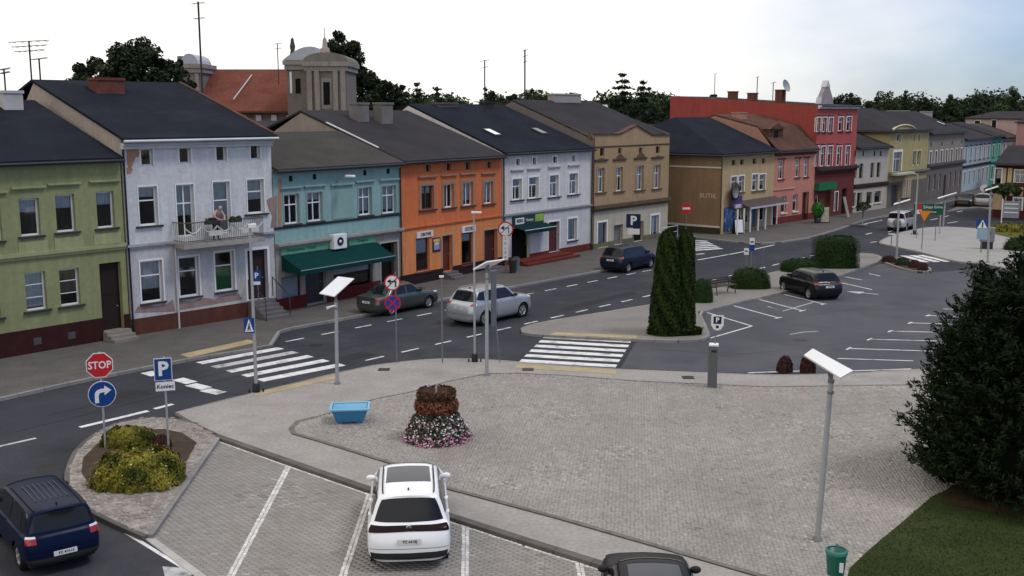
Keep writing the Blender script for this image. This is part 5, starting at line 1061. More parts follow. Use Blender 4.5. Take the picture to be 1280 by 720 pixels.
def car(name, label, C, L, Wd, paint, wr=.33, wb=2.6, fo=None, kind='hatch', plate='', rails=False, sunroof=False, lights='hatch', spare=False, rack=False, group=None, tl=None, lower=None, badge=False):
    """builds the car at the origin, heading +x"""
    root = thing(name, label, 'car', group=group); ev = hermite_grid(C, 0, 0); w = Wd/2
    nu, nv = 12*7+1, 7*5+1; U_, V_ = np.meshgrid(np.linspace(0, 12, nu), np.linspace(0, 7, nv), indexing='ij'); P = ev(U_, V_).reshape(nu, nv, 3)
    fo = fo if fo is not None else (L-wb)/2-.02; xf, xb = L/2-fo, L/2-fo-wb; ar = wr+.055
    mb = MB(); V = P.reshape(-1, 3).copy(); ins = np.zeros(len(V), bool)
    for cx in (xf, xb):
        d = np.hypot(V[:, 0]-cx, V[:, 2]-wr); m = (d < ar) & (np.abs(V[:, 1]) > w*.6) & (V_.ravel() < 3.6)
        ins |= m; dd = np.maximum(d, 1e-4); V[m, 0] = cx+(V[m, 0]-cx)/dd[m]*ar; V[m, 2] = np.maximum(wr+(V[m, 2]-wr)/dd[m]*ar, .05)
    fs = []
    for i in range(nu-1):
        for j in range(nv-1):
            q = (i*nv+j, (i+1)*nv+j, (i+1)*nv+j+1, i*nv+j+1)
            if all(ins[k] for k in q): continue
            fs.append(q)
    n = len(V); Vm = V*np.array([1, -1, 1]); allV = np.vstack([V, Vm])
    mb.raw(allV.tolist(), fs + [tuple(k+n for k in q[::-1]) for q in fs], True)
    body = obj('body', mb, paint, root)
    # floor pan and wheel wells
    g = C[5][0][2]; obj('underbody', MB().box(-L/2+.25, -w*.84, g-.02, L/2-.25, w*.84, g+.35), plastic, root)
    for cx in (xf, xb):
        for s in (1, -1): mbw = MB(); mbw.lathe([(ar-.004, -.16), (ar-.004, .16)], 24, M=Matrix.Translation((cx, s*(w*.97-.19), wr)) @ Matrix.Rotation(pi/2, 4, 'X')); obj('wheel_arch', mbw, plastic, body)
    def patch(nm, mat, c00, c10, c11, c01, off=.006, nu=8, nv=5, both=True, parent=None):
        """(u,v) corner quads; over the centre line when v or u reaches the limit"""
        def grid(mir):
            a, b = np.meshgrid(np.linspace(0, 1, nu+1), np.linspace(0, 1, nv+1), indexing='ij'); a, b = a.ravel(), b.ravel()
            uv = [(1-a)*(1-b)*c00[k]+a*(1-b)*c10[k]+a*b*c11[k]+(1-a)*b*c01[k] for k in (0, 1)]
            u, v = np.clip(uv[0], 0, 12), np.clip(uv[1], 0, 7); e = 1e-3; p = ev(u, v)
            du = ev(np.clip(u+e, 0, 12), v)-ev(np.clip(u-e, 0, 12), v); dv = ev(u, np.clip(v+e, 0, 7))-ev(u, np.clip(v-e, 0, 7)); nn = np.cross(du, dv)
            ln = np.linalg.norm(nn, axis=1, keepdims=True); nn = nn/np.maximum(ln, 1e-12); ctr = np.array([0, 0, .6]); sg = np.sign((nn*(p-ctr)).sum(1, keepdims=True)); nn = nn*np.where(sg == 0, 1, sg)
            p = p+nn*off
            if mir: p = p*np.array([1, -1, 1])
            f = [(i*(nv+1)+j, (i+1)*(nv+1)+j, (i+1)*(nv+1)+j+1, i*(nv+1)+j+1) for i in range(nu) for j in range(nv)]
            return p.tolist(), ([q[::-1] for q in f] if mir else f)
        if both == 'join':
            m = MB(); m.raw(*grid(False), True); m.raw(*grid(True), True); return obj(nm, m, mat, parent or root)
        m = MB(); m.raw(*grid(False), True); o = obj(nm, m, mat, parent or root); m = MB(); m.raw(*grid(True), True); obj(nm, m, mat, parent or root); return o
    patch('windscreen', car_glass, (5.10, 5.2), (5.94, 5.15), (5.96, 7), (5.12, 7), both='join')
    # side glass
    patch('side_window', car_glass, (5.45, 4.10), (6.95, 4.10), (6.95, 4.86), (6.02, 4.86))
    if kind == 'sedan':
        patch('side_window', car_glass, (7.06, 4.10), (8.35, 4.12), (7.98, 4.84), (7.06, 4.86)); patch('rear_window', car_glass, (8.06, 5.2), (8.93, 5.15), (8.95, 7), (8.04, 7), both='join')
    else:
        patch('side_window', car_glass, (7.05, 4.10), (7.93, 4.12), (7.93, 4.85), (7.05, 4.86)); patch('side_window', car_glass, (8.02, 4.15), (9.0, 4.35), (8.75, 4.80), (8.02, 4.84))
        patch('rear_window', car_glass, (10.08, 4.14), (12, 4.10), (12, 4.90), (10.12, 4.88), both='join')
    patch('headlight', lamp_white, (1.5, 3.15), (2.75, 3.3), (2.6, 3.9), (1.45, 3.85))
    patch('grille', plastic, (0, 2.5), (1.1, 2.5), (1.1, 3.4), (0, 3.5), both='join')
    patch('front_bumper_vent', plastic, (0, .7), (1.6, .7), (1.5, 1.6), (0, 1.6), both='join')
    if sunroof: patch('sunroof', plain('dark_roof_glass', (.020, .025, .042), .06, spec=.25), (6.25, 5.55), (7.55, 5.5), (7.55, 7), (6.25, 7), both='join')
    if lower: patch('lower_cladding', lower, (1.9, .1), (10.5, .1), (10.5, 1.15), (1.9, 1.0), nu=40, off=.004) if False else None
    # rear lamps
    if lights == 'band':
        patch('tail_light_bar', plain('dark_red_lamp', (.012, .004, .005), .25, spec=.12), (9.75, 2.85), (12, 2.95), (12, 3.86), (9.72, 3.84), nu=14, both='join', off=.012); patch('rear_diffuser', plastic, (10.0, .55), (12, .45), (12, 1.35), (10.1, 1.45), both='join', off=.008)
        patch('chrome_strip', plain('satin_chrome', (.6, .6, .6), .25, metal=.8), (10.1, .62), (12, .40), (12, .52), (10.2, .78), both='join', off=.014)
    elif lights == 'high': patch('tail_light', lamp_red, (9.85, 3.5), (10.3, 3.5), (10.25, 4.8), (9.75, 4.75))
    elif lights == 'two':
        patch('tail_light', lamp_red, (9.72, 2.65), (10.72, 2.65), (10.68, 3.32), (9.68, 3.32), off=.010); patch('reversing_light', lamp_white, (9.68, 3.33), (10.68, 3.33), (10.60, 3.78), (9.66, 3.78), off=.012)
        patch('rear_bumper', plastic, (9.6, .2), (12, .2), (12, 1.35), (9.6, 1.3), nu=14, both='join', off=.008)
    else:
        patch('tail_light', lamp_red, (9.7, 2.95), (10.75, 2.95), (10.65, 3.75), (9.6, 3.7), off=.010)
    pv = 2.55 if lights != 'two' else 1.62
    if lights == 'band': pv = 2.3
    p = ev([12.0], [pv])[0]; d = ev([12.0], [pv+.05])[0]-p; ang = atan2(d[0], d[2])
    pl = obj('number_plate', MB().box(-.26, -.012, -.057, .26, 0, .057), plate_m, root, (p[0]-.012, 0, p[2])); pl.rotation_euler = (ang*.0, 0, -pi/2)
    if plate: text('lettering', plate, .085, black, pl, (.02, -.014, 0), sx=1.0, bold=.002, depth=.001)
    # mirrors
    pm = ev([5.5], [4.2])[0]
    for s in (1, -1):
        m = MB(); bm = bmesh.new(); bmesh.ops.create_icosphere(bm, subdivisions=2, radius=1); 
        for q in bm.verts: q.co = Vector((q.co.x*.07, q.co.y*.115, q.co.z*.08)) + Vector((pm[0]+.02, s*(pm[1]+.085), pm[2]+.06))
        m.frombm(bm, None, True); m.box(pm[0]-.01, s*(pm[1]-.03), pm[2]+.02, pm[0]+.03, s*(pm[1]+.06), pm[2]+.05); obj('wing_mirror', m, paint if lights == 'band' else plastic, root)
    # wheels
    wa, wbm = wheel_meshes(wr)
    for cx in (xf, xb):
        for s in (1, -1):
            o = obj('wheel', wa, None, root, (cx, s*(w*.97-.115), wr)); o.rotation_euler = (0, random.Random(cx*s).random()*2, pi if s > 0 else 0); r = obj('rim', wbm, None, o)
    if rails:
        for s in (1, -1):
            pts = [ev([u], [5.25])[0] for u in np.linspace(6.2, 8.8, 9)]; m = MB(); m.tube([(q[0], s*q[1], q[2]+.04) for q in pts], .016, 6); obj('roof_rail', m, plastic if rails == 'dark' else metal_grey, root)
    if rack:
        for k in range(7):
            u0, u1 = 7.0, 8.6; v = 5.6+k*.0; 
            yy = -.36+.12*k; m = MB(); z = C[7][7][2]; m.tube([(-.1, yy, z+.015), (-1.35 if L > 4 else -1, yy, z-.01)], .016, 5); obj('roof_rib', m, M_('rib_blue', (.006, .012, .05), .4), root)
    # handles, aerial fin
    for u, s in ((6.75, 1), (6.75, -1), (7.8, 1), (7.8, -1)):
        p = ev([u], [3.5])[0]; obj('door_handle', MB().box(p[0]-.09, s*p[1]-.02, p[2]-.014, p[0]+.09, s*p[1]+.02, p[2]+.014), paint, root)
    p = ev([8.3], [7])[0] if kind != 'sedan' else ev([7.9], [7])[0]
    m = MB(); m.poly([(p[0]+.08, .02, p[2]-.01), (p[0]-.08, .02, p[2]-.01), (p[0]-.08, 0, p[2]+.07)]); m.poly([(p[0]-.08, -.02, p[2]-.01), (p[0]+.08, -.02, p[2]-.01), (p[0]-.08, 0, p[2]+.07)]); m.poly([(p[0]-.08, .02, p[2]-.01), (p[0]-.08, -.02, p[2]-.01), (p[0]-.08, 0, p[2]+.07)]); obj('roof_aerial', m, black, root)
    # panel gaps
    for u in (5.55, 7.0, 7.97):
        if kind == 'sedan' and u > 7.5: u = 8.05
        patch('door_gap', black, (u, .9), (u+.02, .9), (u+.02, 4.0), (u, 4.0), off=.002, nu=1, nv=14)
    if kind != 'sedan': patch('tailgate_gap', black, (10.02, 1.75), (12, 1.72), (12, 1.76), (10.02, 1.79), off=.003, both='join', nu=14)
    if badge:
        p = ev([12.0], [3.55])[0]; m = MB(); m.lathe([(.045, 0), (.06, 0), (.06, .01), (.045, .01)], 18, M=Matrix.Translation((p[0]-.02, 0, p[2])) @ Matrix.Rotation(-pi/2, 4, 'Y')); b_ = obj('badge', m, MATS.get('satin_chrome') or metal_grey, root)
        text('badge_letters', 'VW', .06, metal_grey, root, (p[0]-.024, 0, p[2]), rot=(pi/2, 0, -pi/2), depth=.001)
    if spare:
        m = MB(); R_ = wr; m.lathe([(0, -.09), (R_*.8, -.09), (R_*.97, -.06), (R_, 0), (R_*.97, .06), (R_*.8, .09), (0, .09)], 24, M=Matrix.Translation((-L/2-.08, -.12, wr+.42)) @ Matrix.Rotation(pi/2, 4, 'Y')); obj('spare_wheel', m, M_('spare_cover', (.16, .165, .17), .5), root)
    return root
def place(r, pos, head): r.location = (pos[0], pos[1], 0); r.rotation_euler = (0, 0, head)
def by_wheels(r, prear, pfront, Wd, side, wb, fo, L, head=None, z=0):
    """put the car so that the wheels of one side (-1 right, 1 left) stand at two seen points"""
    a, b = G(*prear), G(*pfront); t = (b-a); h = atan2(t.y, t.x) if head is None else head; f = Vector((cos(h), sin(h), 0)); l = Vector((-f.y, f.x, 0))
    m = (a+b)/2; xf = L/2-fo; xm = xf-wb/2; c = m - f*xm - l*side*(Wd/2-.1); place(r, c, h)
def car_paint(name, col, metal=.35, rough=.32, coat=.6, spec=.2): return M_(name, col, rough, var=.03, scale=2, metal=metal, coat=coat, spec=spec)
HS = atan2(U.y, U.x)
# white estate-type SUV in the middle bay
C = car_surface(4.54, 1.86, 1.66, .98, 1.04, 1.02, .28, -1.72, tail=.22, roofw=.70)
t0 = -(BAYDIR[1]+BAYDIR[2]).normalized(); hd = atan2(t0.y, t0.x); print('bay heading', math.degrees(hd))
k1 = car('parked_car', 'white SUV with panoramic roof parked head-in between the white sett lines', C, 4.54, 1.86, car_paint('white_paint', (.74, .75, .77), .0, .25), wr=.36, wb=2.68, plate='PZ 6418J', rails='dark', sunroof=True, lights='band', badge=True)
g0 = G(512, 717); HD1 = radians(95.5); f = Vector((cos(HD1), sin(HD1), 0)); place(k1, g0+f*2.27, HD1)
# black car at the bottom edge
C = car_surface(4.40, 1.82, 1.52, .93, 1.0, 1.0, .25, -1.6, tail=.22)
k2 = car('parked_car', 'black car with glass roof cut off by the bottom edge', C, 4.40, 1.82, car_paint('black_paint_car', (.005, .005, .007), .0, .3, .0, .07), wr=.33, wb=2.63, plate='PWA 3L27', sunroof=True)
zf = AT(815, 689, 1); d = ray(815, 701); t = (1.5-CAMH)/d.z; pr = Vector((d.x*t, d.y*t, 0)); HD2 = radians(88); f = Vector((cos(HD2), sin(HD2), 0)); place(k2, pr-f*.25, HD2)
# dark blue estate at the left
C = car_surface(4.45, 1.735, 1.58, .97, 1.02, 1.05, .40, -1.95, tail=.13, roofw=.72, gc=.24)
k3 = car('car', 'dark blue estate car driving past the planted island at the lower left', C, 4.45, 1.735, car_paint('navy_paint', (.004, .008, .029), .0, .3, .0, .07), wr=.32, wb=2.525, plate='PZ 47A15', lights='two', rack=True, rails='dark')
FOR = k3
# grey saloon at the kerb
C = car_surface(4.58, 1.76, 1.48, .88, .95, .95, .25, -1.0, kind='sedan', deck=(-1.62, .98))
k4 = car('parked_car', 'metallic grey-green saloon parked below the dark green awning', C, 4.58, 1.76, car_paint('grey_green_paint', (.085, .095, .090), .6), wr=.32, wb=2.68, kind='sedan', plate='PZ 2C44')
by_wheels(k4, (488.5,394.5), (536,384.5), 1.76, -1, 2.68, .93, 4.58, HS)
# silver SUV in the road
C = car_surface(4.60, 1.89, 1.73, 1.06, 1.12, 1.05, .30, -1.70, tail=.30)
k5 = car('car', 'silver SUV driving along the street', C, 4.60, 1.89, car_paint('silver_paint', (.36, .38, .41), .5), wr=.37, wb=2.78, plate='PZ 9J113', rails='light')
by_wheels(k5, (603,406.5), (654.5,397), 1.89, -1, 2.78, .91, 4.60, HS-.03)
# blue MPV at the far kerb
C = car_surface(4.35, 1.80, 1.60, .95, 1.02, 1.15, .45, -1.75, tail=.16)
k6 = car('parked_car', 'dark blue people carrier parked in front of the cream ground floor', C, 4.35, 1.80, car_paint('deep_blue_paint', (.006, .011, .028), .1, .35, .3), wr=.32, wb=2.69, plate='PZ 71K')
by_wheels(k6, (783.3,340.5), (813.7,335), 1.80, -1, 2.69, .85, 4.35, HS)
# black hatchback in the car park
C = car_surface(4.1, 1.78, 1.49, .90, .96, .95, .22, -1.55, tail=.22)
k7 = car('parked_car', 'black hatchback parked in front of the clipped box hedge', C, 4.1, 1.78, car_paint('black_paint_hatch', (.006, .006, .008), .0, .35, .25), wr=.32, wb=2.58, plate='PZ 8F20', badge=True)
by_wheels(k7, (1011.7,374.2), (981.5,365), 1.78, 1, 2.58, .84, 4.1)
# silver off-roader
C = car_surface(3.6, 1.6, 1.66, 1.0, 1.06, .75, .38, -1.68, tail=.06, roofw=.76, gc=.3)
k8 = car('car', 'small silver off-roader with spare wheel on its back door', C, 3.6, 1.6, car_paint('pale_silver_paint', (.50, .51, .53), .5), wr=.34, wb=2.25, plate='PZ 3M', spare=True, lights='high')
hd8 = HS+.08; f = Vector((cos(hd8), sin(hd8), 0)); place(k8, G(1119, 289.5)+f*1.8, hd8)
C = car_surface(4.45, 1.78, 1.46, .88, .95, .95, .25, -1.0, kind='sedan', deck=(-1.6, .97))
k9 = car('car', 'dark saloon coming down the far end of the street', C, 4.45, 1.78, car_paint('dark_brown_paint', (.016, .012, .012), .3), wr=.31, wb=2.65, kind='sedan')
p9 = G(1202, 259); place(k9, p9+U*1.2, HS+pi+.15)
C = car_surface(4.2, 1.76, 1.5, .9, .97, 1.0, .30, -1.7, tail=.15)
k10 = car('car', 'pale roofed dark car waiting beside the far pavement', C, 4.2, 1.76, car_paint('pale_grey_paint', (.30, .31, .32), .4), wr=.31, wb=2.55)
place(k10, G(1229, 259)+U*1.0, HS+.05)
# dark blue estate: rear right wheel-corner and rear left corner seen
a, b = G(36, 710), G(121, 690); lat = (b-a); hd = atan2(lat.y, lat.x)+pi/2; print('forester head', math.degrees(hd), lat.length)
HD3 = radians(128); f = Vector((cos(HD3), sin(HD3), 0)); ctr = G(84, 717); place(k3, ctr+f*2.1, HD3); k3.scale = (.94, .94, .94)
# ================================================================== plants
def leafmesh(name, P, size, mat, parent=None, elong=1.5, rnd=None, nrm=None, nj=.6, seed=1, axis=None):
    """P (n,3) leaf centres; nrm preferred normals; axis preferred long direction"""
    r = np.random.default_rng(seed); n = len(P); P = np.asarray(P, float)
    N_ = r.normal(size=(n, 3)) if nrm is None else np.asarray(nrm)+r.normal(size=(n, 3))*nj
    N_ /= np.linalg.norm(N_, axis=1, keepdims=True)+1e-9
    A = r.normal(size=(n, 3)) if axis is None else np.asarray(axis)+r.normal(size=(n, 3))*.35
    T = A-(A*N_).sum(1, keepdims=True)*N_; T /= np.linalg.norm(T, axis=1, keepdims=True)+1e-9; B = np.cross(N_, T)
    s = size*r.uniform(.6, 1.3, (n, 1)); a, b = T*s*elong/2, B*s/2
    V = np.stack([P-a, P+b*.9-a*.1, P+a, P-b*.9-a*.1], 1).reshape(-1, 3)
    me = bpy.data.meshes.new(name); me.vertices.add(4*n); me.vertices.foreach_set('co', V.ravel().astype('f')); me.loops.add(4*n); me.loops.foreach_set('vertex_index', np.arange(4*n, dtype='i')); me.polygons.add(n); me.polygons.foreach_set('loop_start', np.arange(n, dtype='i')*4); me.update(calc_edges=True)
    v = r.random(n) if rnd is None else np.clip(rnd+r.normal(0, .12, n), 0, 1)
    at = me.attributes.new('rnd', 'FLOAT', 'FACE'); at.data.foreach_set('value', v.astype('f'))
    return obj(name, me, mat, parent) if parent is not False else me
bark = M_('bark', (.05, .038, .03), .95, var=.3, scale=6, bump=.6, bscale=20)
LEAF_D = foliage_mat('dark_leaf', (.010, .016, .010), (.036, .052, .026)); LEAF_M = foliage_mat('mid_leaf', (.018, .030, .013), (.052, .078, .032)); LEAF_C = foliage_mat('conifer_leaf', (.012, .020, .013), (.034, .052, .028)); LEAF_Y = foliage_mat('golden_leaf', (.016, .030, .006), (.27, .23, .035)); LEAF_G = foliage_mat('spruce_green_leaf', (.020, .034, .010), (.075, .10, .03)); LEAF_R = foliage_mat('dark_red_leaf', (.022, .010, .010), (.07, .026, .026)); LEAF_TH = foliage_mat('thuja_leaf', (.009, .017, .004), (.030, .046, .011)); LEAF_YEW = foliage_mat('yew_leaf', (.004, .008, .004), (.020, .032, .012)); LEAF_H = foliage_mat('hedge_leaf', (.009, .022, .006), (.028, .056, .015))
def ball(r, n): d = r.normal(size=(n, 3)); return d/np.linalg.norm(d, axis=1, keepdims=True)
def tree(name, label, base, H, rad, trunk_h, mat, seed, nclump=70, leaves=70, lsize=.4, group=None, flat=1.0, cat='tree'):
    r = np.random.default_rng(seed); root = thing(name, label, cat, base, 0, group); ch = H-trunk_h; cz = trunk_h+ch*.5
    mb = MB(); mb.tube([(0,0,-.1), (.05*rad*.2, 0, trunk_h*.6), (0, 0, trunk_h+ch*.35)], [rad*.09, rad*.07, rad*.03], 8)
    cl = []; 
    for i in range(nclump):
        d = ball(r, 1)[0]; q = r.uniform(.35, 1.0)**.6; prof = 1.0 if d[2] < 0 else 1-.25*d[2]
        c = np.array([d[0]*rad*q*prof, d[1]*rad*q*prof, cz+d[2]*ch*.5*q*flat]); c[:2] += r.normal(0, rad*.06, 2); cl.append(c)
    for c in cl[::6]: mb.tube([(0, 0, trunk_h*.8), (c[0]*.5, c[1]*.5, (trunk_h*.8+c[2])/2+.2), tuple(c)], [rad*.045, rad*.025, .02], 5)
    obj('trunk', mb, bark, root)
    P = []; R_ = []; Nn = []
    for c in cl:
        cr = rad*r.uniform(.14, .27); m = int(leaves*r.uniform(.6, 1.3)); d = ball(r, m); P.append(c+d*cr*r.uniform(.25, 1, (m, 1))**.5*np.array([1, 1, .8])); Nn.append(d*.6+np.array([0, 0, .5])); R_.append(np.full(m, r.uniform(.1, .9)))
    leafmesh('crown', np.vstack(P), lsize, mat, root, 1.4, np.concatenate(R_), np.vstack(Nn), .7, seed); return root
def spruce(name, label, base, H, rad, mat, seed, group=None, lsize=.35, n=2600):
    r = np.random.default_rng(seed); root = thing(name, label, 'tree', base, 0, group); mb = MB(); mb.tube([(0,0,-.1), (0,0,H*.98)], [.18, .02], 6); obj('trunk', mb, bark, root)
    P = []; A = []; nl = 17
    for k in range(nl):
        z = H*(.12+.86*k/nl); rr = rad*(1-k/nl)**.85*r.uniform(.8, 1.15)+.12
        for b in range(max(4, int(11*(1-k/nl))+3)):
            a = r.uniform(0, 2*pi); L_ = rr*r.uniform(.6, 1.1); m = max(6, int(n/nl/9*(1-k/nl)+6))
            f = r.uniform(.1, 1, m); P.append(np.stack([cos(a)*L_*f+r.normal(0, .12, m), sin(a)*L_*f+r.normal(0, .12, m), z+.05*H*.3*f-.25*L_*f**1.5+r.normal(0, .10, m)], 1)); A.append(np.tile([cos(a), sin(a), -.3], (m, 1)))
    P = np.vstack(P); leafmesh('crown', P, lsize, mat, root, 1.9, None, None, .5, seed, np.vstack(A)); return root
def gp(px, py, Y): p = AT(px, py, Y); return (p.x, Y, 0)
# big broadleaves behind the lavender house and the church
def back_tree(px, top, wpx, Y, label, seed, mat=LEAF_D, n=90, lv=70, th=.3):
    H = AT(px, top, Y).z; rad = wpx/2/FPX*Y; return tree('broadleaf_tree', label, gp(px, 139, Y), H, rad, H*th, mat, seed, int(n*1.3), int(lv*2.0), .30)
back_tree(172, 46, 120, 100, 'big dark broadleaf tree rising behind the lavender house roof', 3, n=150, lv=80)
back_tree(113, 78, 74, 98, 'lower dark tree left of the big one behind the roof', 5)
back_tree(228, 72, 40, 112, 'slim dark crown between the big tree and the church turret', 6, n=50)
back_tree(432, 40, 82, 140, 'tall dark tree behind the church tower', 8, n=130, lv=80)
back_tree(478, 96, 60, 130, 'rounded dark tree right of the church tower', 9)
back_tree(505, 108, 36, 128, 'small dark tree above the orange house roof', 10, n=50)
for i, (px, top, w_, Y) in enumerate(((640,108,44,150), (618,112,34,160), (676,112,40,170))): back_tree(px, top, w_, Y, ('rounded tree over the middle of the white house roof', 'smaller tree just left of the rounded one over the white house', 'tree right of the rounded one over the white house roof')[i], 20+i, LEAF_M, 50, 60)
back_tree(888, 111, 22, 180, 'small round crown showing over the red party wall', 31, LEAF_M, 30, 50)
for i, (px, top, w_, Y, lb) in enumerate(((1062,117,44,210,'low dark tree right of the ornamental gable'), (1103,112,50,215,'broad dark tree above the yellow house roof'), (1160,120,36,220,'rounded tree above the long grey house'), (1190,118,30,215,'upright poplar-like tree over the terrace roofs'), (1222,122,40,225,'dark tree left of the far right wood'), (1262,108,56,200,'tall dark tree at the far right skyline'))): back_tree(px, top, w_, Y, lb, 40+i, LEAF_M if i % 2 else LEAF_D, 60, 55, th=.2)
for i, (px, top, rpx, Y, lb) in enumerate(((777,84,46,150,'taller open spruce behind the tan house'), (804,94,34,146,'denser pointed spruce beside the taller one'), (522,97,16,150,'thin dark spruce over the orange roof'), (546,103,26,150,'small wide spruce over the orange roof'), (1131,109,11,215,'pointed spruce among the trees above the yellow house'), (608,104,12,158,'small spruce by the pale aerial'))):
    H = AT(px, top, Y).z; spruce('spruce_tree', lb, gp(px, 139, Y), H, rpx/FPX*Y*1.25, LEAF_C, 60+i, lsize=.34, n=15000 if rpx > 30 else 6000)
# distant woods
def wood(name, x0, x1, Y, topf, seed, mat, n=260, per=110):
    r = np.random.default_rng(seed); P = []; R_ = []; Nn = []
    for i in range(n):
        px = r.uniform(x0, x1); y = Y+r.uniform(-12, 25); zt = AT(px, topf(px)+r.uniform(-2, 9), y).z; x = AT(px, 139, y).x; z = r.uniform(0, 1)**.5*zt; cr = r.uniform(1.5, 3.2); d = ball(r, per)
        P.append(np.array([x, y, max(z-cr*.7, 1)])+d*cr*r.uniform(.4, 1, (per, 1))*np.array([1.2, 1, .9])); R_.append(np.full(per, r.random())); Nn.append(d+np.array([0, 0, .4]))
    o = leafmesh(name, np.vstack(P), .62, mat, None, 1.3, np.concatenate(R_), np.vstack(Nn), .7, seed); o['kind'] = 'stuff'; o['label'] = 'distant wood along the skyline'; return o
wood('distant_wood', 455, 850, 250, lambda x: 115+4*sin(x*.045)+3*sin(x*.13), 71, LEAF_M, 620)
wood('distant_wood', 1040, 1330, 262, lambda x: 124-.05*(x-1040)+4*sin(x*.07), 72, LEAF_D, 480)
wood('distant_wood', -80, 380, 260, lambda x: 128+4*sin(x*.05), 73, LEAF_D, 220)
# thuja columns
def column(name, label, px, py, top, rb, seed, group=None, tp=.5):
    g = G(px, py, KZ); H = AT(px, top, g.y).z-KZ; root = thing(name, label, 'tree', g, 0, group); r = np.random.default_rng(seed); n = 26000
    mb = MB(); mb.tube([(0,0,-.05), (0,0,H*.9)], [.09, .02], 6); obj('trunk', mb, bark, root)
    f = r.uniform(0, 1, n)**.9; a = r.uniform(0, 2*pi, n); prof = rb*np.minimum(1, .92+f*.8)*(1-tp*f)*np.sqrt(np.clip(1-np.clip((f-.86)/.14, 0, 1)**2*.92, 0, 1))
    lump = 1+.03*np.sin(a*5+f*17)+.025*np.sin(a*9-f*31+seed); q = r.uniform(.72, 1.03, n)
    P = np.stack([np.cos(a)*prof*lump*q, np.sin(a)*prof*lump*q, .05+f*H*.99], 1); Nn = np.stack([np.cos(a), np.sin(a), np.full(n, .25)], 1)
    leafmesh('crown', P, .062, LEAF_TH, root, 2.2, .5+.4*np.sin(a*6+f*22), Nn, .5, seed, np.tile([0, 0, 1.0], (n, 1))); return root
column('thuja_tree', 'left of two clipped thuja columns on the bus stop island', 832, 417, 288, .82, 81, tp=.52)
column('thuja_tree', 'right of two clipped thuja columns on the bus stop island', 855, 416, 288, .50, 82, tp=.30)
def bush(name, label, x0, x1, ytop, ybase, mat, seed, n=5000, lsize=.09, square=2.0, depth=None, zb=KZ, cat='bush', group=None, flowers=None, stem=True, rough=.05, mottled=.25):
    """bush filling a pixel box, its foot on the ground at ybase"""
    xm = (x0+x1)/2; f_ = G(xm, ybase, zb); wx = (x1-x0)/FPX*f_.y/ (1) / 2; d = depth or wx*.8; g = f_ + Vector((0, d, 0)); H = AT(xm, ytop, g.y).z-zb
    root = thing(name, label, cat, g, 0, group); r = np.random.default_rng(seed)
    dd = ball(r, n); dd[:, 2] = np.abs(dd[:, 2]); p = square; nn = (np.abs(dd)**p).sum(1)**(1/p); dd = dd/nn[:, None]; q = r.uniform(.8, 1.04, n)*(1+rough*np.sin(dd[:, 0]*9+seed)*np.sin(dd[:, 1]*7+seed*2)+rough*.6*np.sin(dd[:, 0]*19-dd[:, 2]*11+seed))
    P = dd*q[:, None]*np.array([wx, d, H*.92]); P[:, 2] += .03
    low = r.random(n) < .25; P[low, 2] *= r.uniform(.05, .7, low.sum())
    leafmesh('foliage', P, lsize, mat, root, 1.5, .45+mottled*np.sin(P[:, 0]*4.3+seed)*np.cos(P[:, 1]*5+P[:, 2]*3)+.15*(r.random(n)-.5), dd+np.array([0, 0, .3]), .6, seed)
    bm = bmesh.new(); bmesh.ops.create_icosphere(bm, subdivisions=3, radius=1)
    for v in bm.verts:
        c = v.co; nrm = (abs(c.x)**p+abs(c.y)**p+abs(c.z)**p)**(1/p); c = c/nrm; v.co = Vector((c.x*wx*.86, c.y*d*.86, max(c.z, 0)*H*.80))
    m = MB(); m.frombm(bm, None, True); obj('inner_twigs', m, M_(mat.name+'_core', (.010, .014, .006), .95, var=.3, scale=8, bump=.8, bscale=20), root)  # closed dark fill, its colour stands in for shade behind the leaves
    if flowers:
        cnt, fm, fs = flowers; k = r.choice(n, cnt); leafmesh('blossom', P[k]*1.03, fs, fm, root, 1.0, None, dd[k], .5, seed+1)['kind'] = 'stuff'
    return root
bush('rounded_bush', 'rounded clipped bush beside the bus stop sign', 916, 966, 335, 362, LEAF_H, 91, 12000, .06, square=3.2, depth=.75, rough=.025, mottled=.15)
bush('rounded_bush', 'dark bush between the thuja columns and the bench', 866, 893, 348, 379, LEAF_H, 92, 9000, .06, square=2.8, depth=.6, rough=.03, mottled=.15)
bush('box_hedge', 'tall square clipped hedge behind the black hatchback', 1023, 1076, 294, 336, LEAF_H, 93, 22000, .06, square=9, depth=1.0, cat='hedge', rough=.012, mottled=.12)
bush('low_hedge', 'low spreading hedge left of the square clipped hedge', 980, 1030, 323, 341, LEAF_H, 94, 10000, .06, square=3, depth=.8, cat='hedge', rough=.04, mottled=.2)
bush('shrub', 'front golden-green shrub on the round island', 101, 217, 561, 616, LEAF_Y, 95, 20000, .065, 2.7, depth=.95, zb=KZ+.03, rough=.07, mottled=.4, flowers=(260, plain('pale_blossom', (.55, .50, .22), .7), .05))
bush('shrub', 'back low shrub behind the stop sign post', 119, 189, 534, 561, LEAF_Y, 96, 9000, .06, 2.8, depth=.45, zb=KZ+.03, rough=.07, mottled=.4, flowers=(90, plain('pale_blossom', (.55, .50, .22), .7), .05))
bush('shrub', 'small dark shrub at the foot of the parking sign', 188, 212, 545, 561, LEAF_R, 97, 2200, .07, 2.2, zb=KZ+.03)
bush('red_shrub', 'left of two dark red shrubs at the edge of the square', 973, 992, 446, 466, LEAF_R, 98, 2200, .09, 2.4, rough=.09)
bush('red_shrub', 'right of two dark red shrubs, behind the tilted lamp panel', 1002, 1021, 446, 467, LEAF_R, 99, 2200, .09, 2.4, rough=.09)
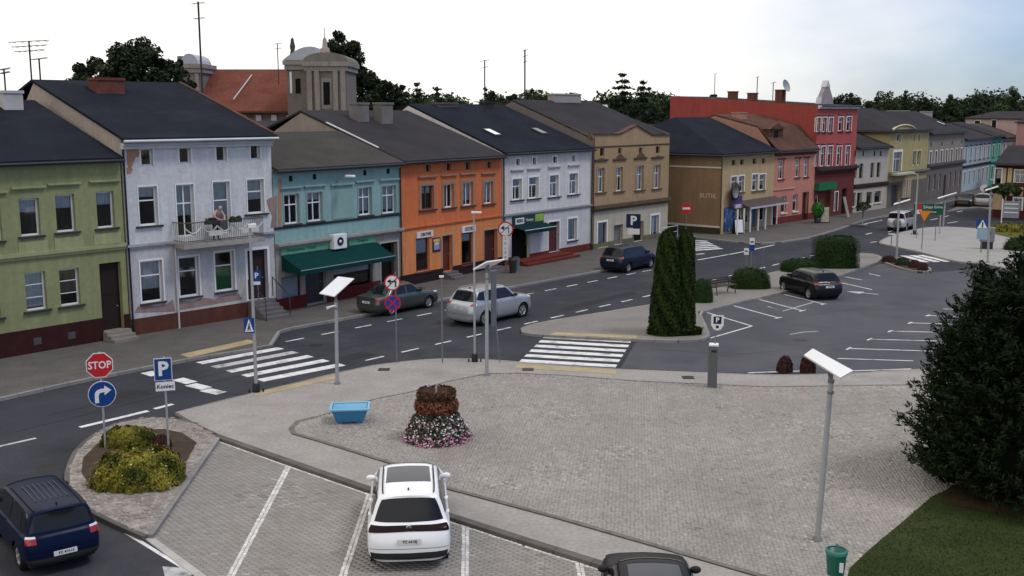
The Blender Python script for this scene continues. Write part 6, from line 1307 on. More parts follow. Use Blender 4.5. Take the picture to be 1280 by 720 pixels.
for i, (a, b, t, bs) in enumerate(((1105,1122,320,328), (1122,1140,322,332), (1138,1152,325,335), (1149,1161,328,338))):
    bush('tip_shrub', ('leftmost brownish shrub on the small planted tip', 'second brownish shrub from the left on the planted tip', 'third brownish shrub from the left on the planted tip', 'rightmost brownish shrub on the small planted tip')[i], a, b, t, bs, LEAF_R if i != 1 else LEAF_D, 100+i, 1500, .09, 2.2)
bush('verge_hedge', 'olive hedge on the verge at the right edge', 1262, 1300, 297, 316, LEAF_H, 105, 3000, .1, 3, cat='hedge', zb=0)
bush('verge_grass_bush', 'yellowish low hedge below the half-timbered house', 1245, 1300, 279, 293, LEAF_Y, 106, 3500, .1, 3, cat='hedge', zb=0)
g = G(845, 422, KZ)
def ring_plants(label, px, py, rx, ry, mat, seed):
    g = G(px, py, KZ); r = np.random.default_rng(seed); n = 2600; a = r.uniform(0, 2*pi, n); q = np.sqrt(r.uniform(.45, 1, n)); P = np.stack([np.cos(a)*rx*q, np.sin(a)*ry*q, r.uniform(.02, .30, n)], 1)
    root = thing('ground_cover', label, 'plants', g); leafmesh('foliage', P, .09, mat, root, 1.6, None, np.tile([0, 0, 1.], (n, 1)), .7, seed)
ring_plants('low planting round the feet of the thuja columns', 843, 417.5, 1.25, .5, LEAF_TH, 110)
# small round tree at the right in front of the half-timbered house
g = G(1253, 274, KZ); tree('street_tree', 'small round-headed street tree before the half-timbered house', g, AT(1253, 231, g.y).z-KZ, 1.45, 2.4, LEAF_M, 111, 40, 90, .2)
# large dark yew at the right
def yew():
    g = G(1290, 606, KZ); root = thing('yew_tree', 'large dark evergreen filling the lower right corner', 'tree', g); r = np.random.default_rng(120)
    lead = [((.3, 0), 2.6, 6.9), ((-1.0, .5), 1.75, 5.1), ((-1.75, -.2), 1.25, 4.0), ((-1.0, -1.1), 1.7, 3.6), ((.8, -1.2), 1.9, 4.6), ((1.6, .6), 2.0, 5.8), ((-2.3, .35), .5, 4.0), ((-1.35, .8), .5, 5.4), ((-.5, -1.6), 1.3, 2.8), ((-.1, .4), .6, 6.6)]
    mb = MB()
    for (x, y), R_, H in lead[:6]: mb.tube([(x*.3, y*.3, -.1), (x*.8, y*.8, H*.4), (x, y, H*.95)], [.16, .09, .02], 6)
    obj('trunk', mb, bark, root)
    P = []; A = []; Nn = []; RN = []
    for (x, y), R_, H in lead:
        ns = int(760*R_*H/9)
        for k in range(ns):
            f = r.uniform(.01, 1)**1.1; a = r.uniform(0, 2*pi); rad = R_*min(1, .75+f*1.4)*max(0, 1-((f-.12)/.88)**1.7)**.8 if f > .12 else R_*(.72+f*2.2)
            q = r.uniform(.62, 1.14); c = np.array([x+cos(a)*rad*q, y+sin(a)*rad*q, .15+f*H]); dr = np.array([cos(a), sin(a), r.uniform(.15, 1.1)+f*.7]); dr /= np.linalg.norm(dr)
            m = 20; t = r.uniform(0, 1, m)[:, None]; Ls = r.uniform(.25, .62); P.append(c+dr*t*Ls+r.normal(0, .045, (m, 3))); A.append(dr+r.normal(0, .5, (m, 3))); Nn.append(np.tile([0, 0, 1.], (m, 1))); RN.append(np.full(m, r.uniform(0, .8)))
    for k in range(150):          # longer side sprays breaking the outline
        a = r.uniform(pi*.55, pi*1.6) if k < 110 else r.uniform(0, 2*pi); z = r.uniform(.5, 5.6); rr_ = (2.85 if z < 3 else 2.85-(z-3)*.62)*r.uniform(.78, 1.0); c = np.array([cos(a)*rr_-.15, sin(a)*rr_*.75, z]); dr = np.array([cos(a), sin(a), r.uniform(.3, 1.1)]); dr /= np.linalg.norm(dr); Ls = r.uniform(.5, 1.05); m = 46
        t = r.uniform(0, 1, m)[:, None]; sd = np.cross(dr, [0, 0, 1.]); w_ = (1-t*.75)*.16; P.append(c+dr*t*Ls+sd*r.normal(0, 1, (m, 1))*w_+r.normal(0, .03, (m, 3))); A.append(dr+sd*r.choice([-.8, .8], (m, 1))); Nn.append(np.tile([0, 0, 1.], (m, 1))); RN.append(np.full(m, r.uniform(.1, .9)))
    P, A, Nn, RN = (np.concatenate(v) for v in (P, A, Nn, RN))
    leafmesh('foliage', P, .052, LEAF_YEW, root, 3.4, RN, Nn, .9, 121, A)
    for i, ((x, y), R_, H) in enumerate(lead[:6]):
        m = MB(); m.lathe([(R_*.45, .3), (R_*.62, H*.15), (R_*.55, H*.4), (R_*.34, H*.7), (R_*.08, H*.9)], 14, (x, y, 0)); obj('inner_twigs', m, M_('yew_core', (.004, .006, .004), .95, var=.3, scale=8, bump=.8), root)  # solid dark fill painted as the shade deep in the crown
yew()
# lawn blades
def blades():
    r = np.random.default_rng(130); n = 26000; P = np.array(grass_w); lo, hi = P.min(0), P.max(0); X = r.uniform(lo[0], hi[0], n); Y = r.uniform(lo[1], hi[1], n); k = inside(grass_w, X, Y); X, Y = X[k], Y[k]; m = len(X)
    o = leafmesh('grass', np.stack([X, Y, np.full(m, KZ+.045)], 1), .022, foliage_mat('grass_blade', (.028, .040, .012), (.048, .060, .020)), None, 2.6, .5+.3*np.sin(X*1.7)*np.cos(Y*1.3), r.normal(size=(m, 3))*np.array([1, 1, .2]), .2, 131, np.tile([0, 0, 1.], (m, 1))); o['kind'] = 'stuff'; o['label'] = 'short lawn grass in the lower right corner'
blades()
# ================================================================== street furniture
steel = M_('galvanised_post', (.36, .37, .38), .5, var=.12, scale=2, metal=.4); steel_d = M_('weathered_post', (.17, .175, .185), .55, var=.15, scale=2, metal=.3); panel_w = M_('panel_white', (.70, .70, .71), .4, var=.06)
sg_white = plain('sign_white_face', (.68, .68, .68), .4); sg_red = plain('sign_red', (.45, .014, .022), .4); sg_blue = plain('sign_blue', (.006, .045, .20), .4); sg_back = plain('sign_back', (.28, .28, .29), .5, metal=.3); sg_yel = plain('sign_orange', (.62, .22, .015), .45); sg_green = plain('sign_green', (.004, .07, .035), .4)
def head_to_cam(p): return atan2(-p.x, p.y)           # yaw of a sign whose face looks at the camera (face is local -y)
def disc(mb, r, y, n=28, c=(0, 0), rot=0, t=.004):
    mb.slab([(c[0]+r*cos(2*pi*k/n+rot), y, c[1]+r*sin(2*pi*k/n+rot)) for k in range(n)], (0, t, 0)); return mb
def post(root, H, r=.035, mat=steel, lean=(0, 0), base=False, z0=-.05):
    mb = MB(); mb.tube([(0, 0, z0), (lean[0], lean[1], H)], r, 10); o = obj('post', mb, mat, root)
    if base:
        m = MB(); m.bbox(-.16, -.16, 0, .16, .16, .03, .005); m.lathe([(.11, .03), (.1, .22), (.085, .24)], 12); obj('post_base', m, black, root)
        for x in (-.22, .22): m = MB(); m.tube([(x, -.05, 0), (x, -.05, .13)], .025, 6); obj('anchor_bolt', m, black, root)
    return o
def zat(g, px, py): return AT(px, py, g.y).z - g.z
def signpost(name, label, px, py, top_py, zb=KZ, r=.03, mat=steel, cat='road sign', turn=0.0, base=False):
    g = G(px, py, zb); root = thing(name, label, cat, g, head_to_cam(g)+turn); H = zat(g, px, top_py); post(root, H, r, mat, base=base); return root, g
FY = -.05
# stop sign with turn-right disc
root, g = signpost('stop_sign', 'red STOP sign above a blue right-turn disc on the round island', 132, 561, 440)
zc = zat(g, 126, 456); R_ = .40
def plate(nm, mbf, mat, parent): return obj(nm, mbf, mat, parent)
S = plate('stop_plate', disc(MB(), R_, FY, 8, (-.02, zc), pi/8, .012), sg_white, root); plate('red_field', disc(MB(), R_*.93, FY-.006, 8, (-.02, zc), pi/8, .005), sg_red, S); text('lettering', 'STOP', .31, sg_white, S, (-.02, FY-.008, zc-.005), bold=.006, sx=.86, depth=.002)
zc2 = zat(g, 128, 492); S = plate('turn_plate', disc(MB(), .39, FY, 32, (0, zc2), 0, .012), sg_white, root); plate('blue_field', disc(MB(), .37, FY-.006, 32, (0, zc2), 0, .005), sg_blue, S)
mb = MB(); pts = [(-.15, -.25), (-.15, -.02), (-.10, .08), (0, .11), (.06, .11)]; w = .055
mb.slab([(-.205, FY-.012, zc2-.26), (-.095, FY-.012, zc2-.26), (-.095, FY-.012, zc2-.04), (-.07, FY-.012, zc2+.02), (-.01, FY-.012, zc2+.05), (.07, FY-.012, zc2+.05), (.07, FY-.012, zc2-.04), (.26, FY-.012, zc2+.105), (.07, FY-.012, zc2+.25), (.07, FY-.012, zc2+.16), (-.04, FY-.012, zc2+.16), (-.14, FY-.012, zc2+.12), (-.19, FY-.012, zc2+.05), (-.205, FY-.012, zc2-.03)], (0, .004, 0)); plate('arrow', mb, sg_white, S)
# parking end sign
root, g = signpost('parking_sign', 'blue P parking sign with white Koniec plate on the round island', 211, 563, 446)
def square(nm, root, x0, x1, z0, z1, mat, y=FY, t=.012, parent=None): return obj(nm, MB().box(x0, y, z0, x1, y+t, z1), mat, parent or root)
za, zb_ = zat(g, 206, 475), zat(g, 206, 447); S = square('sign_plate', root, -.29, .21, za, zb_, sg_white); square('blue_field', root, -.27, .19, za+.02, zb_-.02, sg_blue, FY-.006, .005, S); text('lettering', 'P', .58, sg_white, S, (-.04, FY-.01, (za+zb_)/2), bold=.02, depth=.002)
za, zb_ = zat(g, 207, 488), zat(g, 207, 477); S = square('text_plate', root, -.27, .27, za, zb_, sg_white); text('lettering', 'Koniec', .17, black, S, (0, FY-.004, (za+zb_)/2), bold=.003, depth=.002)
# lamp column with crossing and parking signs
def lamp_column(px, py, top, label, r=.065, zb=KZ, mat=steel, arm=True, base=True, name='street_lamp'):
    g = G(px, py, zb); root = thing(name, label, 'street lamp', g, head_to_cam(g)); H = zat(g, px, top); m = MB(); m.tube([(0, 0, -.05), (0, 0, H*.5), (0, 0, H)], [r, r*.85, r*.6], 10); obj('column', m, mat, root)
    if base: m = MB(); m.lathe([(.13, 0), (.12, .3), (.08, .33)], 12); obj('column_base', m, black, root)
    if base:
        for x in (-.24, .24): m = MB(); m.tube([(x, -.04, 0), (x, -.04, .12)], .03, 6); obj('anchor_bolt', m, black, root)
    return root, g, H
root, g, H = lamp_column(320.5, 490, 281, 'tall grey column carrying a blue crossing sign at the zebra crossing')
z = zat(g, 315.5, 406); S = square('crossing_sign', root, -.34, .02, z-.27, z+.27, sg_blue, -.12, .012); m = MB(); m.slab([(-.31, -.125, z-.22), (-.01, -.125, z-.22), (-.16, -.125, z+.24)], (0, .004, 0)); obj('white_triangle', m, sg_white, S); m = MB(); disc(m, .028, -.131, 10, (-.16, z+.06)); m.slab([(-.18, -.131, z+.02), (-.14, -.131, z+.02), (-.10, -.131, z-.18), (-.14, -.131, z-.18), (-.16, -.131, z-.06), (-.19, -.131, z-.18), (-.23, -.131, z-.18)], (0, .003, 0)); obj('walker_symbol', m, black, S)
m = MB(); m.box(-.05, -.09, H-.1, .22, .09, H+.02); m.tube([(0, 0, H), (.2, 0, H+.02)], .04, 6); obj('lamp_head', m, panel_w, root)
# parking sign at the house steps
root, g = signpost('parking_sign', 'small blue P sign by the lavender house steps', 324, 398, 333, r=.025, mat=steel_d); z = zat(g, 322, 345); S = square('sign_plate', root, -.26, .16, z-.22, z+.26, sg_blue); text('lettering', 'P', .36, sg_white, S, (-.05, FY-.006, z+.02), bold=.012, depth=.002); square('text_plate', root, -.2, .12, z-.42, z-.26, sg_white)
# lamps with tilted white panels
def panel_lamp(px, py, top, quad, label, Yoff=0.0, r=.07, zb=KZ, camera=False, lean=0.0, bracket=True):
    """quad: 4 pixel corners of the panel, mapped onto a tilted plane over the post"""
    g = G(px, py, zb); root = thing('panel_lamp', label, 'street lamp', g, 0); tx, ty = top; H = zat(g, tx, ty); lx = (tx-640)/FPX*0; p = AT(tx, ty, g.y); dx = p.x-g.x
    m = MB(); m.tube([(0, 0, -.05), (dx*.5, 0, H*.5), (dx, 0, H)], [r, r*.95, r*.85], 12); obj('column', m, steel, root)
    m = MB(); m.lathe([(r*1.7, 0), (r*1.6, .05), (r*1.1, .10)], 12); obj('column_base', m, steel_d, root)
    m = MB(); m.lathe([(r*1.08, -.34), (r*1.08, -.28)], 12, (dx, 0, H)); m.lathe([(r*1.08, -.02), (r*1.08, .06)], 12, (dx, 0, H-.06)); m.lathe([(r*.6, 0), (r*.6, .3)], 10, (dx, 0, H-.02)); obj('clamp', m, steel_d, root)
    # plane through the corners
    yy = [0, 0, 0, 0]
    if quad:
        C = [AT(q[0], q[1], g.y+q[2])-g for q in quad]; n = (C[1]-C[0]).cross(C[3]-C[0]).normalized(); n = n if n.z > 0 else -n
        m = MB(); m.slab(C, -n*.05); P_ = obj('light_panel', m, panel_w, root); c = sum(C, Vector())/4; m = MB(); m.tube([(dx, 0, H+.1), tuple(c-n*.08)], .035, 6); m.tube([tuple(c-n*.06), (dx, 0, H-.15)], .025, 6); obj('bracket', m, steel_d, root)
    if camera: m = MB(); m.tube([(dx-.02, -.05, H-.2), (dx-.16, -.12, H-.22), (dx-.32, -.18, H-.27)], [.03, .035, .06], 8); obj('spotlight', m, panel_w, root)
    return root
panel_lamp(421.5, 480, (420, 375), [(399,366.5,-.35), (422.5,345.5,.35), (443,348,.35), (418,370.5,-.35)], 'lamp post with tilted square white panel near the zebra crossing', camera=True)
panel_lamp(1021.5, 676, (1039, 474), [(1005,443.5,.35), (1016,435.5,.5), (1066.5,463,-.35), (1050.5,472,-.5)], 'leaning lamp post with long tilted white panel on the cobbled square')
panel_lamp(608.5, 470, (608.5, 338), [(591,336,-.3), (608,326.5,-.3), (630,323.5,.3), (612,332.5,.3)], 'lamp post with edge-on white panel before the silver SUV')
panel_lamp(1120.5, 323, (1124, 254), [(1117,255.5,-.4), (1137,249.5,-.4), (1138,248.4,.5), (1118,254,.5)], 'far panel lamp beside the silver off-roader')
panel_lamp(1179, 283.5, (1181.5, 249), [(1172,248,-.4), (1195,241,-.4), (1196,240,.5), (1173,246.6,.5)], 'panel lamp at the right end of the green direction sign')
panel_lamp(1234.5, 328, (1238.5, 238), [(1231,238,-.4), (1247,233,-.4), (1248,232,.5), (1232,236.8,.5)], 'panel lamp at the right of the big traffic island')
# thin posts
root, g, H = lamp_column(593.5, 452, 266, 'slim tall lamp column with small flat head before the orange house', r=.05); m = MB(); m.bbox(-.10, -.06, H-.02, .30, .06, H+.05, .01); obj('lamp_head', m, panel_w, root)
root, g = signpost('bollard_post', 'plain slim post with pale cap between the two prohibition signs', 553, 453, 344, r=.03, mat=steel_d, cat='post'); z = zat(g, 552, 346); m = MB(); m.bbox(-.09, -.05, z-.03, .09, .05, z+.05, .01); obj('cap', m, panel_w, root)
g = G(625, 453, KZ); root = thing('leaning_pole', 'thin leaning pole and grey box beside the edge-on panel lamp', 'pole', g, 0); p = AT(612, 328, g.y)-g; m = MB(); m.tube([(0, 0, 0), (p.x*.5, 0, p.z*.5), (p.x, 0, p.z)], .022, 6); obj('pole', m, steel_d, root); p2 = AT(617, 338, g.y)-g; p3 = AT(617, 408, g.y)-g; m = MB(); m.bbox(p2.x-.11, -.08, p3.z, p2.x+.11, .08, p2.z, .02); obj('grey_box', m, M_('blue_grey_box', (.10, .115, .14), .6, var=.15), root)
def ring(nm, root, r, x, z, mat_rim, mat_face, y=FY):
    S = obj(nm, disc(MB(), r, y, 32, (x, z), 0, .012), mat_rim, root); obj('sign_face', disc(MB(), r*.83, y-.006, 32, (x, z), 0, .005), mat_face, S); return S
def bar(nm, S, a, b, w, mat, y):
    d = Vector((b[0]-a[0], 0, b[1]-a[1])).normalized(); s = Vector((-d.z, 0, d.x))*w/2; A = Vector((a[0], y, a[1])); B = Vector((b[0], y, b[1])); m = MB(); m.slab([A-s, B-s, B+s, A+s], (0, .003, 0)); return obj(nm, m, mat, S)
def no_turn(root, r, x, z, flip=1):
    S = ring('no_turn_sign', root, r, x, z, sg_red, sg_white); y = FY-.011
    bar('arrow_stem', S, (x+flip*.12*r/.3, z-.17*r/.3), (x+flip*.12*r/.3, z+.05*r/.3), .055, black, y); bar('arrow_stem', S, (x+flip*.14*r/.3, z+.05*r/.3), (x-flip*.08*r/.3, z+.05*r/.3), .055, black, y-.001)
    m = MB(); k = r/.3; m.slab([(x-flip*.2*k, y, z+.05*k), (x-flip*.06*k, y, z+.14*k), (x-flip*.06*k, y, z-.04*k)], (0, .003, 0)); obj('arrow_head', m, black, S); bar('slash', S, (x-.62*r, z-.55*r), (x+.62*r, z+.62*r), .035, black, y-.004); return S
root, g = signpost('no_turn_sign_post', 'no-turn sign above a blue no-stopping disc before the grey saloon', 496, 453, 340, r=.028, mat=steel_d)
no_turn(root, .32, -.12, zat(g, 491, 353)); z = zat(g, 491, 378.5); S = ring('no_stopping_sign', root, .32, -.12, z, sg_red, plain('sign_blue_light', (.02, .035, .24), .4)); bar('cross_bar', S, (-.12-.19, z-.19), (-.12+.19, z+.19), .05, sg_red, FY-.012); bar('cross_bar', S, (-.12-.19, z+.19), (-.12+.19, z-.19), .05, sg_red, FY-.016)
root, g = signpost('no_turn_sign_post', 'no-turn sign on the pavement beside the green shop sign', 632, 340, 272, r=.03, mat=steel_d); no_turn(root, .48, 0, zat(g, 632, 286.5)); z = zat(g, 632, 310)
S = square('vertical_banner', root, -.18, .16, z-.75, z+.75, sg_white, -.06, .01)
for i, ch in enumerate('SKLEP'): text('letter', ch, .22, black, S, (0, -.064, z+.58-.29*i), depth=.002)
root, g = signpost('parking_sign', 'dark blue P sign in front of the cream ground floor', 791, 318, 268, r=.035, mat=steel_d); z = zat(g, 791, 276); S = square('sign_plate', root, -.50, .50, z-.48, z+.48, plain('sign_navy', (.004, .012, .05), .4)); text('lettering', 'P', .85, sg_white, S, (0, FY-.006, z), bold=.03, depth=.002); square('text_plate', root, -.35, .45, z-.95, z-.55, sg_white)
root, g = signpost('no_entry_sign', 'red no-entry sign before the blank brown side wall', 857, 300, 253, r=.03, mat=steel_d); z = zat(g, 858, 260.5); S = obj('sign_plate', disc(MB(), .42, FY, 28, (0, z)), sg_red, root); square('white_bar', root, -.29, .29, z-.08, z+.08, sg_white, FY-.007, .005, S)
root, g = signpost('bus_stop_sign', 'white and blue bus stop sign beside the rounded bush', 938, 352, 296, r=.03, mat=steel_d, cat='bus stop'); z = zat(g, 939, 301); z2 = zat(g, 939, 311.5)
S = square('bus_plate', root, -.13, .16, z-.22, z+.18, sg_white); square('blue_field', root, -.13, .16, z2-.12, z-.225, sg_blue); m = MB(); m.box(-.08, FY-.006, z-.10, .11, FY-.001, z-.02); obj('bus_symbol', m, black, S)
root2, g2 = signpost('timetable_post', 'white timetable plate left of the bus stop sign', 931.5, 356, 308, r=.025, mat=steel_d, cat='timetable'); z = zat(g2, 931.5, 314); S = square('timetable_plate', root2, -.13, .13, z-.20, z+.18, sg_white); square('lines', root2, -.08, .08, z-.03, z+.05, sg_blue, FY-.006, .005, S)
g = G(949, 354, KZ); root = thing('bike_hoop', 'blue-grey tubular frame right of the bus stop sign', 'frame', g, head_to_cam(g)); H = zat(g, 949, 311); m = MB(); m.tube([(-.13, 0, 0), (-.13, 0, H), (.16, 0, H+.05), (.16, 0, 0)], .022, 6); m.tube([(-.13, 0, H*.55), (.16, 0, H*.55)], .018, 6); obj('frame', m, M_('frame_blue_grey', (.07, .085, .12), .5), root)
# ticket machine
g = G(890, 484, KZ); root = thing('ticket_machine', 'grey parking ticket pillar with a white sign above it', 'ticket machine', g, head_to_cam(g)); H = zat(g, 892, 432); m = MB(); m.bbox(-.17, -.15, 0, .17, .15, H, .03); obj('cabinet', m, M_('machine_grey', (.105, .11, .12), .5, var=.1), root)
obj('cap', MB().bbox(-.15, -.17, H, .19, .17, H+.07, .015), panel_w, root); obj('slot', MB().box(-.06, -.156, H-.22, .12, -.151, H-.14), black, root); obj('foot_plate', MB().box(-.3, -.2, -.02, .3, .2, .02), steel_d, root)
m = MB(); m.tube([(.06, .05, H+.05), (.08, .05, H+.65)], .02, 6); obj('sign_post', m, steel_d, root); zc = zat(g, 899, 403); x = .12
S = obj('sign_plate', MB().slab([(x-.22, 0, zc+.27), (x-.22, 0, zc-.10), (x-.13, 0, zc-.25), (x, 0, zc-.30), (x+.13, 0, zc-.25), (x+.22, 0, zc-.10), (x+.22, 0, zc+.27)], (0, .012, 0)), sg_white, root); square('blue_field', root, x-.14, x+.14, zc-.05, zc+.22, plain('sign_navy', (.004, .012, .05)), -.006, .005, S); text('lettering', 'P', .24, sg_white, S, (x, -.008, zc+.09), bold=.01, depth=.002); obj('coin_symbol', disc(MB(), .055, -.006, 12, (x, zc-.16)), black, S)
# bench
g = G(903, 367, KZ); root = thing('bench', 'dark metal bench between the bush and the car park edge', 'bench', g, radians(38)); ir = M_('cast_iron', (.018, .018, .018), .5, var=.1); wd = M_('bench_wood', (.06, .042, .03), .6, var=.25, scale=8)
for s in (-.75, .75):
    m = MB(); m.tube([(s, -.28, 0), (s, -.22, .42), (s, .2, .42)], .03, 6); obj('leg', m, ir, root); m = MB(); m.tube([(s, .3, 0), (s, .2, .42), (s, .32, .85)], .03, 6); obj('leg', m, ir, root); m = MB(); m.tube([(s, -.2, .43), (s, -.24, .62), (s, .2, .64)], .022, 6); obj('armrest', m, ir, root)
for k in range(5): obj('seat_slat', MB().bbox(-.9, -.25+.1*k, .44, .9, -.17+.1*k, .475, .006), wd, root)
for k in range(3): obj('back_slat', MB().bbox(-.9, .22+.035*k, .56+.11*k, .9, .25+.035*k, .64+.11*k, .006), wd, root)
# grit box: open blue tub
g = G(438, 527, KZ); root = thing('grit_box', 'empty blue plastic grit tub standing on the square', 'container', g, radians(6)); a, b, c_, d_ = .42, .30, .58, .42; Hb = .50; zl = .07
blue_p = M_('blue_plastic', (.035, .19, .38), .45, var=.10, scale=2, fine=.06)
def frus(mb, a, b, c, d, z0, z1, inv=False):
    v = [(-a,-b,z0),(a,-b,z0),(a,b,z0),(-a,b,z0),(-c,-d,z1),(c,-d,z1),(c,d,z1),(-c,d,z1)]; f = [(0,1,5,4),(1,2,6,5),(2,3,7,6),(3,0,4,7)]; mb.raw(v, [q[::-1] for q in f] if inv else f)
m = MB(); frus(m, a, b, c_, d_, zl, Hb); m.poly([(-a, -b, zl), (-a, b, zl), (a, b, zl), (a, -b, zl)]); obj('tub', m, blue_p, root); m = MB(); frus(m, a-.04, b-.04, c_-.04, d_-.04, zl+.18, Hb, True); m.poly([(-a+.04, -b+.04, zl+.18), (a-.04, -b+.04, zl+.18), (a-.04, b-.04, zl+.18), (-a+.04, b-.04, zl+.18)]); obj('liner', m, M_('pale_blue_liner', (.22, .46, .62), .5, var=.1), root)
m = MB(); o_ = .05
for x0, y0, x1, y1 in ((-c_-o_, -d_-o_, c_+o_, -d_+.02), (-c_-o_, d_-.02, c_+o_, d_+o_), (-c_-o_, -d_+.02, -c_+.02, d_-.02), (c_-.02, -d_+.02, c_+o_, d_-.02)): m.box(x0, y0, Hb-.02, x1, y1, Hb+.03)
obj('rim', m, M_('blue_rim', (.16, .42, .62), .45, var=.08), root)
for x in (-.3, .3): obj('foot', MB().bbox(x-.09, -.26, 0, x+.09, .26, zl-.002, .01), blue_p, root)
for x in (-.25, 0, .25): obj('rib', MB().box(x-.015, -.36, .12, x+.015, -.33, Hb-.03), blue_p, root)
# tiered flower tower
g = G(546, 548, KZ); root = thing('flower_tower', 'tiered flower tower with red-brown tops and pink flowers at its foot', 'planter', g); Hf = zat(g, 546, 486); ring_m = M_('rusty_planter', (.060, .030, .022), .8, var=.3, scale=4)
prof = [(.0, .92), (.25, .86), (.55, .70), (.72, .58)]
m = MB(); m.lathe([(.55, 0), (.50, .25), (.40, .30)], 24); obj('lower_tier', m, ring_m, root); m = MB(); m.lathe([(.14, .3), (.12, Hf*.5), (.50, Hf*.55), (.55, Hf*.74), (.48, Hf*.75), (.42, Hf*.62)], 24); obj('middle_tier', m, ring_m, root); m = MB(); m.lathe([(.10, Hf*.7), (.44, Hf*.80), (.50, Hf*.97), (.45, Hf*.97), (.3, Hf*.85), (0, Hf*.85)], 24); obj('upper_tier', m, ring_m, root)
r = np.random.default_rng(140)
def fl(nm, n, r0, r1, z0, z1, mat, size, seed, bulge=.0):
    rr = np.random.default_rng(seed); a = rr.uniform(0, 2*pi, n); f = rr.uniform(0, 1, n); R_ = (r0+(r1-r0)*f+bulge*np.sin(pi*f))*rr.uniform(.82, 1.06, n); P = np.stack([np.cos(a)*R_, np.sin(a)*R_, z0+(z1-z0)*f], 1); q_ = leafmesh(nm, P, size, mat, root, 1.2, None, np.stack([np.cos(a), np.sin(a), np.full(n, .5)], 1), .6, seed); q_['kind'] = 'stuff'; return q_
fl('leaves', 4200, .98, .58, .03, Hf*.56, foliage_mat('bedding_leaf', (.020, .026, .016), (.075, .09, .05)), .075, 141, .05)
fl('white_flowers', 720, 1.0, .60, .08, Hf*.55, plain('petal_white', (.68, .66, .66), .6), .055, 142, .08); fl('pink_flowers', 330, .95, .62, .25, Hf*.52, foliage_mat('petal_pink', (.30, .05, .16), (.62, .36, .47)), .055, 149, .08); fl('pink_flowers', 850, 1.05, .90, .03, .28, foliage_mat('petal_pink', (.30, .05, .16), (.62, .36, .47)), .06, 143, .05)
fl('red_leaves', 1900, .60, .58, Hf*.56, Hf*.80, foliage_mat('rusty_leaf', (.05, .022, .014), (.21, .08, .045)), .075, 144, .06); fl('brown_leaves', 1500, .54, .53, Hf*.80, Hf*1.0, foliage_mat('brown_leaf', (.03, .018, .012), (.11, .055, .03)), .07, 145, .04)
m = MB(); m.tube([(0, 0, Hf*.8), (0, 0, Hf*1.04)], .035, 8); obj('centre_pole', m, steel, root)
# green litter bin at the lower right
g = G(1043, 742, KZ); root = thing('litter_bin', 'green litter bin at the lawn corner', 'litter bin', g, head_to_cam(g)); Hl = zat(g, 1043, 686); gm = M_('bin_green', (.006, .10, .075), .45, var=.1)
m = MB(); m.lathe([(.17, Hl-.55), (.21, Hl-.08), (.21, Hl-.04), (.18, Hl-.04), (.15, Hl-.45), (0, Hl-.45)], 20); obj('bin_body', m, gm, root); m = MB(); m.lathe([(.222, Hl-.10), (.225, Hl-.02), (.2, 0+Hl), (.19, Hl-.02)], 20); obj('rim', m, M_('bin_rim', (.02, .16, .12), .4), root); m = MB(); m.tube([(.0, .22, -.05), (0, .22, Hl+.02)], .03, 8); obj('post', m, steel_d, root); obj('sticker', MB().box(.07, -.212, Hl-.42, .15, -.19, Hl-.22), sg_white, root)
# far traffic island signs
root, g = signpost('yield_sign', 'orange yield triangle pointing down on the big traffic island', 1152, 312, 262, r=.03, mat=steel_d); z = zat(g, 1154.5, 269.5); S = obj('sign_plate', MB().slab([(-.34, FY, z+.34), (.46, FY, z+.34), (.06, FY, z-.40)], (0, .012, 0)), sg_yel, root); obj('sign_edge', MB().slab([(-.39, FY+.012, z+.37), (.51, FY+.012, z+.37), (.06, FY+.012, z-.47)], (0, .01, 0)), sg_red, root)
g = G(1148, 292, KZ); root = thing('direction_sign', 'long green direction sign with white lettering on two posts', 'direction sign', g, 0); P0, P1 = AT(1141.5, 268, g.y)-g, AT(1179, 254, g.y-.0)-g; za, zb_ = (AT(1160, 268.5, g.y)-g).z, (AT(1160, 255, g.y)-g).z
S = obj('sign_board', MB().box(P0.x, -.06, za, P1.x, -.03, zb_), sg_green, root); wS = P1.x-P0.x; hS = zb_-za
obj('red_panel', MB().box(P0.x+wS*.13, -.07, za+hS*.55, P0.x+wS*.27, -.061, zb_-.05), sg_red, S); obj('white_panel', MB().box(P0.x+wS*.11, -.07, za+hS*.08, P0.x+wS*.27, -.061, za+hS*.48), sg_white, S)
text('lettering', 'Zakupy Górne', hS*.36, sg_white, S, (P0.x+wS*.31, -.066, za+hS*.72), align='LEFT', depth=.002, sx=.85); text('lettering', 'A', hS*.3, sg_white, S, (P0.x+wS*.34, -.066, za+hS*.3), align='LEFT', depth=.002); text('lettering', 'centrum', hS*.26, sg_white, S, (P0.x+wS*.45, -.066, za+hS*.27), align='LEFT', depth=.002)
for x in (P0.x+.1, P1.x-.15): m = MB(); m.tube([(x, 0, -.05), (x, 0, zb_+.15)], .055, 8); obj('post', m, steel, root)
root, g, H = lamp_column(1143, 293, 218, 'tall street lamp with short arm behind the green direction sign', r=.08); m = MB(); m.tube([(0, 0, H), (-.6, 0, H+.12), (-1.1, 0, H+.02)], .04, 6); m.bbox(-1.6, -.12, H-.05, -1.0, .12, H+.06, .02); obj('lamp_arm', m, steel, root)
for px, py, t, lb in ((1145, 297.5, 284, 'short thin post left of the yield sign on the traffic island'), (1168.7, 301, 283, 'short thin post right of the yield sign on the traffic island'), (1113.5, 317, 293, 'thin post with flat white plate left of the far panel lamp')):
    root, g = signpost('thin_post', lb, px, py, t, r=.03, mat=steel_d, cat='post'); z = zat(g, px, t); m = MB(); m.bbox(-.22 if px < 1120 else -.05, -.05, z-.02, .22 if px < 1120 else .05, .05, z+.05, .01); obj('cap', m, panel_w if px < 1120 else steel_d, root)
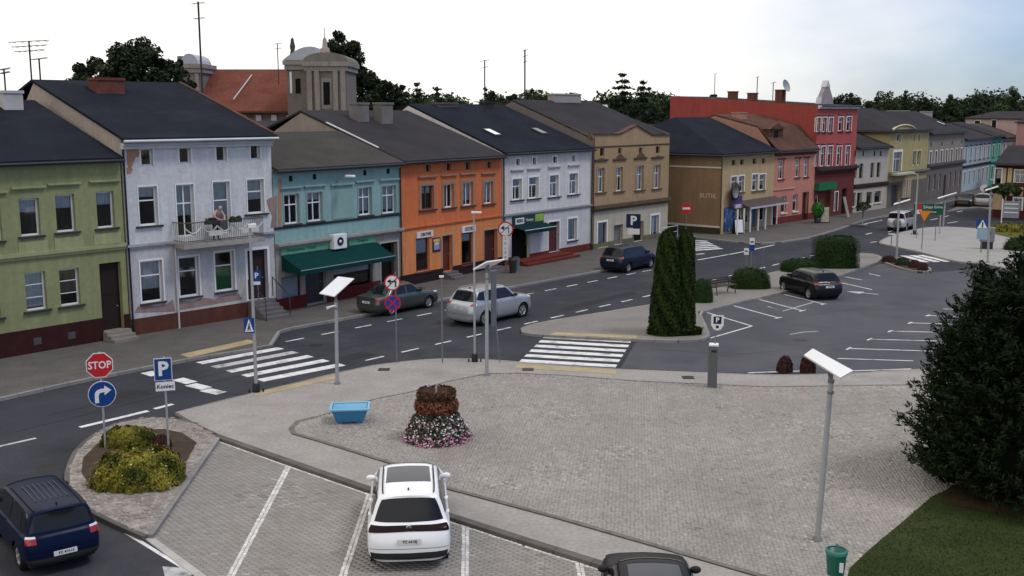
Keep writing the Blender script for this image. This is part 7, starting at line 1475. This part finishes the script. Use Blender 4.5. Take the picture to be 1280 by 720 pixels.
root, g = signpost('crossing_sign', 'blue pedestrian crossing sign with pale plates at the traffic island', 1226, 316, 274, r=.035, mat=steel_d); z = zat(g, 1225.5, 280); S = square('sign_plate', root, -.42, .38, z-.35, z+.35, sg_blue); m = MB(); m.slab([(-.34, FY-.006, z-.3), (.30, FY-.006, z-.3), (-.02, FY-.006, z+.31)], (0, .004, 0)); obj('white_triangle', m, sg_white, S); z = zat(g, 1225.5, 290.5); square('lower_plate', root, -.35, .35, z-.5, z+.42, M_('pale_blue_plate', (.25, .36, .47), .5))
m = MB(); disc(m, .05, FY-.012, 10, (-.02, zat(g, 1225.5, 280)+.1)); m.box(-.06, FY-.012, zat(g, 1225.5, 280)-.25, .03, FY-.009, zat(g, 1225.5, 280)+.06); obj('walker_symbol', m, black, S)
g = G(1233, 311, KZ); root = thing('switch_cabinet', 'grey utility cabinet with dark base at the traffic island', 'cabinet', g, head_to_cam(g)); m = MB(); h1, h2 = zat(g, 1233, 302), zat(g, 1233, 284); m.bbox(-.42, -.2, 0, .42, .25, h1, .02); obj('base', m, M_('cabinet_dark', (.03, .028, .03), .6), root); m = MB(); m.bbox(-.5, -.26, h1, .5, .28, h2, .03); obj('cabinet_body', m, M_('cabinet_grey', (.19, .20, .22), .5, var=.1), root); obj('window', MB().box(-.2, -.268, h1+.5, .2, -.261, h1+.8), black, root)
root, g = signpost('info_board', 'grey information board on a white post before the half-timbered house', 1251, 285, 249, r=.05, mat=panel_w, cat='board', zb=0); z0_, z1_ = zat(g, 1256, 272), zat(g, 1256, 251); S = square('board', root, .05, 1.35, z0_, z1_, M_('board_grey', (.20, .225, .26), .5, var=.2, scale=3)); 
for k in range(3): square('board_line', root, .15, 1.25, z0_+(z1_-z0_)*(.3+.25*k), z0_+(z1_-z0_)*(.36+.25*k), sg_white, FY-.005, .004, S)
root, g, H = lamp_column(1241.5, 268, 225, 'white-topped lamp column at the kerb before the half-timbered house', r=.06, base=False); m = MB(); m.bbox(-.5, -.1, H-.03, .2, .1, H+.05, .02); obj('lamp_head', m, panel_w, root)
root, g = signpost('round_sign_post', 'small pale round sign far down the street beside the pale blue house', 1229, 249, 232, r=.05, mat=steel_d); z = zat(g, 1229, 235); obj('sign_plate', disc(MB(), .42, FY, 20, (0, z)), sg_white, root); square('text_plate', root, -.3, .3, z-1.0, z-.55, sg_white)
# pavement boards, bins
def a_board(px, py, label, w=.6, hh=1.0, mat=sg_white, frame=None, turn=.3):
    g = G(px, py, KZ); root = thing('a_board', label, 'sign board', g, head_to_cam(g)+turn); fr = frame or dark_metal
    for s in (-1, 1):
        m = MB(); m.slab([(-w/2, s*.28, 0), (w/2, s*.28, 0), (w/2, s*.04, hh), (-w/2, s*.04, hh)], (0, .02*s, 0)); o = obj('board', m, fr, root)
        if s < 0: m = MB(); m.slab([(-w/2+.06, -.29-.0+.02, .12), (w/2-.06, -.27, .12), (w/2-.06, -.085, hh-.1), (-w/2+.06, -.085, hh-.1)], (0, -.03, 0)); obj('poster', m, mat, o)
    return root
a_board(922, 292, 'white pavement board under the corner shop banner', .8, 1.25, turn=.5); a_board(1030, 278.5, 'pale pavement board before the red house shop', .85, 1.5, M_('poster_beige', (.35, .32, .26), .7, var=.4, scale=4))
g = G(1053, 271, KZ); root = thing('leaning_board', 'pale plank board leaning by the red house door', 'board', g, HS); m = MB(); m.slab([(-.3, -.6, 0), (.3, -.6, 0), (.3, -.1, 1.9), (-.3, -.1, 1.9)], (0, .04, 0)); obj('plank', m, M_('grey_plank', (.28, .25, .21), .8, var=.2), root)
g = G(1021.5, 279, KZ); root = thing('flower_display', 'green leafy flower display outside the red house shop', 'plants', g); m = MB(); m.lathe([(.25, 0), (.33, .5), (.28, .5)], 12); obj('tub', m, dark_metal, root); rr = np.random.default_rng(9); d = ball(rr, 900); leafmesh('foliage', d*np.array([.6, .5, .75])*rr.uniform(.5, 1, (900, 1))+np.array([0, 0, 1.2]), .16, foliage_mat('bright_leaf', (.01, .08, .01), (.05, .22, .04)), root, 1.4, None, d, .6, 9)
for px, py, lb in ((645, 339, 'grey litter bin at the foot of the shop ramp'), (641, 341, 'dark litter bin beside the no-turn sign post')):
    g = G(px, py, KZ); root = thing('pavement_bin', lb, 'litter bin', g); m = MB(); m.lathe([(.2, 0), (.24, .75), (.25, .8), (.2, .8), (.18, .1)], 14); obj('bin_body', m, steel_d if px > 643 else dark_metal, root); m = MB(); m.lathe([(.26, .8), (.2, .9), (0, .95)], 14); obj('lid', m, dark_metal, root)
g = G(1078, 281, KZ); root = thing('round_planter', 'dark bowl planter on a stem at the far kerb', 'planter', g); m = MB(); m.lathe([(.45, 0), (.4, .05), (.06, .08), (.06, 1.2), (.35, 1.35), (.5, 1.55), (.45, 1.55), (0, 1.45)], 16); obj('bowl', m, steel_d, root); rr = np.random.default_rng(4); d = ball(rr, 500); d[:, 2] = abs(d[:, 2]); leafmesh('foliage', d*np.array([.6, .6, .5])+np.array([0, 0, 1.5]), .12, LEAF_D, root, 1.4, None, d, .6, 5)
# ---- wall-mounted things
th = [x for x in HOUSES if x.root.name.startswith('teal_house')][0]
def on_wall(h, px, py, off=0.0): s, z = h.hit(px, py, off); return h.O + h.ex*s + h.ey*off + Vector((0, 0, z)), s, z
p, s, z = on_wall(th, 425.5, 301.5, -.35); a = th.rect((417.5,292.5,434,311), -.45); root = thing('air_conditioner', 'white air conditioner unit above the dark green awning', 'air conditioner', th.O + th.ex*((a[0]+a[2])/2) + th.ey*-.45 + Vector((0, 0, a[1])), th.ang); ww, hh = a[2]-a[0], a[3]-a[1]
m = MB(); m.bbox(-ww/2, 0, 0, ww/2, .33, hh, .03); obj('casing', m, panel_w, root); m = MB(); m.lathe([(.0, 0), (hh*.30, 0), (hh*.30, .012), (hh*.27, .02)], 24, M=Matrix.Translation((-ww*.02, -.004, hh*.5)) @ Matrix.Rotation(pi/2, 4, 'X')); f_ = obj('fan_grille', m, black, root)
m = MB(); m.lathe([(0, .03), (hh*.11, .025), (hh*.11, 0)], 14, M=Matrix.Translation((-ww*.02, -.004, hh*.5)) @ Matrix.Rotation(pi/2, 4, 'X')); obj('fan_hub', m, panel_w, f_)
for x in (-ww*.35, ww*.35): obj('bracket', MB().box(x-.02, .331, -.05, x+.02, .449, .0), metal_grey, root)
p, s, z = on_wall(th, 418, 228, 0); root = thing('wall_lamp', 'pale arm lamp on the teal house front', 'lamp', p, th.ang); m = MB(); m.tube([(0, 0, -.3), (0, -.25, .15), (.25, -.7, .32)], .03, 6); obj('arm', m, metal_grey, root); m = MB(); m.bbox(.15, -1.15, .28, .40, -.6, .40, .03); obj('lamp_head', m, panel_w, root)
# ---- person leaning on the balcony
def person(root_loc, ang):
    root = thing('person', 'person in a pale top leaning on the balcony railing', 'person', root_loc, ang)
    skin = M_('skin', (.52, .27, .20), .6, var=.05); cloth = M_('pale_top', (.46, .34, .31), .85, var=.1, scale=6); hairm = M_('grey_hair', (.42, .33, .30), .8, var=.2, scale=20)
    me = bpy.data.meshes.new('body')
    V = [(0,0,.92), (0,-.04,1.08), (0,-.16,1.28), (0,-.28,1.40), (0,-.35,1.44),            # pelvis, waist, chest, neck base, neck
         (.17,-.26,1.36), (.27,-.32,1.14), (.16,-.50,1.03), (.08,-.56,1.03),                 # arm r
         (-.17,-.26,1.36), (-.27,-.32,1.14), (-.16,-.50,1.03), (-.08,-.56,1.03),
         (.10,.02,.86), (.11,-.05,.46), (.11,.03,.08), (.11,-.12,.03), (-.10,.02,.86), (-.11,-.03,.46), (-.11,.08,.08), (-.11,-.07,.03)]
    E_ = [(0,1),(1,2),(2,3),(3,4),(3,5),(5,6),(6,7),(7,8),(3,9),(9,10),(10,11),(11,12),(0,13),(13,14),(14,15),(15,16),(0,17),(17,18),(18,19),(19,20)]
    R_ = [.15,.145,.16,.10,.06,.07,.05,.04,.035,.07,.05,.04,.035,.10,.07,.045,.04,.10,.07,.045,.04]
    me.from_pydata(V, E_, []); o = obj('body', me, cloth, root); md = o.modifiers.new('skin', 'SKIN')
    for i, sv in enumerate(me.skin_vertices[0].data): sv.radius = (R_[i], R_[i]); sv.use_root = (i == 0)
    o.modifiers.new('sub', 'SUBSURF').levels = 2; o.modifiers['sub'].render_levels = 2
    dg = bpy.context.evaluated_depsgraph_get(); m2 = bpy.data.meshes.new_from_object(o.evaluated_get(dg)); o.modifiers.clear(); o.data = m2; m2.name = 'body'
    m2.materials.clear(); m2.materials.append(cloth); m2.materials.append(skin); m2.materials.append(M_('dark_trousers', (.03, .03, .04), .9))
    for f in m2.polygons:
        c = f.center; f.use_smooth = True
        f.material_index = 1 if (c.z > 1.42 or (c.y < -.22 and c.z < 1.24 and c.z > .95)) else (2 if c.z < .97 else 0)
    bm = bmesh.new(); bmesh.ops.create_uvsphere(bm, u_segments=20, v_segments=14, radius=1)
    T = Matrix.Translation((0, -.42, 1.52)) @ Matrix.Rotation(radians(40), 4, 'X')
    for v in bm.verts:
        c = v.co.copy(); jaw = 1-.22*max(0, -c.z); c = Vector((c.x*.082*jaw, c.y*.10*jaw, c.z*.125)); v.co = T @ c
    m = MB(); m.frombm(bm, None, True); m.raw([T @ Vector(q) for q in ((-.016,-.095,.0), (.016,-.095,.0), (0,-.125,-.025), (0,-.095,.03))], [(0,1,2), (0,2,3), (2,1,3)]); hd = obj('head', m, skin, root)
    for s in (1, -1):
        m = MB(); m.lathe([(0, 0), (.012, .002), (.012, .006), (0, .008)], 8, M=T @ Matrix.Translation((s*.033, -.093, .015)) @ Matrix.Rotation(pi/2, 4, 'X')); obj('eye', m, black, hd); m = MB(); m.lathe([(0, -.012), (.026, -.006), (.03, .004), (0, .01)], 8, M=T @ Matrix.Translation((s*.083, .0, .0)) @ Matrix.Rotation(s*pi/2, 4, 'Y')); obj('ear', m, skin, hd)
    m = MB(); m.raw([T @ Vector(q) for q in ((-.03,-.088,-.06), (.03,-.088,-.06), (.02,-.092,-.07), (-.02,-.092,-.07))], [(3,2,1,0)]); obj('mouth', m, M_('lips', (.3, .10, .09), .6), hd)
    bm = bmesh.new(); bmesh.ops.create_uvsphere(bm, u_segments=18, v_segments=12, radius=1)
    for v in list(bm.verts):
        if v.co.z < -.05 and v.co.y < .2: bm.verts.remove(v)
    for v in bm.verts: v.co = T @ Vector((v.co.x*.088, v.co.y*.106+.006, v.co.z*.132+.004))
    m = MB(); m.frombm(bm, None, True); obj('hair', m, hairm, root)
    for s in (1, -1):      # hands lying on the rail
        m = MB(); m.bbox(s*.08-.04, -.63, 1.0, s*.08+.04, -.54, 1.03, .012); hnd = obj('hand', m, skin, root)
        for k in range(4): m = MB(); L_ = (.07, .08, .075, .06)[k]; x = s*.08-.03+.02*k; m.tube([(x, -.625, 1.02), (x, -.63-L_*.6, 1.015), (x, -.63-L_*.8, .985)], [.0095, .009, .007], 6); obj('finger', m, skin, hnd)
        m = MB(); m.tube([(s*.08-s*.035, -.57, 1.02), (s*.08-s*.075, -.60, 1.025), (s*.08-s*.085, -.635, 1.01)], [.011, .010, .008], 6); obj('thumb', m, skin, hnd)
    return root
h = BALC['h']; s, _ = h.hit(278, 290, -.9); person(h.O + h.ex*s + h.ey*-.38 + Vector((0, 0, BALC['z']-.03)), h.ang)
# flower boxes and clutter on the balcony rail
for i, (px, lb) in enumerate(((263, 'dark flower box on the rail left of the leaning person'), (294, 'dark flower box on the rail right of the leaning person'))):
    s, _ = h.hit(px, 285, -1.0); root = thing('flower_box', lb, 'planter', h.O + h.ex*s + h.ey*-1.06 + Vector((0, 0, BALC['z']+BALC['rh']-.12)), h.ang); m = MB(); m.bbox(-.3, -.1, 0, .3, .1, .17, .02); obj('box', m, M_('box_dark', (.03, .03, .033), .6), root); rr = np.random.default_rng(i); P = rr.uniform(-1, 1, (160, 3))*np.array([.28, .09, .07])+np.array([0, 0, .2]); leafmesh('foliage', P, .07, LEAF_M, root, 1.4, None, None, .6, i)
